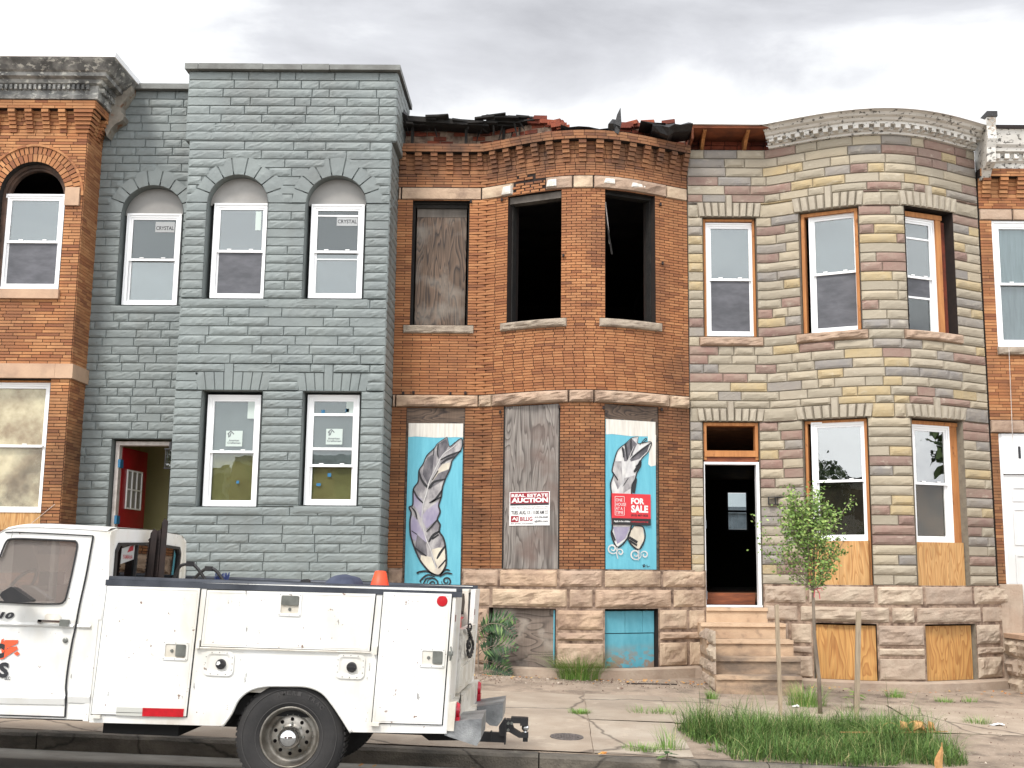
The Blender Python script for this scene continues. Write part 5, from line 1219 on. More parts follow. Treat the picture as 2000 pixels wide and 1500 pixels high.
# upper windows
def rwin(l, r, t, b_, set_, yf=None, hang=0, **k):
    xl, xr = PR.sx(l, (t + b_) / 2, -set_), PR.sx(r, (t + b_) / 2, -set_)
    A = PR.P(xl, 0, -set_); B = PR.P(xr, 0, -set_); z0 = at(l, b_, A.y).z; z1 = at(l, t, A.y).z
    A.z = z0; B.z = z0; F = Fr(A, B - A); return F, (B - A).length, z1 - z0, dh_window(hR, F, (B - A).length, z1 - z0, **k)
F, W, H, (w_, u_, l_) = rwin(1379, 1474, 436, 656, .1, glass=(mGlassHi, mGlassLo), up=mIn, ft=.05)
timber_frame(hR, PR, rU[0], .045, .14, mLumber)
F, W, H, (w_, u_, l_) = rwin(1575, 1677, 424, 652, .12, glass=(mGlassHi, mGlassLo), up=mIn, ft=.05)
timber_frame(hR, PR, rU[1], .06, .14, mLumber)
F, W, H, (w_, u_, l_) = rwin(1770, 1837, 423, 654, .16, glass=(mGlassHi, mGlassLo), lower=None, ft=.05)
b = MB(); b.boxf(F, u_[0], u_[1], u_[2] + .55, u_[2] + .575, -.03, -.012); build(b, 'sash_rail', mVinyl, w_); b = MB(); b.boxf(F, l_[0], l_[1], l_[3] - .30, l_[3] - .27, -.06, -.045); build(b, 'sash_rail', mVinyl, w_)
b = MB(); b.boxf(F, l_[0], l_[1], l_[3] - .27, l_[3], -.044, -.042); build(b, 'insect_screen', mScreen, w_)
FW3 = F; W3 = W
b = MB(); b.boxf(F, W + .004, W + .10, -.0, H + .02, -.12, .04); b.boxf(F, -.1, W + .12, H + .006, H + .075, -.12, .05); build(b, 'timber_frame', mLumber, hR)
b = MB(); b.boxf(F, W + .15, W + .24, 0, H, -.3, -.02); build(b, 'brick_jamb', mBrickRed, hR)
# ground floor windows
F, W, H, (w_, u_, l_) = rwin(1583, 1693, 826, 1056, .07, glass=(glassmat('glass facing pale sky', .24, (.5, .5, .5), wob=.06), mGlassLo), low=mInner2, lower=None, up=mIn, ft=.05)
timber_frame(hR, PR, rL[0], .05, .12, mLumber)
b = MB(); c = rL[0]; Fb, Wb = chord(PR, c.x0, c.x1, c.z0, .05); b.boxf(Fb, .02, Wb - .02, 0, F.o.z - c.z0 - .004, -.03, 0); build(b, 'board', mPly, hR)
F, W, H, (w_, u_, l_) = rwin(1786, 1865, 829, 1058, .12, glass=(glassmat('glass facing trees', .24, (.5, .5, .5), wob=.08), mGlassDull), low=mInner2, lower=None, up=mIn, ft=.05)
b = MB(); b.boxf(F, W + .004, W + .16, -.3, H + .02, -.12, .0); b.boxf(F, -.1, W + .2, H + .006, H + .06, -.12, .02); build(b, 'timber_frame', mLumber, hR)
b = MB(); c = rL[1]; Fb, Wb = chord(PR, c.x0, c.x1, c.z0, .05); b.boxf(Fb, .02, Wb - .02, 0, F.o.z - c.z0 - .004, -.03, 0); build(b, 'board', mPly, hR)
# doorway
F, W = chord(PR, rD.x0, rD.x1, rD.z0, .04); H = rD.z1 - rD.z0; zt = lambda py: at(1430, py, YF).z - rD.z0
b = MB(); b.boxf(F, .012, .055, zt(898), H - .01, -.14, .02); b.boxf(F, W - .055, W - .012, zt(898), H - .01, -.14, .02); b.boxf(F, .055, W - .055, H - .055, H - .01, -.14, .02); b.boxf(F, .02, W - .02, zt(892), zt(880), -.12, .035)
build(b, 'transom_frame', mLumber, hR)
b = MB(); b.boxf(F, .02, W - .02, zt(902), zt(893), -.12, .012); build(b, 'transom_bar', mLumberDark, hR)
b = MB(); zd_ = zt(902); b.boxf(F, .008, .022, .0, zd_, -.12, .03); b.boxf(F, W - .05, W - .008, 0, zd_, -.12, .03); b.boxf(F, .022, W - .05, zd_ - .035, zd_ - .002, -.12, .03); b.boxf(F, 0, W, -.02, .02, -.16, .05); build(b, 'door_frame', mVinyl, hR)
b = MB()
for v in (.1, 1.1): b.boxf(F, .02, .035, v, v + .12, .0, .034)
build(b, 'hinge', mMetalGrey, hR)
b = MB(); b.boxf(F, .03, W - .05, .022, .19, -.35, -.3); build(b, 'floor_edge_board', mLumberDark, hR)
zfl = rD.z0 + .18
xh = at(1437, 1000, 27.0).x
hz0, hz1 = at(1437, 1038, 27).z, at(1437, 960, 27).z; hx0, hx1 = at(1417, 1000, 27).x, at(1459, 1000, 27).x
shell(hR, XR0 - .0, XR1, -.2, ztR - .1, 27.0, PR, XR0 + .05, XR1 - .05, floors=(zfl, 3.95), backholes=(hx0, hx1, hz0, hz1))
b = MB(); Fw = Fr((hx0, 26.84, hz0), (1, 0, 0)); ww, hw = hx1 - hx0, hz1 - hz0
for q in ((0, .04, 0, hw), (ww - .04, ww, 0, hw), (.04, ww - .04, hw - .04, hw), (.04, ww - .04, 0, .04), (.04, ww - .04, hw * .47, hw * .52)): b.boxf(Fw, *q, -.05, 0)
bw_ = build(b, 'back_window', mMetalGrey, hR)
b = MB(); b.boxf(Fw, .04, ww - .04, .05, hw - .05, -.03, -.025); build(b, 'pane', mGlass, bw_)
b = MB(); zt9 = at(1437, 1003, 45).z; b.box(3, 13, 45, 50, -.6, zt9); b.box(2.9, 13.1, 44.9, 50.1, zt9, zt9 + .25)
for k9 in range(4): b.box(3.6 + k9 * 2.2, 4.8 + k9 * 2.2, 44.96, 45.0, zt9 - 1.5, zt9 - .6)
tag(build(b, 'outbuilding', mMetalGrey, None), 'low grey outbuilding glimpsed through the back window of the dark hallway', 'building')
b = MB()                                               # stair rising on the left of the hall
for i in range(12): b.box(rD.x0 + .05, rD.x0 + .55, YF + 4 + i * .28, YF + 4.3 + i * .28, zfl, zfl + .19 * (i + 1))
build(b, 'hall_stair', mLumberDark, hR)
# house number plate and mail slot outline
pn = PR.P(PR.sx(1517, 978), PR.z(1517, 978), .04); b = MB(); Fn = Fr(pn, (1, 0, 0))
for q in ((-.11, .11, .045, .055), (-.11, .11, -.055, -.045), (-.11, -.1, -.045, .045), (.1, .11, -.045, .045), (-.01, .0, -.045, .045)): b.boxf(Fn, *q, -.04, .012)
build(b, 'address_plate', mBlk, hR)
# cornice of pressed metal on the bow
xc0 = PR.sx(1502, 265); n_ = 70; cz = ztR
zfl1 = zF(1440, 243, 16.6); zfl2 = zF(1440, 237, 16.6)
H_ = zfl1 - cz
sec = [(-.05, cz - .01), (.05, cz - .0), (.055, cz + H_ * .13), (.09, cz + H_ * .17), (.095, cz + H_ * .40), (.18, cz + H_ * .43), (.185, cz + H_ * .55), (.22, cz + H_ * .60), (.25, cz + H_ * .72), (.30, cz + H_ * .80), (.33, cz + H_ * .93), (.37, cz + H_), (-.1, cz + H_)]
b = MB(); sweep(b, PR, xc0, XR1 - .02, sec, 70); cR_ = build(b, 'cornice', mWhitePeel, hR)
b = MB(); x = xc0 + .05
while x < XR1 - .1:
    sl = abs(PR.P(x + .01, 0).y - PR.P(x, 0).y) / .01; kx = 1 / math.sqrt(1 + sl * sl)
    brick(b, PR, x, x + .07 * kx, cz + H_ * .20, cz + H_ * .42, .185, .08); x += .135 * kx
build(b, 'dentils', mWhitePeel, cR_)
b = MB(); sweep(b, PR, XR0 + .03, XR1 + .0, [(.30, cz + H_ + .002), (.40, cz + H_ + .002), (.405, cz + H_ + .075), (-.3, cz + H_ + .10)], 90); build(b, 'roof_flashing', mVinylB, hR)
# open soffit beside it: bare brick, rafters and plywood
b = MB(); Fs = Fr((0, YF + .22, 0), (1, 0, 0)); x1s = xc0
PS = Prof(lambda x: (x, YF + .2)); zz = cz
while zz < cz + H_ - .03:
    bricks(b, PS, XR0, x1s + .1, zz, zz + .07, [], h=.07, lf=lambda x: .2, j=.012, rnd=rr2, jit=.008); zz += .07
build(b, 'exposed_brick', mBrickRed, hR)
b = MB(); b.box(XR0, x1s, YF + .21, YF + .3, cz, cz + H_); build(b, 'exposed_mortar', mMortarDark, hR)
b = MB(); b.box(XR0 + .06, x1s, YF - .36, YF + .2, cz + H_ - .04, cz + H_); build(b, 'soffit', mLumberDark, hR)
for px in (1373, 1457):
    b = MB(); x = at(px, 265, YF - .1).x; b.plate(Fr((x, 0, 0), (0, -1, 0), en=Vector((1, 0, 0))), [[(-YF - .19, cz + .0), (-YF - .12, cz), (-YF + .1, cz + H_ * .55), (-YF + .3, cz + H_ - .06), (-YF + .3, cz + H_ - .042), (-YF - .19, cz + H_ - .042)]], -.02, .03); build(b, 'rafter_end', mLumber, hR)
b = MB(); b.box(XR0 + .03, XR0 + .06, YF - .36, YF + .2, cz + .04, cz + H_ + .0); build(b, 'end_board', mLumberDark, hR)
# steps
hS = thing('entrance_steps', 'worn buff stone steps leading up to the open doorway', 'steps', (2.65, 16.2, .28))
def step(x0, x1, y0, y1, z0, z1, nm, seed, m=None):
    b = MB(); r_ = random.Random(seed); n = 18; V = []
    for i in range(n + 1):
        t = i / n; x = x0 + (x1 - x0) * t; q = .008 * noise.noise(Vector((x * 5, seed, 0))); c_ = .02 * noise.noise(Vector((x * 9, seed, 2))); zz = .006 * noise.noise(Vector((x * 4, seed, 7)))
        V += [(x, y0 + q + .028, z0), (x, y0 + q + .028, z1 - .052 + c_ * .15), (x, y0 + q, z1 - .046 + c_ * .15), (x, y0 + .008 + q, z1 + zz * .6), (x, y1, z1 + zz), (x, y1, z0)]
    b.add(V, [(i * 6 + k_, (i + 1) * 6 + k_, (i + 1) * 6 + k_ + 1, i * 6 + k_ + 1) for i in range(n) for k_ in range(5)] + [tuple(range(6)), tuple(range(n * 6, n * 6 + 6))])
    return build(b, nm, m or mStep, hS)
zs = [rD.z0 - .01, rD.z0 - .215, rD.z0 - .42, rD.z0 - .625, rD.z0 - .83]
step(rD.x0 + .01, rD.x1 + .06, YF - .06, YF + .1, zs[1] - .02, zs[0], 'threshold_stone', 1)
step(2.07, 3.25, 16.60, YF - .03, zs[2], zs[1], 'step', 2); step(2.10, 3.27, 16.2, YF - .03, zs[3], zs[2] - .002, 'step', 3)
step(2.12, 3.28, 15.8, YF - .03, zs[4], zs[3] - .002, 'step', 4); step(2.12, 3.22, 15.45, YF - .03, .0, zs[4] - .002, 'step', 5)
b = MB(); PSl = Prof(lambda s: (2.13, -s))              # rough rubble cheek on the left flank
stones(b, PSl, -YF, -15.6, .2, zs[1] - .06, [], h=.2, lr=(.3, .5), base=.02, amp=.035, kind='rock', rnd=rs, mg=.03); build(b, 'rubble_cheek', mSandGrey, hS)

# ================================================================== FAR RIGHT HOUSE
XT0 = XR1 + .02; XT1 = XT0 + 4.4
PTf = Prof(lambda x: (x, YF + .0))
hT = thing('brick_rowhouse', 'orange brick rowhouse with a tall white door, beyond the stone-clad house on the right', 'house', ((XT0 + XT1) / 2, YF, .1))
zt_ = lambda py: at(1960, py, YF).z
tU = Cut(at(1943, 560, YF).x, at(1943, 560, YF).x + .9, zt_(677), zt_(431)); tD = Cut(at(1958, 1000, YF).x, at(1958, 1000, YF).x + 1.05, zt_(1212), zt_(846))
ztt, ztc1, ztc0 = zt_(335), zt_(350), zt_(387); rt = random.Random(77); lft = lambda x: rt.choice((.15, .2, .3))
tU2 = Cut(tU.x0 + 2.0, tU.x1 + 2.0, tU.z0, tU.z1); tL2 = Cut(tD.x0 + 2.1, tD.x0 + 3.1, zt_(1100), zt_(846))
ct = [tU, tD, tU2, tL2]
b = MB(); bricks(b, PTf, XT0, XT1, zt_(1140), zt_(846), ct, lf=lft, rnd=rt); bricks(b, PTf, XT0, XT1, zt_(820), zt_(431), ct, lf=lft, rnd=rt); bricks(b, PTf, XT0, XT1, zt_(408), ztc0, ct, lf=lft, rnd=rt)
h5 = (ztc1 - ztc0) / 5
for k_ in range(5):
    za = ztc0 + k_ * h5; bricks(b, PTf, XT0, XT1, za, za + h5, [], h=h5, lf=lft, rnd=rt, extra=.006 * k_); x = XT0 + .05
    while x < XT1 - .1: brick(b, PTf, x, x + .12, za + .004, za + h5 - .004, .028 + .024 * k_, 0); x += .26
bricks(b, PTf, XT0, XT1, ztc1, ztt, [], lf=lft, rnd=rt, extra=.13)
wT = build(b, 'brick_wall', mBrickL, hT)
b = MB(); backing(b, PTf, XT0, XT1, -.3, ztt + .02, ct, 0, 5); b.box(XT0, XT1, YF - .13, YF + .1, ztc1, ztt); build(b, 'mortar', mMortarDark, wT)
for z0_, z1_ in ((408, 431), (820, 846)):
    b = MB(); band(b, PTf, [XT0, XT0 + .5, XT0 + 1.7, XT1], zt_(z1_), zt_(z0_), base=.03, amp=.015, kind='rock'); build(b, 'stone_band', mSandC, hT)
b = MB(); stone(b, PTf, ((tU.x0 - .02, zt_(694)), (tU.x1 + .08, zt_(694)), (tU.x1 + .08, tU.z0), (tU.x0 - .02, tU.z0)), base=.05, amp=.02, kind='rock', rnd=rs); build(b, 'stone_sill', mSill, hT)
b = MB(); band(b, PTf, [XT0, XT0 + .35], -.2, zt_(1140), base=.04, amp=.04, kind='rock'); band(b, PTf, [tD.x1, tD.x1 + 1.1, XT1], -.2, zt_(1140), base=.04, amp=.04, kind='rock'); build(b, 'sandstone_base', mSandGrey, hT)
F = Fr((tU.x0 + .0, YF + .03, tU.z0 + .0), (1, 0, 0)); w_, u_, l_ = dh_window(hT, F, .9, tU.z1 - tU.z0, up=mCurtain, low=mCurtain, lower=None, ft=.085)
F = Fr((tU2.x0, YF + .03, tU.z0), (1, 0, 0)); dh_window(hT, F, .9, tU.z1 - tU.z0, up=mCurtain, low=mCurtain, lower=None, ft=.085)
F = Fr((tL2.x0, YF + .03, tL2.z0), (1, 0, 0)); dh_window(hT, F, 1.0, tL2.z1 - tL2.z0, up=mCurtain, low=mCurtain, lower=None, ft=.085)
F = Fr((tD.x0, YF + .03, tD.z0), (1, 0, 0)); Hd = tD.z1 - tD.z0; zq = zt_(925) - tD.z0
b = MB(); b.boxf(F, 0, .05, 0, Hd - .004, -.1, .0); b.boxf(F, 1.0, 1.05, 0, Hd - .004, -.1, .0); b.boxf(F, .05, 1.0, zq, Hd - .004, -.1, .012); df = build(b, 'door_frame', mVinyl, hT)
b = MB(); text(b, F, '1', .28, .32, zq + .22, zq + .40, .0135, .02); build(b, 'house_number', mInk, df, fixn=False)
F2 = Fr(F.p(.052, .02, -.02), (1, 0, 0)); d = door_leaf(hT, F2, .944, zq - .03, mDoorWhite, mVinyl, lites=False)
b = MB()
for u0, u1 in ((.12, .43), (.51, .82)):
    for v0, v1 in ((zq * .80, zq * .90), (zq * .5, zq * .75)):
        for q in ((u0, u1, v0, v0 + .02), (u0, u1, v1 - .02, v1), (u0, u0 + .02, v0 + .02, v1 - .02), (u1 - .02, u1, v0 + .02, v1 - .02)): b.boxf(F2, *q, .0, .012)
build(b, 'door_panel_moulding', mDoorWhite, d)
b = MB(); b.tube([(at(1970, 678, YF - .06).x, YF - .07, zt_(678)), (at(1975, 800, YF - .06).x, YF - .07, zt_(800)), (at(1979, 890, YF - .06).x, YF - .06, zt_(890))], .005, 4); build(b, 'loose_cable', mPinkPale, hT)
cz = ztt; H_ = zt_(270) - ztt; cpt = [(XT0 + .12, YF - .12), (XT1, YF - .12)]
sec = [(-.1, cz), (.02, cz), (.03, cz + .07), (.07, cz + .1), (.075, cz + .2), (.15, cz + .22), (.16, cz + .27), (.2, cz + .31), (.25, cz + H_ - .02), (.26, cz + H_), (-.2, cz + H_)]
cT_ = cornice(hT, cpt, sec, mWhitePeel)
b = MB(); x = XT0 + .2
while x < XT1: b.box(x, x + .07, YF - .255, YF - .19, cz + .115, cz + .19); x += .14
build(b, 'dentils', mWhitePeel, cT_)
cornice(hT, cpt, [(.24, cz + H_ + .002), (.29, cz + H_ + .002), (.295, cz + H_ + .05), (-.1, cz + H_ + .06)], mRust, 'roof_edge')
b = MB(); XK = XT0 + .02; Fk = Fr((XK, YF - .46, 0), (1, 0, 0)); kz = lambda py: at(1930, py, YF - .46).z     # pier bracket between the two cornices
wk = at(1946, 250, YF - .46).x - XK
b.plate(Fr((XK, 0, 0), (0, -1, 0), en=Vector((1, 0, 0))), [[(-YF - .1, kz(335)), (-YF + .10, kz(335)), (-YF + .20, kz(322)), (-YF + .38, kz(312)), (-YF + .40, kz(285)), (-YF + .46, kz(270)), (-YF + .44, kz(245)), (-YF + .48, kz(232)), (-YF + .48, kz(222)), (-YF - .1, kz(222))]], 0, wk)
br = build(b, 'cornice_bracket', mWhitePeel, hT)
b = MB(); b.boxf(Fk, -.01, wk + .01, kz(229), kz(219), -.4, .05); build(b, 'bracket_cap', mTar, br)
b = MB()
for v in (.30, .18): c_ = kz(262) + v - .1; b.ribbon(Fk, [(wk / 2, c_ + .05), (wk / 2 + .05, c_), (wk / 2, c_ - .05), (wk / 2 - .05, c_), (wk / 2, c_ + .05)], .012, .035)
build(b, 'diamond_ornament', mSandGrey, br, fixn=False)
shell(hT, XT0, XT1, -.3, ztt, 27.0, PTf, XT0 + .12, XT1 - .12, floors=(1.0, 3.8))
wl = thing('stone_wall', 'low rough stone wall beside the white door at the right edge', 'wall', (7.6, 16.3, .1))
b = MB(); PW = Prof(lambda x: (x, 16.0)); xw0 = at(1967, 1290, YF).x
zw = at(1980, 1243, 16.0).z; stones(b, PW, xw0, xw0 + 2.2, -.2, zw - .06, [], h=.27, lr=(.45, .8), base=.03, amp=.06, kind='rock', rnd=rs, mg=.03)
PW2 = Prof(lambda s: (xw0, -s)); stones(b, PW2, -YF, -16.0, -.2, zw - .06, [], h=.27, lr=(.4, .6), base=.03, amp=.06, kind='rock', rnd=rs, mg=.03)
b.box(xw0, xw0 + 2.2, 16.0, YF, -.3, zw - .07); build(b, 'stonework', mSandGrey, wl)
b = MB(); b.box(xw0 - .05, xw0 + 2.3, 15.95, YF - .05, zw - .06, zw); build(b, 'coping', mSandFlat, wl)
# ================================================================== SERVICE TRUCK
YT = 8.95; TILT = 0.035
T0 = at(560, 1552, YT)
TF = Fr(T0, (math.cos(TILT), 0, -math.sin(TILT)), (math.sin(TILT), 0, math.cos(TILT)), (0, -1, 0))
def tp(px, py, w=0.0):
    p = at(px, py, YT - w) - T0; return (p.dot(TF.ex), p.dot(TF.ez))
def tps(l, w=0.0): return [tp(a, b_, w) for a, b_ in l]
def cr5(l): return [(a / 3.334, 1000 + b_ / 3.334) for a, b_ in l]
def cr6(l): return [(350 + a / 2.857, 1030 + b_ / 2.857) for a, b_ in l]
TK = thing('service_truck', 'dirty white utility truck with steel side lockers parked at the kerb', 'truck', tuple(T0 + Vector((0, .98, 0))), rot=(0, TILT, 0))
WD = 1.93                                             # body width
def smoothc(l, n=4):
    o = []
    for i in range(len(l) - 1):
        p0 = l[max(0, i - 1)]; p1 = l[i]; p2 = l[i + 1]; p3 = l[min(len(l) - 1, i + 2)]
        for k in range(n):
            t = k / n; o.append(tuple(.5 * (2 * p1[a] + (p2[a] - p0[a]) * t + (2 * p0[a] - 5 * p1[a] + 4 * p2[a] - p3[a]) * t * t + (3 * p1[a] - p0[a] - 3 * p2[a] + p3[a]) * t ** 3) for a in (0, 1)))
    return o + [l[-1]]
arch = smoothc([(434, 1418), (451, 1394), (465, 1366), (488, 1347), (518, 1339), (560, 1338.5), (600, 1340), (630, 1352), (651, 1376), (668, 1401), (686, 1430)])
# ---- locker body sides
side = tps([(209, 1134), (208, 1142), (174, 1399), (174, 1411)] + [(a, b_) for a, b_ in arch] + [(870, 1433), (891, 1156), (891, 1150)])
b = MB(); b.plate(TF, [side], -.05, 0); body = build(b, 'locker_body', mTruck, TK)
b = MB(); b.plate(TF, [side], -WD, -WD + .05); build(b, 'locker_body', mTruck, TK)
uL, uR = tp(190, 1270)[0], tp(890, 1290)[0]; vB, vT = tp(560, 1425)[1], tp(560, 1150)[1]
uTL, uTR = tp(209, 1140)[0], tp(888, 1156)[0]; vTL, vTR = tp(209, 1136)[1], tp(903, 1152)[1]
b = MB()                                               # locker tops, inner walls, bed floor, ends
for w0, w1 in ((-.40, -.05), (-WD + .05, -WD + .40)):
    b.plate(Fr(TF.p(0, 0, 0), TF.ex, TF.ez, TF.en), [[(uTL + .0, vTL - .02), (uTR, vTR - .02), (uTR, vTR - .05), (uTL, vTL - .05)]], w0, w1)
for w0, w1 in ((-.42, -.40), (-WD + .40, -WD + .42)): b.plate(TF, [[(uTL, vTL - .03), (uTR, vTR - .03), (uR - .02, vB + .25), (uL, vB + .25)]], w0, w1)
b.boxf(TF, uL, uR - .03, vB + .25, vB + .29, -WD + .05, -.05); b.boxf(TF, uTL - .0, uTL + .03, vB + .2, vT - .02, -WD + .05, -.05)
build(b, 'bed', mTruckD, TK)
# rear end: corner posts, pack ends, tail panel
u_r = tp(872, 1433)[0]
def rear(u, v, w): return TF.p(u - w / WD * .06, v, w)
tl, tr_ = tp(888, 1156), tp(868, 1433)
for k_, (w0, w1) in enumerate(((-.004, -.42), (-WD + .004, -WD + .42))):
    b = MB(); q = [rear(tl[0] + .015, tl[1], w0), rear(tl[0] + .015, tl[1], w1), rear(tr_[0] + .015, tr_[1], w1), rear(tr_[0] + .015, tr_[1], w0)]
    b.add(q + [p - TF.ex * .04 for p in q], [(0, 1, 2, 3), (4, 5, 6, 7), (0, 1, 5, 4), (1, 2, 6, 5), (2, 3, 7, 6), (3, 0, 4, 7)])
    build(b, 'rear_post', mTruck, TK)
    b = MB(); wm = sorted((w0 - .0 * 1, w1)); F_ = TF
    zz0 = tl[1] - .17; uu = lambda v: tl[0] + (tr_[0] - tl[0]) * (tl[1] - v) / (tl[1] - tr_[1]) + .0165
    aw, bw2 = (w0 - .01, w0 - .07) if k_ == 0 else (w1, w1 - .07)
    b.add([rear(uu(zz0), zz0, aw), rear(uu(zz0), zz0, bw2), rear(uu(zz0 - .05), zz0 - .05, bw2), rear(uu(zz0 - .05), zz0 - .05, aw)], [(0, 1, 2, 3)]); build(b, 'reflective_tape', mat('faded red tape', C(150, 84, 70), C(120, 60, 50), sc=20, rough=.5) if k_ == 0 else MATS['faded red tape'], TK)
vt0, vt1 = tp(880, 1365)[1], tp(895, 1235)[1]
b = MB(); ug = lambda v: uu(v) + .0
def rpan(w0, w1, v0, v1, d0=0.0, d1=.03):              # a panel across the back, following its rake
    A = [rear(uu(v1) + d1, v1, w0), rear(uu(v1) + d1, v1, w1), rear(uu(v0) + d1, v0, w1), rear(uu(v0) + d1, v0, w0)]; Bq = [p - TF.ex * (d1 - d0) for p in A]
    b.add(A + Bq, [(0, 1, 2, 3), (7, 6, 5, 4), (0, 1, 5, 4), (1, 2, 6, 5), (2, 3, 7, 6), (3, 0, 4, 7)])
rpan(-.44, -WD + .44, vt0 + .0, vt1, -.03, .02); rpan(-.50, -WD + .5, vt0 + .05, vt0 + .2, .02, .035); rpan(-.50, -WD + .5, vt0 + .26, vt1 - .05, .02, .032)
tg = build(b, 'tailgate', mTruckD, TK)
b = MB(); rpan(-.006, -WD + .006, tp(880, 1428)[1], tp(885, 1372)[1], -.03, .05); rpan(-.3, -WD + .3, tp(880, 1372)[1], vt0 - .01, -.12, -.02); tpn = build(b, 'tail_panel', mTruckD, TK)
for w_ in (-.10, -WD + .10):
    b = MB(); va, vb_ = tp(884, 1402)[1], tp(886, 1376)[1]; b.lathe(Fr(rear(uu((va + vb_) / 2) + .05, (va + vb_) / 2, w_), TF.en, TF.ez, TF.ex), 0, 0, [(0, .03), (.045, .025), (.058, 0)], 16)
    b.v = b.v; l_ = build(b, 'tail_lamp', mLens, TK)
    b = MB(); b.boxf(Fr(rear(uu(va) + .05, va, w_), TF.en, TF.ez, TF.ex), -.06, .06, -.07, -.0, 0, .03); build(b, 'lamp_lens', mLens, l_)
rb = random.Random(6); b = MB()
for i in range(14):                                    # torn black stickers on the tail panel
    w_ = -.22 - rb.uniform(0, .12); v_ = tp(884, 1410)[1] + rb.uniform(-.0, .16); b.add([rear(uu(v_) + .053, v_, w_), rear(uu(v_) + .053, v_, w_ - rb.uniform(.02, .08)), rear(uu(v_) + .053, v_ + rb.uniform(.02, .06), w_ - .03), rear(uu(v_) + .053, v_ + .03, w_)], [(0, 1, 2, 3)])
build(b, 'torn_sticker', mBlk, TK, fixn=False)
# bumper of checker plate, wedge shaped ends
b = MB()
bp = [(866, 1411), (941, 1404), (939, 1444), (931, 1457), (915, 1452), (868, 1436)]
b.plate(TF, [tps(bp, -.02)], -.62, -.02); b1 = build(b, 'step_bumper', mTread, TK)
b = MB(); p5 = tps([(915, 1385), (982, 1376), (980, 1410), (970, 1422), (955, 1420)], -1.2); b.plate(TF, [p5], -WD, -WD + .62); build(b, 'step_bumper', mTread, TK)
b = MB(); b.boxf(TF, uR - .15, uR + .10, tp(880, 1434)[1], tp(880, 1418)[1], -1.5, -.4); build(b, 'bumper_beam', mTruckD, TK)
# tow hitch, pintle and ball
wh = -.97; H0 = tp(955, 1440, wh); sc_ = .00425
hp = lambda x, y: tp(x, y, wh)
b = MB()
def hb(x0, x1, y0, y1, d): a_, c_ = hp(x0, y1), hp(x1, y0); b.boxf(TF, a_[0], c_[0], a_[1], c_[1], wh - d, wh + d)
hb(905, 988, 1431, 1446, .032); hb(985, 990, 1408, 1452, .07); 
b.plate(TF, [tps([(975, 1418), (985, 1403), (988, 1403), (988, 1436), (975, 1436)], wh)], wh - .05, wh + .05)
hb(998, 1031, 1401, 1411, .045); hb(1016, 1032, 1403, 1416, .05)
b.plate(TF, [tps([(990, 1412), (1000, 1410), (1004, 1422), (1018, 1431), (1032, 1430), (1032, 1440), (1014, 1440), (990, 1426)], wh)], wh - .04, wh + .04)
hb(1021, 1031, 1440, 1448, .02); hb(957, 961, 1428, 1447, .045); hb(988, 999, 1404, 1428, .05)
hit = build(b, 'tow_hitch', mBlk, TK)
b = MB(); b.smooth = True; c_ = hp(1026, 1421); Fb = Fr(TF.p(c_[0], c_[1], wh), TF.ex, TF.en * -1, TF.ez); b.lathe(Fb, 0, 0, [(0, .032)] + [(.031 * math.sin(a_ * PI / 10), .031 * math.cos(a_ * PI / 10)) for a_ in range(1, 10)] + [(.014, -.03), (.016, -.05), (.026, -.05), (.026, -.062), (0, -.062)], 18); build(b, 'tow_ball', mChrome, hit)
b = MB()
for x, y in ((993, 1411), (993, 1424), (1000, 1411)): q = hp(x, y); b.lathe(Fr(TF.p(q[0], q[1], wh + .05), TF.ex, TF.ez, TF.en), 0, 0, [(0, .02), (.012, .02), (.012, 0)], 8)
build(b, 'bolt', mLatch, hit)
b = MB()                                               # frame rails, axle, tank, exhaust, drip-stained underside
for w_ in (-.5, -1.4): b.boxf(TF, tp(-400, 1420)[0], uR + .05, vB - .06, vB + .08, w_ - .04, w_ + .04)
b.boxf(TF, tp(184, 1420)[0], tp(335, 1420)[0], tp(250, 1441)[1], vB + .02, -1.0, -.18); b.tube([TF.p(-2.8, .32, -1.2), TF.p(.2, .34, -1.3), TF.p(.5, .5, -1.5), TF.p(1.1, .36, -1.5)], .035, 8)
b.boxf(TF, -4.6, uR - .3, vB + .08, vB + .22, -WD + .1, -.1); b.tube([TF.p(0, .4, -.2), TF.p(0, .4, -1.75)], .06, 10); b.boxf(TF, -.18, .18, .25, .52, -1.08, -.82)
b.plate(TF, [tps([(815, 1432), (915, 1432), (915, 1448), (836, 1448)], -.2)], -.9, -.25)
build(b, 'chassis', mUnder, TK)
b = MB(); b.smooth = False
n_ = 18                                               # wheel wells
for w0, w1 in ((-.05, -.42), (-WD + .05, -WD + .42)):
    b = MB(); pts = [tp(*p) for p in arch]
    for p, q in zip(pts, pts[1:]): b.quad(TF.p(p[0], p[1], w0), TF.p(q[0], q[1], w0), TF.p(q[0], q[1], w1), TF.p(p[0], p[1], w1))
    b.plate(TF, [[(p[0], p[1]) for p in pts]], w1 - .004, w1); build(b, 'wheel_well', mUnder, TK)
# rounded lip of the wheel opening
b = MB(); b.smooth = True; pts = [TF.p(*tp(*p), .004) for p in arch]; b.tube(pts, .013, 8); build(b, 'arch_lip', mTruck, body)
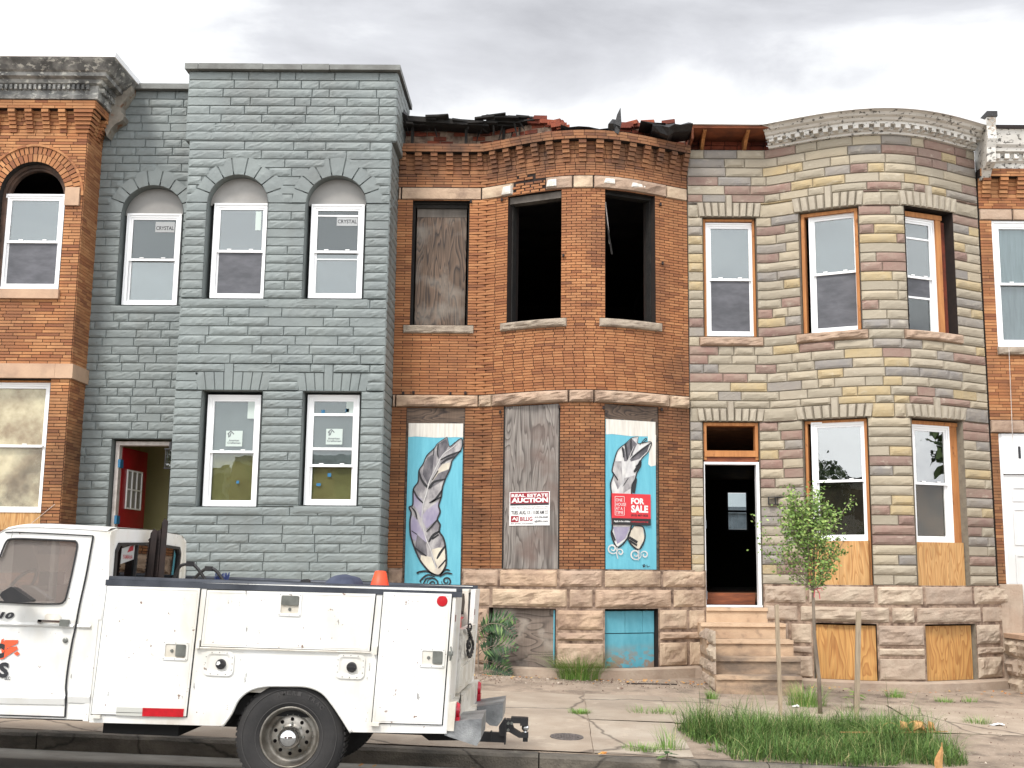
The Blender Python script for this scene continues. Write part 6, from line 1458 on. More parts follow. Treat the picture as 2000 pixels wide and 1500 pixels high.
# top rail
b = MB(); a_, c_ = tp(207, 1134), tp(902, 1158); dx = (c_[0] - a_[0], c_[1] - a_[1]); l_ = math.hypot(*dx)
for wc in (-.03, -WD + .03):
    b = MB(); b.smooth = True; b.tube([TF.p(a_[0], a_[1] + .012, wc), TF.p(c_[0], c_[1] + .012, wc)], .024, 10)
    b.smooth = False; FrR = Fr(TF.p(a_[0], a_[1] - .022, wc), TF.p(c_[0], c_[1], 0) - TF.p(a_[0], a_[1], 0), en=TF.en); FrR.ez = FrR.en.cross(FrR.ex); b.boxf(FrR, 0, l_, -.012, .03, -.02, .035); build(b, 'top_rail', mRail, TK)
# ---- locker doors with gaps, hinges, latches
def inset(l, d): 
    cx_ = sum(p[0] for p in l) / len(l); cy_ = sum(p[1] for p in l) / len(l); return [(p[0] + d * (1 if p[0] < cx_ else -1), p[1] + d * (1 if p[1] < cy_ else -1)) for p in l]
def locker_door(px, latch=None, kind='v'):
    l = tps(px); b = MB(); b.plate(TF, [l], .0, .0015); g_ = build(b, 'door_gap', mGap, body)
    b = MB(); b.plate(TF, [inset(l, .008)], .0016, .014); d = build(b, 'locker_door', mTruck, TK)
    b = MB(); e_ = inset(l, .022); lo = inset(l, .026)
    b.plate(TF, [e_, lo[::-1]], .0141, .0165); build(b, 'door_fold', mTruck, d)
    if latch:
        (x0, y0), (x1, y1) = latch; (u0, v1), (u1, v0) = tp(x0, y0), tp(x1, y1)
        r = .012
        def rrect(a, b2, c2, d2, r): 
            o = []
            for cx_, cy_, q in ((c2 - r, d2 - r, 0), (a + r, d2 - r, 1), (a + r, b2 + r, 2), (c2 - r, b2 + r, 3)):
                for k_ in range(4): t = (q + k_ / 3) * PI / 2; o.append((cx_ + r * math.cos(t), cy_ + r * math.sin(t)))
            return o
        b = MB(); b.plate(TF, [rrect(u0, v0, u1, v1, .014), rrect(u0 + .018, v0 + .018, u1 - .018, v1 - .018, .01)[::-1]], .014, .022); lt = build(b, 'latch_plate', mTruck, d)
        b = MB(); b.plate(TF, [rrect(u0 + .018, v0 + .018, u1 - .018, v1 - .018, .01)], .0142, .0155); build(b, 'latch_recess', mTruckD, lt)
        b = MB()
        if kind == 'v': um = u0 + (u1 - u0) * .52; b.plate(TF, [rrect(um, v0 + .028, u1 - .016, v1 - .02, .008)], .016, .028); cu_, cv_ = u0 + (u1 - u0) * .36, v0 + (v1 - v0) * .5
        else: vm = v0 + (v1 - v0) * .48; b.plate(TF, [rrect(u0 + .022, vm, u1 - .022, v1 - .016, .008)], .016, .028); cu_, cv_ = (u0 + u1) / 2, v0 + (v1 - v0) * .3
        build(b, 'paddle_handle', mLatch, lt)
        b = MB(); b.lathe(TF, cu_, cv_, [(0, .024), (.010, .024), (.013, .016)], 12); build(b, 'lock', mLatch, lt)
        b = MB()
        for q in ((u0 + .01, v0 + .01), (u1 - .01, v0 + .01), (u0 + .01, v1 - .01), (u1 - .01, v1 - .01), ((u0 + u1) / 2, v0 + .009), ((u0 + u1) / 2, v1 - .009)): b.lathe(TF, q[0], q[1], [(0, .0245), (.0035, .0235), (.0035, .021)], 6)
        build(b, 'rivets', mLatch, lt)
    return d
dA = locker_door([(209, 1142), (394, 1147), (366, 1401), (177, 1396)], ((321, 1252), (367, 1290)))
dB = locker_door([(404, 1150), (736, 1158), (724, 1273.5), (391, 1264)], ((547, 1158), (588, 1204)), 'h')
dC = locker_door([(748, 1154), (885, 1158), (865, 1417), (725, 1413)], ((821, 1265), (868, 1304)))
for (x, y, s_) in ((190, 1399, 1), (733, 1414, 1), (734, 1270, 0), (388, 1258, 0)):
    b = MB(); u, v = tp(x, y); b.boxf(TF, u - .03, u + .03, v - .012, v + .012, .0, .03) if s_ else b.boxf(TF, u - .012, u + .012, v - .03, v + .03, .0, .03)
    build(b, 'door_hinge', mTruckD, TK)
b = MB(); b.tube([TF.p(*tp(391, 1265), .016), TF.p(*tp(725, 1274), .016)], .006, 6); build(b, 'hinge_rod', mTruckD, TK)
u, v = tp(880, 1276); b = MB(); b.tube([TF.p(u, v + .05, .02), TF.p(u + .012, v, .03), TF.p(u, v - .05, .02)], .006, 6); b.boxf(TF, u - .015, u + .02, v - .015, v + .015, 0, .03); build(b, 'side_hasp', mLatch, TK)
b = MB(); (u0, v1), (u1, v0) = tp(228, 1380), tp(280, 1398); m_ = lambda x, y: tp(x, y)
b.plate(TF, [tps([(229, 1380.5), (280, 1382), (279, 1398.5), (228, 1396.5)])], .0142, .0165); t1 = build(b, 'silver_reflective_tape', mRefS, dA)
b = MB(); b.plate(TF, [tps([(280, 1382), (361, 1384), (359, 1400), (279, 1398.5)])], .0142, .0168); build(b, 'red_reflective_tape', mRefR, dA)
b = MB(); u, v = tp(864, 1174); b.lathe(TF, u, v, [(0, .022), (.036, .021), (.041, .014)], 28); build(b, 'round_reflector', mRefR, dC)
# fuel fillers
for x0, y0, x1, y1, cx_, cy_, opn in ((401, 1270, 455, 1321, 432, 1297, 1), (658, 1276, 711, 1327, 687, 1303, 0)):
    (u0, v1), (u1, v0) = tp(x0, y0), tp(x1, y1)
    def rr_(a, b2, c2, d2, r):
        o = []
        for ax, ay, q in ((c2 - r, d2 - r, 0), (a + r, d2 - r, 1), (a + r, b2 + r, 2), (c2 - r, b2 + r, 3)):
            for k_ in range(5): t = (q + k_ / 4) * PI / 2; o.append((ax + r * math.cos(t), ay + r * math.sin(t)))
        return o
    A, B_ = rr_(u0, v0, u1, v1, .04), rr_(u0 + .022, v0 + .022, u1 - .022, v1 - .022, .03)
    b = MB(); b.plate(TF, [A, B_[::-1]], .0, .010)
    n = len(B_); V = [TF.p(a, c2, .009) for a, c2 in B_] + [TF.p(u0 + (a - u0) * .8 + (u1 - u0) * .10, v0 + (c2 - v0) * .8 + (v1 - v0) * .10, .003) for a, c2 in B_]; V.append(TF.p((u0 + u1) / 2, (v0 + v1) / 2, .0025))
    b.add(V, [(i, (i + 1) % n, n + (i + 1) % n, n + i) for i in range(n)] + [(n + i, n + (i + 1) % n, 2 * n) for i in range(n)]); fl = build(b, 'fuel_filler', mTruckD if False else mTruck, TK)
    b = MB(); u, v = tp(cx_, cy_); b.lathe(TF, u, v, [(0, .028), (.030, .028), (.036, .022), (.038, .004)], 20); b.boxf(TF, u - .03, u + .03, v - .006, v + .006, .028, .036); build(b, 'fuel_cap', mBlk, fl)
    if opn: b = MB(); b.plate(TF, [[(u - .026, v - .004), (u - .022, v + .02), (u - .004, v + .024), (u + .004, v + .006), (u - .01, v - .006)]], .036, .038); build(b, 'torn_sticker', mLitter, fl)
    b = MB()
    for i in range(12):
        a = 2 * PI * i / 12; hu, hv = (u1 - u0) / 2 - .011, (v1 - v0) / 2 - .011; k_ = 1 / max(abs(math.cos(a)), abs(math.sin(a))) ** .8; b.lathe(TF, (u0 + u1) / 2 + hu * math.cos(a) * min(k_, 1.15), (v0 + v1) / 2 + hv * math.sin(a) * min(k_, 1.15), [(0, .013), (.004, .012), (.004, .009)], 6)
    build(b, 'rivets', mLatch, fl)
# ---- wheels
def wheel(u, v, w, face=1, r=.40, tw=.24, rim=True, name='wheel'):
    F = Fr(TF.p(u, v, w), TF.ex, TF.ez, TF.en * face) if face == 1 else Fr(TF.p(u, v, w), TF.ex * -1, TF.ez, TF.en * -1)
    b = MB(); b.smooth = True
    b.lathe(F, 0, 0, [(.225, -.03), (.222, .0), (.212, .004), (.206, -.006), (.202, -.03), (.192, -.05), (.186, -.075), (.165, -.082), (.15, -.07), (.142, -.06), (.095, -.058), (.07, -.05), (.066, -.0), (.0, .0)], 48)
    wh_ = build(b, name, mRim, TK)
    b = MB(); b.smooth = True
    pr = [(.222, .0), (.235, .012), (.262, .02), (.30, .022), (.335, .017), (.365, .006), (.384, -.008), (.394, -.022), (.4, -.04), (.4, -tw + .04), (.385, -tw + .01), (.34, -tw - .005), (.24, -tw)]
    b.lathe(F, 0, 0, [(a * r / .4, c2) for a, c2 in pr], 72); b.smooth = False
    for i in range(64):
        a = 2 * PI * i / 64; c0, s0 = math.cos(a), math.sin(a); Fx = Fr(F.p(r * c0, r * s0, 0), F.ex * c0 + F.ez * s0, F.en, (F.ez * c0 - F.ex * s0))
        for k_, (w0, w1) in enumerate(((-.075, -.032), (-.125, -.085), (-.175, -.135), (-.215, -.182))): b.boxf(Fx, -.006, .007, w0, w1, -.012 + .004 * k_, .012 + .004 * (k_ % 2))
    ty = build(b, 'tyre', mTyre, wh_)
    b = MB()
    for j, (R_, wv) in enumerate(((.245, .0175), (.345, .0155))): b.lathe(F, 0, 0, [(R_, wv - .003), (R_ + .002, wv + .003), (R_ + .006, wv + .003), (R_ + .008, wv - .003)], 60)
    for s_, a0 in (('AMERI', 108), ('TRAC', 66), ('AMERITRAC', 300)):
        for i, ch in enumerate(s_):
            a = math.radians(a0 - i * 7.0); c0, s0 = math.cos(a), math.sin(a); Fx = Fr(F.p(.318 * c0, .318 * s0, .0), (F.ex * s0 - F.ez * c0), (F.ex * c0 + F.ez * s0), F.en); text(b, Fx, ch, -.014, .014, -.014, .018, .0245, .02)
    build(b, 'tyre_lettering', mat('tyre letter', C(66, 64, 63), rough=.7) if 'tyre letter' not in MATS else MATS['tyre letter'], wh_, fixn=False)
    b = MB()
    for i in range(10): a = 2 * PI * (i + .5) / 10; b.lathe(F, .124 * math.cos(a), .124 * math.sin(a), [(0, -.0555), (.0135, -.0555), (.0135, -.062)], 12)
    build(b, 'rim_hole', mBlack, wh_)
    b = MB()
    for i in range(24): a = 2 * PI * i / 24; b.lathe(F, .156 * math.cos(a), .156 * math.sin(a), [(0, -.066), (.004, -.066), (.004, -.078)], 6)
    build(b, 'rim_bolts', mLatch, wh_)
    b = MB()
    for i in range(8): a = 2 * PI * i / 8; b.lathe(F, .094 * math.cos(a), .094 * math.sin(a), [(0, -.035), (.009, -.035), (.010, -.06)], 6)
    build(b, 'lug_nut', mLatch, wh_)
    b = MB(); b.smooth = True; b.lathe(F, 0, 0, [(.0, .092)] + [(.070 * math.sin(a * PI / 16), .036 + .056 * math.cos(a * PI / 16)) for a in range(1, 9)] + [(.078, .032), (.080, -.03)], 28); build(b, 'hub_cap', mChrome, wh_)
    return wh_
uw, vw = tp(563, 1449)
wheel(uw, .40, -.0 - .03); wheel(uw, .40, -WD + .03, -1); wheel(uw - 3.9, .40, -.05); wheel(uw - 3.9, .40, -WD + .05, -1)
# ---- cab
gl = smoothc(tps(cr5([(0, 292), (22, 235), (42, 192), (70, 176), (150, 174), (300, 180), (470, 188), (493, 192), (503, 210), (497, 260), (470, 390), (432, 550), (415, 582), (385, 597), (250, 597), (100, 590), (-40, 582)])), 2)
gA_ = tps(cr5([(-40, 582), (-250, 575), (-190, 440), (-60, 240)]))                     # rest of the glass beyond the frame edge
roofL = [(-260, 430), (-120, 215), (-30, 150), (33, 115), (110, 100), (250, 99), (400, 105), (560, 113), (700, 124)]
hood = [(-1700, 640), (-1500, 600), (-900, 560), (-330, 520)]
backL = [(716, 150), (712, 300), (706, 430), (700, 560), (684, 700), (600, 1356)]
botL = [(430, 1350), (0, 1338), (-700, 1330)]
ua = tp(*cr5([(-900, 1330)])[0])[0]; fx = uw - 3.9
fa = [(fx + .52 * math.cos(a * PI / 10), .42 + .5 * math.sin(a * PI / 10)) for a in range(0, 11)]
v_b = tp(*cr5([(0, 1338)])[0])[1]
cabo = tps(cr5(hood + roofL + backL + botL))
cabo = cabo[:-1] + [(fx + .56, v_b)] + fa + [(fx - .56, v_b), (fx - .95, v_b + .05), (fx - 1.0, cabo[0][1] - .2)]
b = MB(); gfull = gl + gA_[1:]
b.plate(TF, [cabo, gfull[::-1]], -.05, -.006); cab = build(b, 'cab', mTruck, TK)
b = MB(); b.plate(TF, [cabo, gfull[::-1]], -1.88, -1.83); build(b, 'far_cab_side', mTruck, TK)
# roof skin, hood, cab back with window opening, windscreen surround
b = MB(); b.smooth = True; W0, W1 = -.0, -1.88
ro = tps(cr5(roofL)); 
for (p, q) in zip(ro, ro[1:]):
    for (wa, ha), (wb, hb_) in zip(((0, 0), (-.06, .022), (-.2, .035), (-.94, .045), (-1.68, .035), (-1.82, .022)), ((-.06, .022), (-.2, .035), (-.94, .045), (-1.68, .035), (-1.82, .022), (-1.88, 0))):
        b.quad(TF.p(p[0], p[1] + ha, wa), TF.p(q[0], q[1] + ha, wa), TF.p(q[0], q[1] + hb_, wb), TF.p(p[0], p[1] + hb_, wb))
ho = tps(cr5(hood)) 
for p, q in zip([(ho[0][0], ho[0][1] - .6)] + ho, ho): b.quad(TF.p(*p, 0), TF.p(*q, 0), TF.p(*q, W1), TF.p(*p, W1))
build(b, 'cab_roof', mTruck, TK)
ub = tp(*cr5([(712, 180)])[0])[0] - .0
bo = tps(cr5([(716, 128), (700, 430), (645, 700), (585, 1352)]))
ut = bo[0][0]; vt_ = bo[0][1] + .0
FBk = Fr(TF.p(ut, 0, 0), -TF.en, TF.ez, TF.ex)       # u across the truck (0 near side, 1.88 far), v up
v1_ = bo[0][1]; v0_ = bo[2][1]
outl = [(0.0, v0_), (1.88, v0_), (1.88, v1_ - .10), (1.83, v1_ - .02), (1.72, v1_ + .028), (.94, v1_ + .045), (.16, v1_ + .028), (.03, v1_)]
def bk(px, py):                                       # photo position on the cab's back wall
    d = ray(px, py); t = (TF.p(ut, 0, 0) - CAM).dot(TF.ex) / d.dot(TF.ex); p = CAM + d * t - FBk.o; return (p.dot(FBk.ex), p.dot(FBk.ez))
vwin = [bk(*p) for p in cr5([(712, 420), (722, 230), (735, 195), (770, 183), (900, 190), (1080, 212), (1150, 235), (1185, 275), (1192, 420)])]
wv = [(max(.14, a), b_) for a, b_ in vwin]
vlo, vhi = min(p[1] for p in vwin), max(p[1] for p in vwin)
wl_ = [(.17, v1_ - .50), (.15, v1_ - .14), (.20, v1_ - .085), (.94, v1_ - .065), (1.68, v1_ - .085), (1.73, v1_ - .14), (1.71, v1_ - .50)]
b = MB(); b.plate(FBk, [outl, wl_[::-1]], -.04, 0); b.boxf(FBk, 0, 1.88, v_b, v0_, -.06, -.02); build(b, 'cab_back', mTruck, TK)
b = MB(); wi = [(.94 + (a - .94) * .965, (c2 - (v1_ - .28)) * .93 + v1_ - .28) for a, c2 in wl_]; wo = [(.94 + (a - .94) * 1.012, (c2 - (v1_ - .28)) * 1.04 + v1_ - .28) for a, c2 in wl_]
b.plate(FBk, [wo, wi[::-1]], -.02, .012)
for u in (.62, 1.26): b.boxf(FBk, u - .015, u + .015, v1_ - .5, v1_ - .085, -.02, .008)
rw_ = build(b, 'rear_window_seal', mBlk, TK)
b = MB(); b.plate(FBk, [wl_], -.012, -.008); build(b, 'rear_window', glassmat('tinted rear glass', .08, (.20, .19, .19)), TK)
b = MB(); b.plate(FBk, [[(.3, v1_ - .24), (.58, v1_ - .2), (.58, v1_ - .08), (.3, v1_ - .12)]], -.006, -.005); st_ = build(b, 'window_sticker', mStickerG, TK)
b = MB(); text(b, FBk, 'YAMAHA', .33, .55, v1_ - .2, v1_ - .165, -.0045, .02); b.plate(FBk, [[(.42, v1_ - .15), (.55, v1_ - .13), (.55, v1_ - .09), (.47, v1_ - .10)]], -.0049, -.0045); build(b, 'sticker_print', mSignR, TK, fixn=False)
for (w_) in (-.02, -1.86): b = MB(); b.plate(TF, [gfull], w_ - .004, w_); build(b, 'side_window', mGlassCar, TK)
b = MB()                                               # black weatherstrip round the glass
b.tube([TF.p(a, c2, .002) for a, c2 in gfull + [gfull[0]]], .007, 6); build(b, 'window_seal', mBlk, TK)
b = MB(); A, B_ = tp(*cr5([(-330, 520)])[0]), tp(*cr5([(-30, 150)])[0]); b.quad(TF.p(A[0], A[1], -.1), TF.p(B_[0], B_[1] + .02, -.1), TF.p(B_[0], B_[1] + .02, -1.78), TF.p(A[0], A[1], -1.78)); build(b, 'windscreen', mGlassCar, TK)
b = MB(); A = tp(*cr5([(560, 640)])[0])                # seat, dash, floor
b.boxf(TF, A[0] - .55, A[0] - .35, 1.0, 1.42, -1.8, -.1); b.boxf(TF, A[0] - 1.0, A[0] - .4, .85, 1.0, -1.8, -.1); b.boxf(TF, A[0] - 2.2, A[0] - 1.55, .95, 1.28, -1.8, -.08); b.boxf(TF, A[0] - 2.2, A[0] - .05, .55, .6, -1.83, -.05)
for w_ in (-.45, -1.4): b.boxf(TF, A[0] - .52, A[0] - .42, 1.4, 1.52, w_ - .12, w_ + .12)
build(b, 'bench_seat', mSeat, TK)
b = MB(); b.smooth = True; s0, s1 = tp(30, 1152, -.45); c = TF.p(s0, s1, -.5); ring_ = [c + (TF.ex * .1 + TF.ez * .05) * 0 + (TF.en * math.cos(a) * .19 + (TF.ez * .8 + TF.ex * .5).normalized() * math.sin(a) * .19) for a in [2 * PI * i / 24 for i in range(25)]]; b.tube(ring_, .014, 6, cap=False); b.tube([c, c - TF.ex * .3 - TF.ez * .2], .02, 6); b.tube([ring_[0], c, ring_[12]], .012, 5); build(b, 'steering_wheel', mBlk, TK)
b = MB(); q = tp(93, 1074, -.9); b.boxf(TF, q[0] - .11, q[0] + .11, q[1] - .035, q[1] + .03, -1.0, -.97); build(b, 'rear_view_mirror', mMetalGrey, TK)
# door seams, belt line, handle, lock, lettering
dl = tps(cr5([(608, 156), (595, 230), (560, 420), (520, 600), (490, 760), (470, 850), (445, 1000), (430, 1130), (432, 1200), (424, 1336)]))
b = MB(); b.ribbon(TF, smoothc(dl, 4), .013, .003); b.ribbon(TF, tps(cr5([(35, 133), (110, 132), (300, 140), (608, 156)])), .009, .003); b.ribbon(TF, tps(cr5([(-700, 1318), (0, 1322), (424, 1336)])), .009, .003); build(b, 'door_gap', mGap, cab)
b = MB()
for l in (cr5([(-900, 728), (0, 731), (270, 737), (478, 748)]), cr5([(505, 748), (590, 750)])):
    p = tps(l); 
    for (a, c2), (d_, e_) in zip(p, p[1:]): b.add([TF.p(a, c2 + .02, 0.001), TF.p(d_, e_ + .02, .001), TF.p(d_, e_ + .002, .012), TF.p(a, c2 + .002, .012), TF.p(a, c2 - .012, .001), TF.p(d_, e_ - .012, .001)], [(0, 1, 2, 3), (3, 2, 5, 4)])
for l in (cr5([(-900, 1225), (-100, 1205), (424, 1215)]), cr5([(445, 1200), (588, 1205)])):
    p = tps(l)
    for (a, c2), (d_, e_) in zip(p, p[1:]): b.add([TF.p(a, c2 + .03, 0.001), TF.p(d_, e_ + .03, .001), TF.p(d_, e_, .014), TF.p(a, c2, .014), TF.p(a, c2 - .045, .001), TF.p(d_, e_ - .045, .001)], [(0, 1, 2, 3), (3, 2, 5, 4)])
build(b, 'body_crease', mTruck, cab)
b = MB(); (u0, v0), (u1, v1) = tp(77, 1213), tp(137, 1214)
b.boxf(TF, u0, u1 - .03, v0 - .004, v0 + .012, .02, .034); b.boxf(TF, u0, u0 + .03, v0 - .014, v0 + .012, 0, .034); hd = build(b, 'door_handle', mChrome, TK)
b = MB(); b.boxf(TF, u1 - .065, u1 - .004, v1 - .035, v1 + .014, 0, .036); build(b, 'handle_button', mLatch, hd)
b = MB(); u, v = tp(103, 1207); b.plate(TF, [[(u - .06, v - .05), (u + .06, v - .05), (u + .06, v + .015), (u + .045, v + .03), (u - .045, v + .03), (u - .06, v + .015)]], .0005, .002); build(b, 'handle_recess', mTruckD, hd)
b = MB(); u, v = tp(127.5, 1250.5); b.lathe(TF, u, v, [(0, .01), (.010, .01), (.018, .006), (.02, 0)], 16); build(b, 'door_lock', mLatch, TK)
b = MB(); (u0, v1), (u1, v0) = tp(-22, 1194), tp(27, 1209); text(b, TF, '110', u0 + .02, u1, v0, v1, .0015, .05, .25)
(u0, v1), (u1, v0) = tp(-1, 1293), tp(15.5, 1324); text(b, TF, 'S', u0, u1, v0, v1, .0026, .05); (u0, v1), (u1, v0) = tp(10, 1321), tp(20, 1328); text(b, TF, 'LLC', u0, u1, v0, v1, .0026, .03)
(u0, v1), (u1, v0) = tp(-12, 1256), tp(7.5, 1286); text(b, TF, 'c', u0, u1, v0, v1, .0028, .05); build(b, 'door_lettering', mInk, cab, fixn=False)
b = MB()
for l in ([(2, 1262), (10, 1250), (36, 1250), (34, 1257), (14, 1266), (4, 1280)], [(8, 1272), (20, 1264), (33, 1262), (35, 1268), (22, 1276), (6, 1287), (0, 1288)], [(27, 1276), (34, 1272), (39, 1277), (33, 1281)], [(3, 1249), (8, 1247), (6, 1256), (0, 1260)]): b.plate(TF, [tps(l)], .0004, .0022)
build(b, 'door_emblem', mOrange, cab)
b = MB(); mr_ = tps(cr5([(5, 541), (20, 520), (75, 488), (95, 492), (210, 572), (205, 586), (60, 588), (35, 582)]), .16); b.plate(TF, [mr_], .10, .18); q = tp(2, 1176, .05); b.tube([TF.p(q[0] + .02, q[1], .14), TF.p(q[0] - .1, q[1] - .02, .0)], .014, 6); build(b, 'door_mirror', mBlk, TK)
b = MB(); b.boxf(TF, -4.95, -4.85, .55, 1.0, -1.8, -.06); b.boxf(TF, -5.1, -4.93, .42, .6, -1.88, 0); build(b, 'front_bumper', mChrome, TK)
# ---- tools and cargo, each its own thing
def TB(px, py, w): u, v = tp(px, py, w); return TF.p(u, v, w)
b = MB()                                               # three rusty toothed steel bars leaning in the bed
for k_, (x0, y0, x1, y1, wd, w_) in enumerate(((284, 1128, 301, 1042, .055, -.75), (297, 1128, 310, 1045, .05, -.80), (309, 1128, 322, 1022, .05, -.72))):
    A, B_ = TB(x0, y0 + 60, w_), TB(x1, y1, w_); b = MB(); ax = (B_ - A); L_ = ax.length; Fp = Fr(A, ax.cross(TF.en), ax, TF.en); Fp = Fr(A, -(TF.en.cross(ax)), ax, TF.en)
    b.boxf(Fp, -wd / 2, wd / 2, 0, L_, -.004, .004); b.boxf(Fp, -wd / 2, -wd / 2 + .006, 0, L_, -.02, .004)
    n = 16
    for i in range(n): v = L_ * (.25 + .7 * i / n); b.plate(Fp, [[(-wd / 2 - .016, v), (-wd / 2, v + .022), (-wd / 2, v - .014)]], -.003, .003)
    b.plate(Fp, [[(-wd / 2, L_), (wd / 2, L_ + .0), (wd / 2, L_ + .02), (-wd * .1, L_ + .04)]], -.004, .004)
    tag(build(b, 'steel_bar', mRust, None), ['leftmost toothed rusty steel bar leaning against the cab window', 'middle toothed rusty steel bar leaning against the cab window', 'tallest toothed rusty steel bar, nearest the grey house'][k_], 'bar', 'toothed steel bars in the truck bed')
w_ = -1.1
b = MB(); b.smooth = True
for l in (smoothc([(337, 1135), (350, 1108), (362, 1102), (376, 1102), (388, 1113), (402, 1134)]), smoothc([(376, 1134), (392, 1118), (405, 1110), (418, 1112), (428, 1122), (436, 1134)])): b.tube([TB(x, y, w_) for x, y in l] + [TB(l[-1][0] + 6, l[-1][1] + 30, w_)], .014, 7)
b.smooth = False
for x, y in ((372, 1102), (408, 1111)): b.boxf(Fr(TB(x, y, w_), TF.ex), -.03, .03, -.018, .022, -.02, .02)
tag(build(b, 'tubular_tool', mBlk, None), 'black bent tubular handle frame lying in the truck bed', 'tool')
b = MB()
for i in range(90):
    x = rb.uniform(421, 444); A = TB(x, 1137, -1.2 + rb.uniform(-.06, .06)); b.tube([A, A + TF.ez * rb.uniform(.03, .085) + TF.ex * rb.uniform(-.02, .02)], .0025, 3, cap=False)
b.boxf(Fr(TB(418, 1143, -1.2), TF.ex), 0, .11, 0, .03, -.06, .06)
tag(build(b, 'broom_head', mBluePl, None, fixn=False), 'dark blue bristled broom head poking above the truck rail', 'broom')
b = MB(); p = TB(594, 1138, -.1); b.plate(Fr(p, TF.ex, en=TF.en), [[(-.025, 0), (-.02, .02), (.0, .026), (.03, .028), (.045, .016), (.042, 0)]], -.03, .03); b.boxf(Fr(p, TF.ex, en=TF.en), -.06, .07, -.008, .004, -.035, .035)
tag(build(b, 'rail_clamp', mBlk, None), 'small black clamp sitting on the truck top rail', 'clamp')
b = MB(); pc = TB(739, 1184, -.75); Fc = Fr(pc, TF.ex, TF.en * -1, TF.ez); b.smooth = True
b.lathe(Fc, 0, 0, [(.125, -.22), (.12, -.2), (.112, -.06)], 24); cn = thing('traffic_cone', 'orange traffic cone with a dirty white collar in the truck bed', 'cone', tuple(pc))
b = MB(); b.smooth = True; b.lathe(Fc, 0, 0, [(.128, -.30), (.106, .02), (.098, .045)], 24); build(b, 'collar', mTruckD, cn)
b = MB(); b.smooth = True; b.lathe(Fc, 0, 0, [(.098, .045), (.078, .16), (.045, .28), (.02, .285), (.018, .27)], 24); build(b, 'cone_body', mOrangeCone, cn)
b = MB(); b.boxf(Fr(pc, TF.ex, TF.ez, TF.en), -.17, .17, -.33, -.30, -.17, .17); build(b, 'cone_base', mBlk, cn)
b = MB(); b.smooth = True; pt_ = TB(672, 1160, -.85); Vt = []; nU, nV = 16, 10
for j in range(nV + 1):
    for i in range(nU + 1):
        a, c2 = 2 * PI * i / nU, PI / 2 * j / nV; q = Vector((math.cos(a) * math.cos(c2) * .20, math.sin(a) * math.cos(c2) * .16, math.sin(c2) * .20)); q += q.normalized() * .035 * noise.noise(q * 9 + Vector((4, 2, 1))); Vt.append(pt_ + q + Vector((0, 0, -.04)))
b.add(Vt, [(j * (nU + 1) + i, j * (nU + 1) + i + 1, (j + 1) * (nU + 1) + i + 1, (j + 1) * (nU + 1) + i) for j in range(nV) for i in range(nU)]); tag(build(b, 'cloth_bundle', mTarp, None), 'bundled navy cloth lying in the truck bed beside the orange cone', 'cloth')
# things carried at the tail: grey locker, red crates, red can, black bag, chain
def TR(px, py, du=-.1):                                # photo position on a plane across the truck near the tail
    o = TF.p(uu(1.3) + du, 0, 0); d = ray(px, py); t = (o - CAM).dot(TF.ex) / d.dot(TF.ex); p = CAM + d * t - T0; return (-p.dot(TF.en), p.dot(TF.ez))
FQ = Fr(TF.p(uu(1.3) - .1, 0, 0), -TF.en, TF.ez, TF.ex)
b = MB(); b.boxf(FQ, .80, WD - .10, 1.0, tp(900, 1162, -1.8)[1], -.5, -.02); bx_ = build(b, 'tool_locker', mMetalGrey, None); tag(bx_, 'grey steel locker standing at the open tail of the truck', 'locker')
b = MB(); b.boxf(FQ, .84, WD - .14, 1.04, tp(900, 1170, -1.8)[1], -.02, -.008); build(b, 'locker_front', mMetalGrey, bx_)
zt2 = vt1
for k_ in range(2):
    b = MB(); z0 = zt2 - .02 + .08 * k_; b.plate(Fr(FQ.p(0, 0, 0), FQ.ex, FQ.ez, FQ.en), [[(.95, z0), (1.42, z0), (1.46, z0 + .078), (.91, z0 + .078)]], -.02, .04 - .0 * k_)
    b.boxf(FQ, .89, 1.48, z0 + .062, z0 + .079, .0, .055)
    tag(build(b, 'crate', mRedPl, None), ['lower red plastic crate above the tailgate', 'upper red plastic crate above the tailgate'][k_], 'crate', 'red crates at the truck tail')
b = MB(); b.plate(FQ, [[(.46, zt2 - .1), (.80, zt2 - .1), (.82, zt2 + .03), (.72, zt2 + .10), (.60, zt2 + .15), (.46, zt2 + .12)]], .0, .09); b.tube([FQ.p(.56, zt2 + .12, .05), FQ.p(.64, zt2 + .17, .05), FQ.p(.72, zt2 + .1, .05)], .015, 6); tag(build(b, 'fuel_can', mat('red orange plastic', C(222, 44, 34), rough=.4), None), 'red fuel can behind the near rear post of the truck', 'can')
b = MB(); b.plate(FQ, [[(.50, zt2 + .17), (.88, zt2 + .10), (.96, zt2 + .20), (.84, zt2 + .27), (.56, zt2 + .26)]], .0, .1); tag(build(b, 'bag', mBlk, None), 'black bag resting on the red can at the truck tail', 'bag')
b = MB(); b.smooth = True
def link(c, d, n_, s_=.022):
    d = d.normalized(); side_ = d.cross(n_).normalized(); r_ = [c + d * s_ * math.cos(a) * 1.25 + side_ * s_ * .6 * math.sin(a) for a in [2 * PI * i / 10 for i in range(11)]]; b.tube(r_, .0075, 5, cap=False)
pth = smoothc([(.48, vt1 + .0), (.62, vt1 - .02), (.85, vt1 - .07), (1.15, vt1 - .14), (1.1, vt1 - .2), (.85, vt1 - .23), (.6, vt1 - .19), (.5, vt1 - .1)], 4)
P3 = [FQ.p(a, c2, .17) for a, c2 in pth]
for i in range(len(P3) - 1): link((P3[i] + P3[i + 1]) / 2, P3[i + 1] - P3[i], TF.ex if i % 2 else TF.ex + TF.ez)
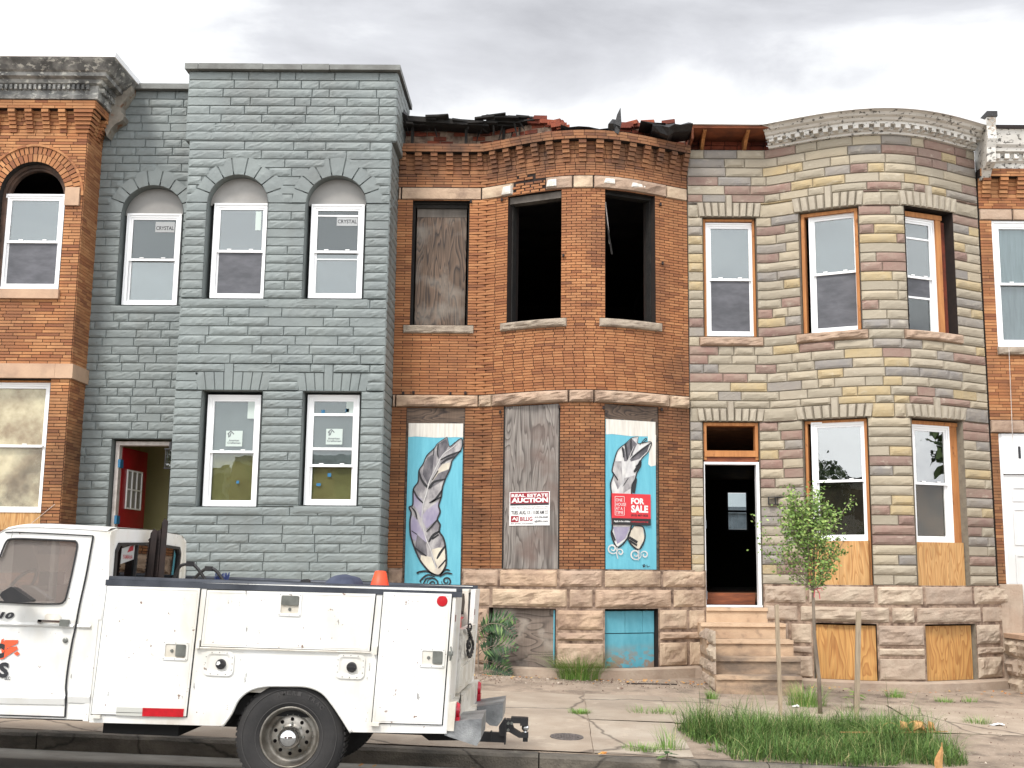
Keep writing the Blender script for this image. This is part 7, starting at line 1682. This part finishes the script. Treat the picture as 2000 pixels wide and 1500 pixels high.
P4 = [FQ.p(.82, vt1 + .02, .16), FQ.p(.80, vt1 - .16, .16)]
for i in range(5): link(P4[0] + (P4[1] - P4[0]) * (i + .5) / 5, P4[1] - P4[0], TF.ex if i % 2 else TF.en)
tag(build(b, 'chain', mBlk, None), 'black chain looped over the truck tailgate', 'chain')
# ================================================================== PLANTS AND SMALL THINGS
rp = random.Random(99)
def blade(mb, p, h, lean, wd, az, seg=3):
    d = Vector((math.cos(az), math.sin(az), 0)); s_ = Vector((-d.y, d.x, 0)); V = []
    for i in range(seg + 1):
        t = i / seg; c = p + Vector((0, 0, h * t * (1 - .25 * lean * t))) + d * (h * lean * t * t); w_ = wd * (1 - t) ** .7
        if i == seg: V.append(c)
        else: V += [c - s_ * w_ / 2, c + s_ * w_ / 2]
    mb.add(V, [(2 * i, 2 * i + 1, 2 * i + 3, 2 * i + 2) for i in range(seg - 1)] + [(2 * seg - 2, 2 * seg - 1, 2 * seg)])
def inpoly(x, y, P):
    c = False
    for (x1, y1), (x2, y2) in zip(P, P[1:] + P[:1]):
        if (y1 > y) != (y2 > y) and x < (x2 - x1) * (y - y1) / (y2 - y1) + x1: c = not c
    return c
pit = [tuple(gpt(*p)[:2]) for p in ((1322, 1425), (1400, 1415), (1500, 1415), (1640, 1418), (1740, 1420), (1800, 1440), (1870, 1476), (1895, 1492), (1640, 1494), (1430, 1482), (1380, 1458))]
b = MB(); n = 0; xs = [p[0] for p in pit]; ys = [p[1] for p in pit]
while n < 15000:
    x, y = rp.uniform(min(xs) - .1, max(xs) + .1), rp.uniform(min(ys), max(ys)); q = noise.noise(Vector((x * 2.2, y * 2.2, 1)))
    if not inpoly(x + .12 * noise.noise(Vector((x * 3, y * 3, 9))), y + .12 * noise.noise(Vector((y * 3, x * 3, 4))), pit): continue
    h = rp.uniform(.07, .26) * (1 + 1.5 * q) + (.05 if y > 12.0 else 0)
    if rp.random() < .02: h *= 1.8
    if y < 11.7: h *= .7
    blade(b, Vector((x, y, zwalk(x, y) - .02)), h, rp.uniform(.1, 1.5) * (1.6 if rp.random() < .1 else 1), rp.uniform(.004, .009), rp.uniform(0, 2 * PI)); n += 1
for i in range(260):                                   # broad weed leaves and dry stems among the blades
    x, y = rp.uniform(min(xs), max(xs)), rp.uniform(min(ys), max(ys))
    if not inpoly(x, y, pit): continue
    if i % 3: blade(b, Vector((x, y, zwalk(x, y))), rp.uniform(.06, .16), rp.uniform(.8, 2.0), rp.uniform(.02, .035), rp.uniform(0, 6.28), 4)
    else: blade(b, Vector((x, y, zwalk(x, y))), rp.uniform(.3, .5), rp.uniform(.1, .7), .004, rp.uniform(0, 6.28), 4)
build(b, 'grass', mGrass, None, kind='stuff', fixn=False)
def tuft(px, py, r, h, n, label, name='grass_tuft', m=None, cat='grass', lean=.9, grp='weeds in the pavement joints'):
    c = gpt(px, py); b = MB()
    for i in range(n):
        a, q = rp.uniform(0, 2 * PI), r * math.sqrt(rp.random()); p = c + Vector((math.cos(a) * q, math.sin(a) * q * .6, 0)); p.z = zwalk(p.x, p.y) - .02
        blade(b, p, h * rp.uniform(.4, 1.1), rp.uniform(.2, lean), rp.uniform(.004, .008), a + rp.uniform(-.6, .6))
    return tag(build(b, name, m or mGrassB, None, fixn=False, base=tuple(c)), label, cat, grp)
tuft(1132, 1326, .30, .46, 1500, 'tall bright green grass clump against the sandstone base between the basement boards', lean=1.3, m=mGrassB)
tuft(1133, 1392, .13, .08, 260, 'low green tuft in the pavement joint nearest the truck hitch')
tuft(1258, 1392, .2, .12, 120, 'straggly yellowish tuft in the pavement joint beside the grass patch')
tuft(1296, 1394, .16, .14, 90, 'sparse yellowish blades just left of the grass patch')
tuft(1260, 1464, .22, .10, 260, 'flat green tuft along the kerb edge')
tuft(1310, 1462, .14, .30, 70, 'thin tall dry blades at the kerb left of the grass patch')
tuft(1390, 1365, .07, .16, 130, 'small green weed at the foot of the steps')
tuft(1748, 1362, .13, .17, 160, 'pale green tuft in front of the basement plywood')
tuft(1845, 1371, .12, .10, 120, 'small tuft in the bare ground below the right basement board')
tuft(1893, 1371, .1, .12, 70, 'thin tuft on the bare ground near the right corner of the stone base')
tuft(1910, 1413, .16, .14, 150, 'dark green tuft beside the white litter')
tuft(1575, 1378, .24, .34, 420, 'tall weeds growing beside the bottom step')
def leafq(mb, c, d, n_, l, w_):
    d = d.normalized(); s_ = d.cross(n_).normalized(); mb.add([c, c + d * l * .45 + s_ * w_ / 2, c + d * l, c + d * l * .45 - s_ * w_ / 2], [(0, 1, 2, 3)])
# compound-leaved shrub by the left basement board
c0 = gpt(942, 1303); c0.y = 16.55; c0.z = zwalk(c0.x, 16.55)
sh = thing('fern_leaved_shrub', 'dark green shrub with long feathery leaves in front of the grey basement board', 'shrub', tuple(c0))
b = MB(); bs = MB()
def frond(p0, ang, L_, up, droop, ny):
    pts = []; p = Vector(p0); d = Vector((math.cos(ang), ny, up)).normalized()
    for i in range(15): pts.append(p.copy()); p = p + d * L_ / 14; d = (d + Vector((0, 0, -droop / 14))).normalized()
    bs.tube(pts, [.006 * (1 - i / 18) for i in range(15)], 4, cap=False)
    for i in range(2, 15):
        t = (pts[min(14, i + 1)] - pts[i - 1]).normalized(); s_ = t.cross(Vector((0, -1, .3))).normalized(); ll = .13 * math.sin(PI * min(1, (i + 2) / 17)) + .02
        for sg_ in (-1, 1): leafq(b, pts[i], s_ * sg_ + t * .45 + Vector((0, rp.uniform(-.2, .1), -.15)), Vector((rp.uniform(-.5, .5), -1, rp.uniform(-.2, 1.0))), ll * 1.2, .030)
for L_, x, y, up, dr, a in ((.55, 0, 0, .5, 1.6, 0), (.62, 0, .25, 1.0, 1.3, .2), (.6, .0, .45, 1.3, 1.9, .1), (.7, -.05, .3, 1.6, 1.2, .4), (.5, .0, .15, .25, 1.2, .0), (.55, -.1, .4, 1.5, 1.6, PI - .3), (.5, -.1, .2, .9, 1.5, PI), (.45, -.05, .05, .3, 1.2, PI - .1), (.6, .0, .55, 1.1, 1.2, .25), (.45, 0, .3, .6, 1.9, .3), (.55, .0, .6, .8, 1.7, 0.0), (.4, -.1, .5, .5, 1.2, PI)):
    frond(c0 + Vector((x, rp.uniform(-.15, .05), y)), a, L_, up, dr, rp.uniform(-.5, -.1))
bs.tube([c0 + Vector((0, 0, -.05)), c0 + Vector((-.02, 0, .65))], [.015, .008], 5)
build(b, 'foliage', mFern, sh, fixn=False); build(bs, 'stem', mBark, sh)
# young staked tree
tb = gpt(1602, 1393); top_ = at(1588, 1165, tb.y)
tr = thing('young_tree', 'young slender tree with small light leaves staked in the grass patch', 'tree', tuple(tb))
b = MB(); b.smooth = True
trunk = [tb + Vector((0, 0, -.05)), tb + (top_ - tb) * .3 + Vector((.01, 0, 0)), tb + (top_ - tb) * .65 + Vector((-.012, 0, 0)), top_, at(1590, 1080, tb.y), at(1584, 1010, tb.y), at(1578, 965, tb.y)]
b.tube(trunk, [.028, .024, .021, .018, .012, .007, .003], 8); tk = build(b, 'trunk', mBark, tr)
b = MB(); lf = MB(); cw = at(1650, 1060, tb.y).x - at(1590, 1060, tb.y).x
def leaves_on(pts, n, r, s_=.042):
    for _ in range(n):
        i = rp.randrange(len(pts) - 1); p = pts[i].lerp(pts[i + 1], rp.random()); c = p + Vector((rp.gauss(0, r), rp.gauss(0, r), rp.gauss(0, r)))
        a = rp.uniform(0, 2 * PI); leafq(lf, c, Vector((math.cos(a), math.sin(a), rp.uniform(-.5, .9))), Vector((rp.uniform(-1, 1), -rp.uniform(.2, 1), rp.uniform(-.2, 1))), s_ * rp.uniform(.7, 1.4), s_ * rp.uniform(.5, .85))
zb0, zt0 = top_.z, at(1580, 950, tb.y).z
for i in range(60):
    t = rp.random() ** .9; z = zb0 + (zt0 - zb0) * (.0 + .72 * t); a = rp.uniform(0, 2 * PI); o = Vector((trunk[3].x + (trunk[-1].x - trunk[3].x) * t, tb.y, z))
    L_ = rp.uniform(.42, .78) * (1 - .45 * t); up = rp.uniform(.5, 1.4); d = Vector((math.cos(a), math.sin(a) * .9, up)).normalized(); pts = [o]; p = o.copy()
    for k_ in range(6): p = p + d * L_ / 5; d = (d + Vector((rp.uniform(-.12, .12), rp.uniform(-.12, .12), rp.uniform(.02, .26)))).normalized(); pts.append(p.copy())
    b.tube(pts, [.006 * (1 - k_ / 8) for k_ in range(7)], 4, cap=False); leaves_on(pts[1:], int(rp.uniform(18, 56)), .055)
    for k_ in (2, 3, 4):
        dd = (d + Vector((rp.uniform(-1, 1), rp.uniform(-1, 1), rp.uniform(-.3, .5)))).normalized(); q = [pts[k_], pts[k_] + dd * .09, pts[k_] + dd * .16 + Vector((0, 0, .02))]; b.tube(q, [.003, .002, .001], 3, cap=False); leaves_on(q, 10, .03)
tw = [at(x, y, tb.y - .1) for x, y in ((1545, 1110), (1520, 1080), (1500, 1052), (1482, 1030), (1466, 1004))]; b.tube([Vector((tb.x - .02, tb.y, tw[0].z - .25))] + tw, [.006, .005, .004, .003, .002, .001], 4, cap=False); leaves_on(tw[1:], 46, .03, .034)
tw = [at(x, y, tb.y - .1) for x, y in ((1620, 1040), (1640, 1010), (1655, 985), (1668, 975))]; b.tube(tw, .003, 4, cap=False); leaves_on(tw, 60, .035, .03)
build(b, 'branches', mBark, tr); build(lf, 'crown', mLeaf, tr, fixn=False)
b = MB(); q = at(1592, 1150, tb.y - .03)
for k_, (dx, dz) in enumerate(((-.02, -.10), (.05, -.12), (.08, -.02))): b.tube([q + Vector((k_ * .012, 0, 0)), q + Vector((dx * .6 + k_ * .012, -.02, dz * .5 + .02)), q + Vector((dx, -.02, dz))], .006, 4)
build(b, 'ribbon_tie', mat('pink ribbon', C(226, 110, 116), rough=.6), tr)
for (xa, ya, xb, yb, lab, wd) in ((1525, 1398, 1517, 1180, 'thin weathered wooden stake left of the young tree', .045), (1672, 1412, 1676, 1193, 'thicker weathered wooden stake right of the young tree', .055)):
    p0 = gpt(xa, ya); p1 = at(xb, yb, p0.y); F_ = Fr(p0 + Vector((0, 0, -.1)), (1, 0, 0), p1 - p0); F_.en = F_.ex.cross(F_.ez); b = MB(); h = (p1 - p0).length + .1
    b.plate(F_, [[(-wd * .3, 0), (wd * .3, 0), (wd / 2, .3), (wd / 2, h), (-wd / 2, h - .01), (-wd / 2, .3)]], -.02, .02); tag(build(b, 'wooden_stake', mStake, None, base=tuple(p0)), lab, 'stake', 'stakes beside the young tree')
# broad-leaved weed
def weed(px, py, n, L_, lab, h=.18, m=None):
    p0 = gpt(px, py); t = thing('leafy_weed', lab, 'weed', tuple(p0)); b = MB(); s_ = MB(); s_.tube([p0, p0 + Vector((.01, 0, h))], .006, 5)
    for i in range(n):
        a = 2 * PI * i / n + rp.uniform(-.3, .3); c = p0 + Vector((0, 0, h * rp.uniform(.4, 1))); d = Vector((math.cos(a), math.sin(a), rp.uniform(.0, .5)))
        pts = [c + d * L_ * k_ / 4 + Vector((0, 0, -.3 * L_ * (k_ / 4) ** 2)) for k_ in range(5)]; side_ = Vector((-math.sin(a), math.cos(a), 0)); ws = [.004, .4, .5, .34, .0]
        V = []
        for q, w_ in zip(pts, ws): V += [q + side_ * L_ * w_ * .45, q - side_ * L_ * w_ * .45]
        b.add(V, [(2 * k_, 2 * k_ + 1, 2 * k_ + 3, 2 * k_ + 2) for k_ in range(4)])
    build(b, 'leaves', m or mLeaf, t, fixn=False); build(s_, 'stem', mBark, t)
weed(1668, 1385, 11, .17, 'broad-leaved green weed beside the thicker stake', .22)
weed(1302, 1497, 9, .12, 'dark leafy weed growing out of the gutter', .06, mFern)
# iron cover
c = gpt(1107, 1440); Fm = Fr(c + Vector((0, 0, .004)), (1, 0, -.035), (0, 1, .047)); Fm.en = Fm.ex.cross(Fm.ez); b = MB(); b.lathe(Fm, 0, 0, [(0, .004), (.135, .004), (.14, .008), (.165, .008), (.17, -.01)], 36); mc = tag(build(b, 'utility_cover', mIron, None, base=tuple(c)), 'small round iron cover set in the pavement near the kerb', 'cover')
b = MB()
for i in range(-4, 5):
    for j in range(-4, 5):
        if math.hypot(i, j) < 4.3: b.boxf(Fm, i * .028 - .008, i * .028 + .008, j * .028 - .008, j * .028 + .008, .004, .008)
build(b, 'raised_studs', mIron, mc)
# dry palm-like leaf, curled leaf, litter, fallen leaves, rubble
b = MB(); A, B_ = gpt(1640, 1450) + Vector((0, 0, .1)), gpt(1852, 1452) + Vector((0, 0, .12)); b.tube([A, A.lerp(B_, .5) + Vector((0, 0, -.01)), B_], [.006, .012, .004], 6)
for px, r in ((1738, .07), (1790, .09)): 
    q = gpt(px, 1448) + Vector((0, 0, .12)); b.tube([q + Vector((r * 1.3 * math.cos(a), -.03, r * math.sin(a))) for a in [PI * i / 10 for i in range(11)]], .005, 5)
for px, w_ in ((1757, .1), (1782, .14), (1812, .08)):
    q = gpt(px, 1450) + Vector((0, -.03, .12)); b.add([q, q + Vector((w_, 0, 0)), q + Vector((w_ * .8, .02, .08)), q + Vector((w_ * .1, .02, .10)), q + Vector((w_ * .5, -.04, .04))], [(0, 4, 3), (0, 1, 4), (1, 2, 4), (2, 3, 4)])
tag(build(b, 'dead_branch', mDry, None, fixn=False), 'dry pale branch with curled brown husks lying on the grass', 'branch')
b = MB(); q = at(1836, 1500, YK - .03); V = []
for i in range(9):
    t = i / 8; c = q + Vector((-.02 * math.sin(t * 5), -.02, .28 * t - .05)); w_ = .035 * math.sin(PI * min(1, .15 + t * .95)) + .004; V += [c - Vector((w_, 0, 0)), c + Vector((0, -.02, 0)), c + Vector((w_, 0, 0))]
b.add(V, [(3 * i + k_, 3 * i + k_ + 1, 3 * i + k_ + 4, 3 * i + k_ + 3) for i in range(8) for k_ in (0, 1)]); tag(build(b, 'dry_leaf', mDry, None, fixn=False), 'large curled brown leaf hanging over the kerb', 'leaf')
def scrap(px, py, s_, lab):
    c = gpt(px, py); b = MB(); n = 5; V = [c + Vector((s_ * (i / n - .5), s_ * .6 * (j / n - .5), .01 + .04 * abs(noise.noise(Vector((i * .9, j * .9, px)))))) for j in range(n + 1) for i in range(n + 1)]
    b.add(V, [(j * 6 + i, j * 6 + i + 1, j * 6 + i + 7, j * 6 + i + 6) for j in range(n) for i in range(n)]); tag(build(b, 'crumpled_paper', mLitter, None, fixn=False), lab, 'litter')
scrap(1947, 1418, .15, 'crumpled white paper on the bare ground at right'); scrap(1554, 1382, .08, 'scrap of white paper among the weeds by the steps')
for i_ in range(1):
    b = MB()
for i in range(150):                                   # dry leaves gathered along the wall foot
    x = rp.uniform(-1.4, 7.0); y = 16.38 - abs(rp.gauss(0, .16)); c = Vector((x, y, zwalk(x, y) + .015)); a = rp.uniform(0, 6.28); leafq(b, c, Vector((math.cos(a), math.sin(a), rp.uniform(-.1, .5))), Vector((0, -.3, 1)), .045, .03)
for i in range(70):
    x = rp.uniform(at(1180, 1497, 11.1).x, at(1300, 1497, 11.1).x); c = Vector((x, rp.uniform(10.95, 11.15), zroad(x) + .02)); a = rp.uniform(0, 6.28); leafq(b, c, Vector((math.cos(a), math.sin(a), rp.uniform(-.1, .4))), Vector((0, -.3, 1)), .05, .035)
for px, py in ((1172, 1461), (1176, 1460), (1168, 1462), (920, 1486), (735, 1489), (708, 1488)):
    c = at(px, py, 11.25); c.z = zwalk(c.x, 11.3) + .01 if py < 1470 else zroad(c.x) + .02; c.y = 11.3 if py < 1470 else 11.0; leafq(b, c, Vector((1, rp.uniform(-1, 1), .3)), Vector((0, -.5, 1)), .06, .045)
build(b, 'fallen_leaves', mat('yellow fallen leaves', None, rough=.8, isl=[(0, C(206, 150, 60)), (.5, C(176, 110, 60)), (1, C(222, 186, 110))]), None, kind='stuff', fixn=False)
b = MB()
for i in range(3600):
    x = rp.uniform(-2.2, 8.2); y = 16.35 - abs(rp.gauss(0, .35)) if x < 3.6 else rp.uniform(11.6, 16.2); 
    if x < 3.6: y = min(16.4, y) 
    if x > 3.6 and rp.random() < .45: continue
    s_ = rp.uniform(.005, .018) * (2 if rp.random() < .05 else 1); c = Vector((x, y, zwalk(x, y) + s_ * .3)); q = [Vector((rp.uniform(-1, 1), rp.uniform(-1, 1), rp.uniform(-.4, 1))).normalized() * s_ for _ in range(4)]
    b.add([c + v for v in q], [(0, 1, 2), (0, 2, 3), (0, 1, 3), (1, 2, 3)])
build(b, 'rubble', mat('small rubble', None, rough=1, isl=[(0, C(196, 182, 166)), (.5, C(150, 132, 118)), (1, C(120, 96, 84))]), None, kind='stuff')
b = MB(); A, B_ = gpt(1224, 1336), gpt(1322, 1338); b.boxf(Fr(A, B_ - A, (0, 0, 1)), 0, (B_ - A).length, 0, .015, -.015, .015); tag(build(b, 'wood_strip', mRust, None), 'dark broken wooden strip lying near the sandstone wall', 'wood')
b = MB(); c = gpt(948, 1300); c.y -= .1
V = []
for i in range(8):
    a = i * PI / 4; V.append(c + Vector((.1 * math.cos(a), .08 * math.sin(a), .0)))
for i in range(8):
    a = i * PI / 4; V.append(c + Vector((.07 * math.cos(a), .05 * math.sin(a), .08 + .02 * (i % 3))))
b.add(V, [(i, (i + 1) % 8, (i + 1) % 8 + 8, i + 8) for i in range(8)] + [tuple(range(8, 16))]); tag(build(b, 'loose_stone', mSandC, None), 'loose pale stone at the foot of the feathery shrub', 'stone')
# sagging cable far right kerb: nothing else in frame. Opposite side of the street, seen only in the window panes
def opp_house(x0, x1, h, m, lab):  # noqa
    t = thing('opposite_rowhouse', lab, 'house', ((x0 + x1) / 2, -11, -.1), 'rowhouses across the street'); b = MB(); b.box(x0, x1, -20, -11, -1.2, h); w_ = build(b, 'wall', m, t)
    for k_ in range(3):
        for z in (1.2, 4.0):
            xa = x0 + .6 + k_ * (x1 - x0 - 1.6) / 2; b = MB(); b.box(xa, xa + .9, -11.0, -10.97, z, z + 1.6); build(b, 'window', mInner, t)
    b = MB(); b.box(x0, x1, -11.3, -10.8, h, h + .25); build(b, 'cornice', mWhitePeel, t)
for k_ in range(7):
    x = -17 + k_ * 5; 
    if k_ in (2,): continue
    opp_house(x, x + 4.9, 5.2 + (k_ % 3) * .5, mOppBrick if k_ % 2 else mWhitePaint, 'low %s rowhouse across the street, %s, seen only as a reflection' % ('red brick' if k_ % 2 else 'white painted', ('farthest left', 'second from left', '', 'with the middle tree', 'right of the middle', 'second from right', 'farthest right')[k_]))
for x, y, s_ in ((13.5, 14.6, 1.0), (-14.5, -7.5, .9), (9.5, -7.5, .7)):
    t = thing('street_tree', '%s leafy street tree outside the picture, seen only as a reflection' % {1.0: 'biggest', .9: 'middle-sized', .7: 'smallest'}[s_], 'tree', (x, y, -.1), 'trees across the street'); b = MB(); b.tube([(x, y, -.8), (x + .1, y, 2.6), (x, y, 5)], [.16, .12, .06], 8); build(b, 'trunk', mBark, t)
    b = MB()
    for i in range(2600):
        a, c2, r = rp.uniform(0, 6.28), rp.uniform(-1, 1), 2.1 * s_ * rp.random() ** .4; c = Vector((x + r * math.cos(a) * math.sqrt(1 - c2 * c2), y + r * math.sin(a) * math.sqrt(1 - c2 * c2), 4.8 + r * c2 * .9)); leafq(b, c, Vector((rp.uniform(-1, 1), rp.uniform(-1, 1), rp.uniform(-1, 1))), Vector((rp.uniform(-1, 1), rp.uniform(-1, 1), .3)), .26, .16)
    build(b, 'crown', mOppLeaf, t, fixn=False)
# ================================================================== GROUND
def sheet(name, m, x0, x1, y0, y1, zf, nx, ny, par=None):
    b = MB(); vs = []
    for j in range(ny + 1):
        for i in range(nx + 1):
            x = x0 + (x1 - x0) * i / nx; y = y0 + (y1 - y0) * j / ny; vs.append((x, y, zf(x, y)))
    b.add(vs, [(j * (nx + 1) + i, j * (nx + 1) + i + 1, (j + 1) * (nx + 1) + i + 1, (j + 1) * (nx + 1) + i) for j in range(ny) for i in range(nx)])
    return build(b, name, m, None, kind='structure')
sheet('ground', mDirt, -400, 400, -300, 500, lambda x, y: -0.5 - .035 * cx(x), 40, 8)
sheet('road', mAsphalt, -60, 60, -8, 10.55, lambda x, y: zc(x, y), 60, 20)
sheet('gutter', mGutter, -60, 60, 10.55, YK + .02, lambda x, y: zroad(x) + .01 - .01 * (y - 10.55), 60, 2)
b = MB(); rk = random.Random(4); x = -30.0           # kerb stones with worn edges
while x < 30:
    l = rk.uniform(1.7, 2.4); n = 14; V = []; dy = rk.uniform(-.012, .012); dz = rk.uniform(-.01, .006)
    for i in range(n + 1):
        xx = x + .006 + (l - .012) * i / n; zt = zwalk(xx, YK) + dz; q = .012 * noise.noise(Vector((xx * 3, 0, 5))) + .008 * noise.noise(Vector((xx * 9, 0, 5)))
        V += [(xx, YK + dy + q + .02, zroad(xx) - .1), (xx, YK + dy + q + .012, zt - .07), (xx, YK + dy + .012 + q, zt - .03 + q * .5), (xx, YK + dy + .035 + q, zt - .003 + q * .4), (xx, YK + .17, zt + .002), (xx, YK + .18, zt - .1)]
    b.add(V, [(i * 6 + k, (i + 1) * 6 + k, (i + 1) * 6 + k + 1, i * 6 + k + 1) for i in range(n) for k in range(5)] + [tuple(range(6)), tuple(range(n * 6, n * 6 + 6))])
    x += l
build(b, 'kerb', mKerb, None, kind='structure')
sheet('pavement_bed', mDirt, -30, 30, YK + .16, YF + .3, lambda x, y: zwalk(x, y) - .012 + .007 * noise.noise(Vector((x * 1.7, y * 1.7, 0))) + (.012 if y > 15.1 or x > 4.3 else 0), 160, 30)
b = MB(); rw = random.Random(8)                       # pavement slabs, slightly tilted, joints in line with the photo
xj = [-30, -27, -24, -21, -18, -15, -12, -9.2, -6.4, -4.3, -2.1, at(1152, 1400, 12.6).x, 1.35, 4.15, 6.3, 8.4, 11, 14, 17, 20, 23, 26, 30]
yj = [YK + .185, 13.2, 15.05]
px0, px1 = 1.35, 4.15
for x0_, x1_ in zip(xj, xj[1:]):
    for j, (y0_, y1_) in enumerate(zip(yj, yj[1:])):
        if (x0_ == 1.35 or 4 < x0_ < 6.5) and j == 0: continue           # tree pit
        t1, t2 = rw.uniform(-.006, .006), rw.uniform(-.006, .006); g_ = rw.uniform(.003, .006); n = 8; V = []
        for jj in range(n + 1):
            for ii in range(n + 1):
                xx = x0_ + g_ + (x1_ - x0_ - 2 * g_) * ii / n; yy = y0_ + g_ + (y1_ - y0_ - 2 * g_) * jj / n
                if ii in (0, n): xx += .012 * noise.noise(Vector((xx, yy * 4, 1)))
                if jj in (0, n): yy += .012 * noise.noise(Vector((xx * 4, yy, 2)))
                V.append((xx, yy, zwalk(xx, yy) + t1 + t2 * (ii / n - .5) + .004 * noise.noise(Vector((xx * 2, yy * 2, 0)))))
        b.add(V, [(jj * (n + 1) + ii, jj * (n + 1) + ii + 1, (jj + 1) * (n + 1) + ii + 1, (jj + 1) * (n + 1) + ii) for jj in range(n) for ii in range(n)])
build(b, 'pavement', mWalk, None, kind='structure')
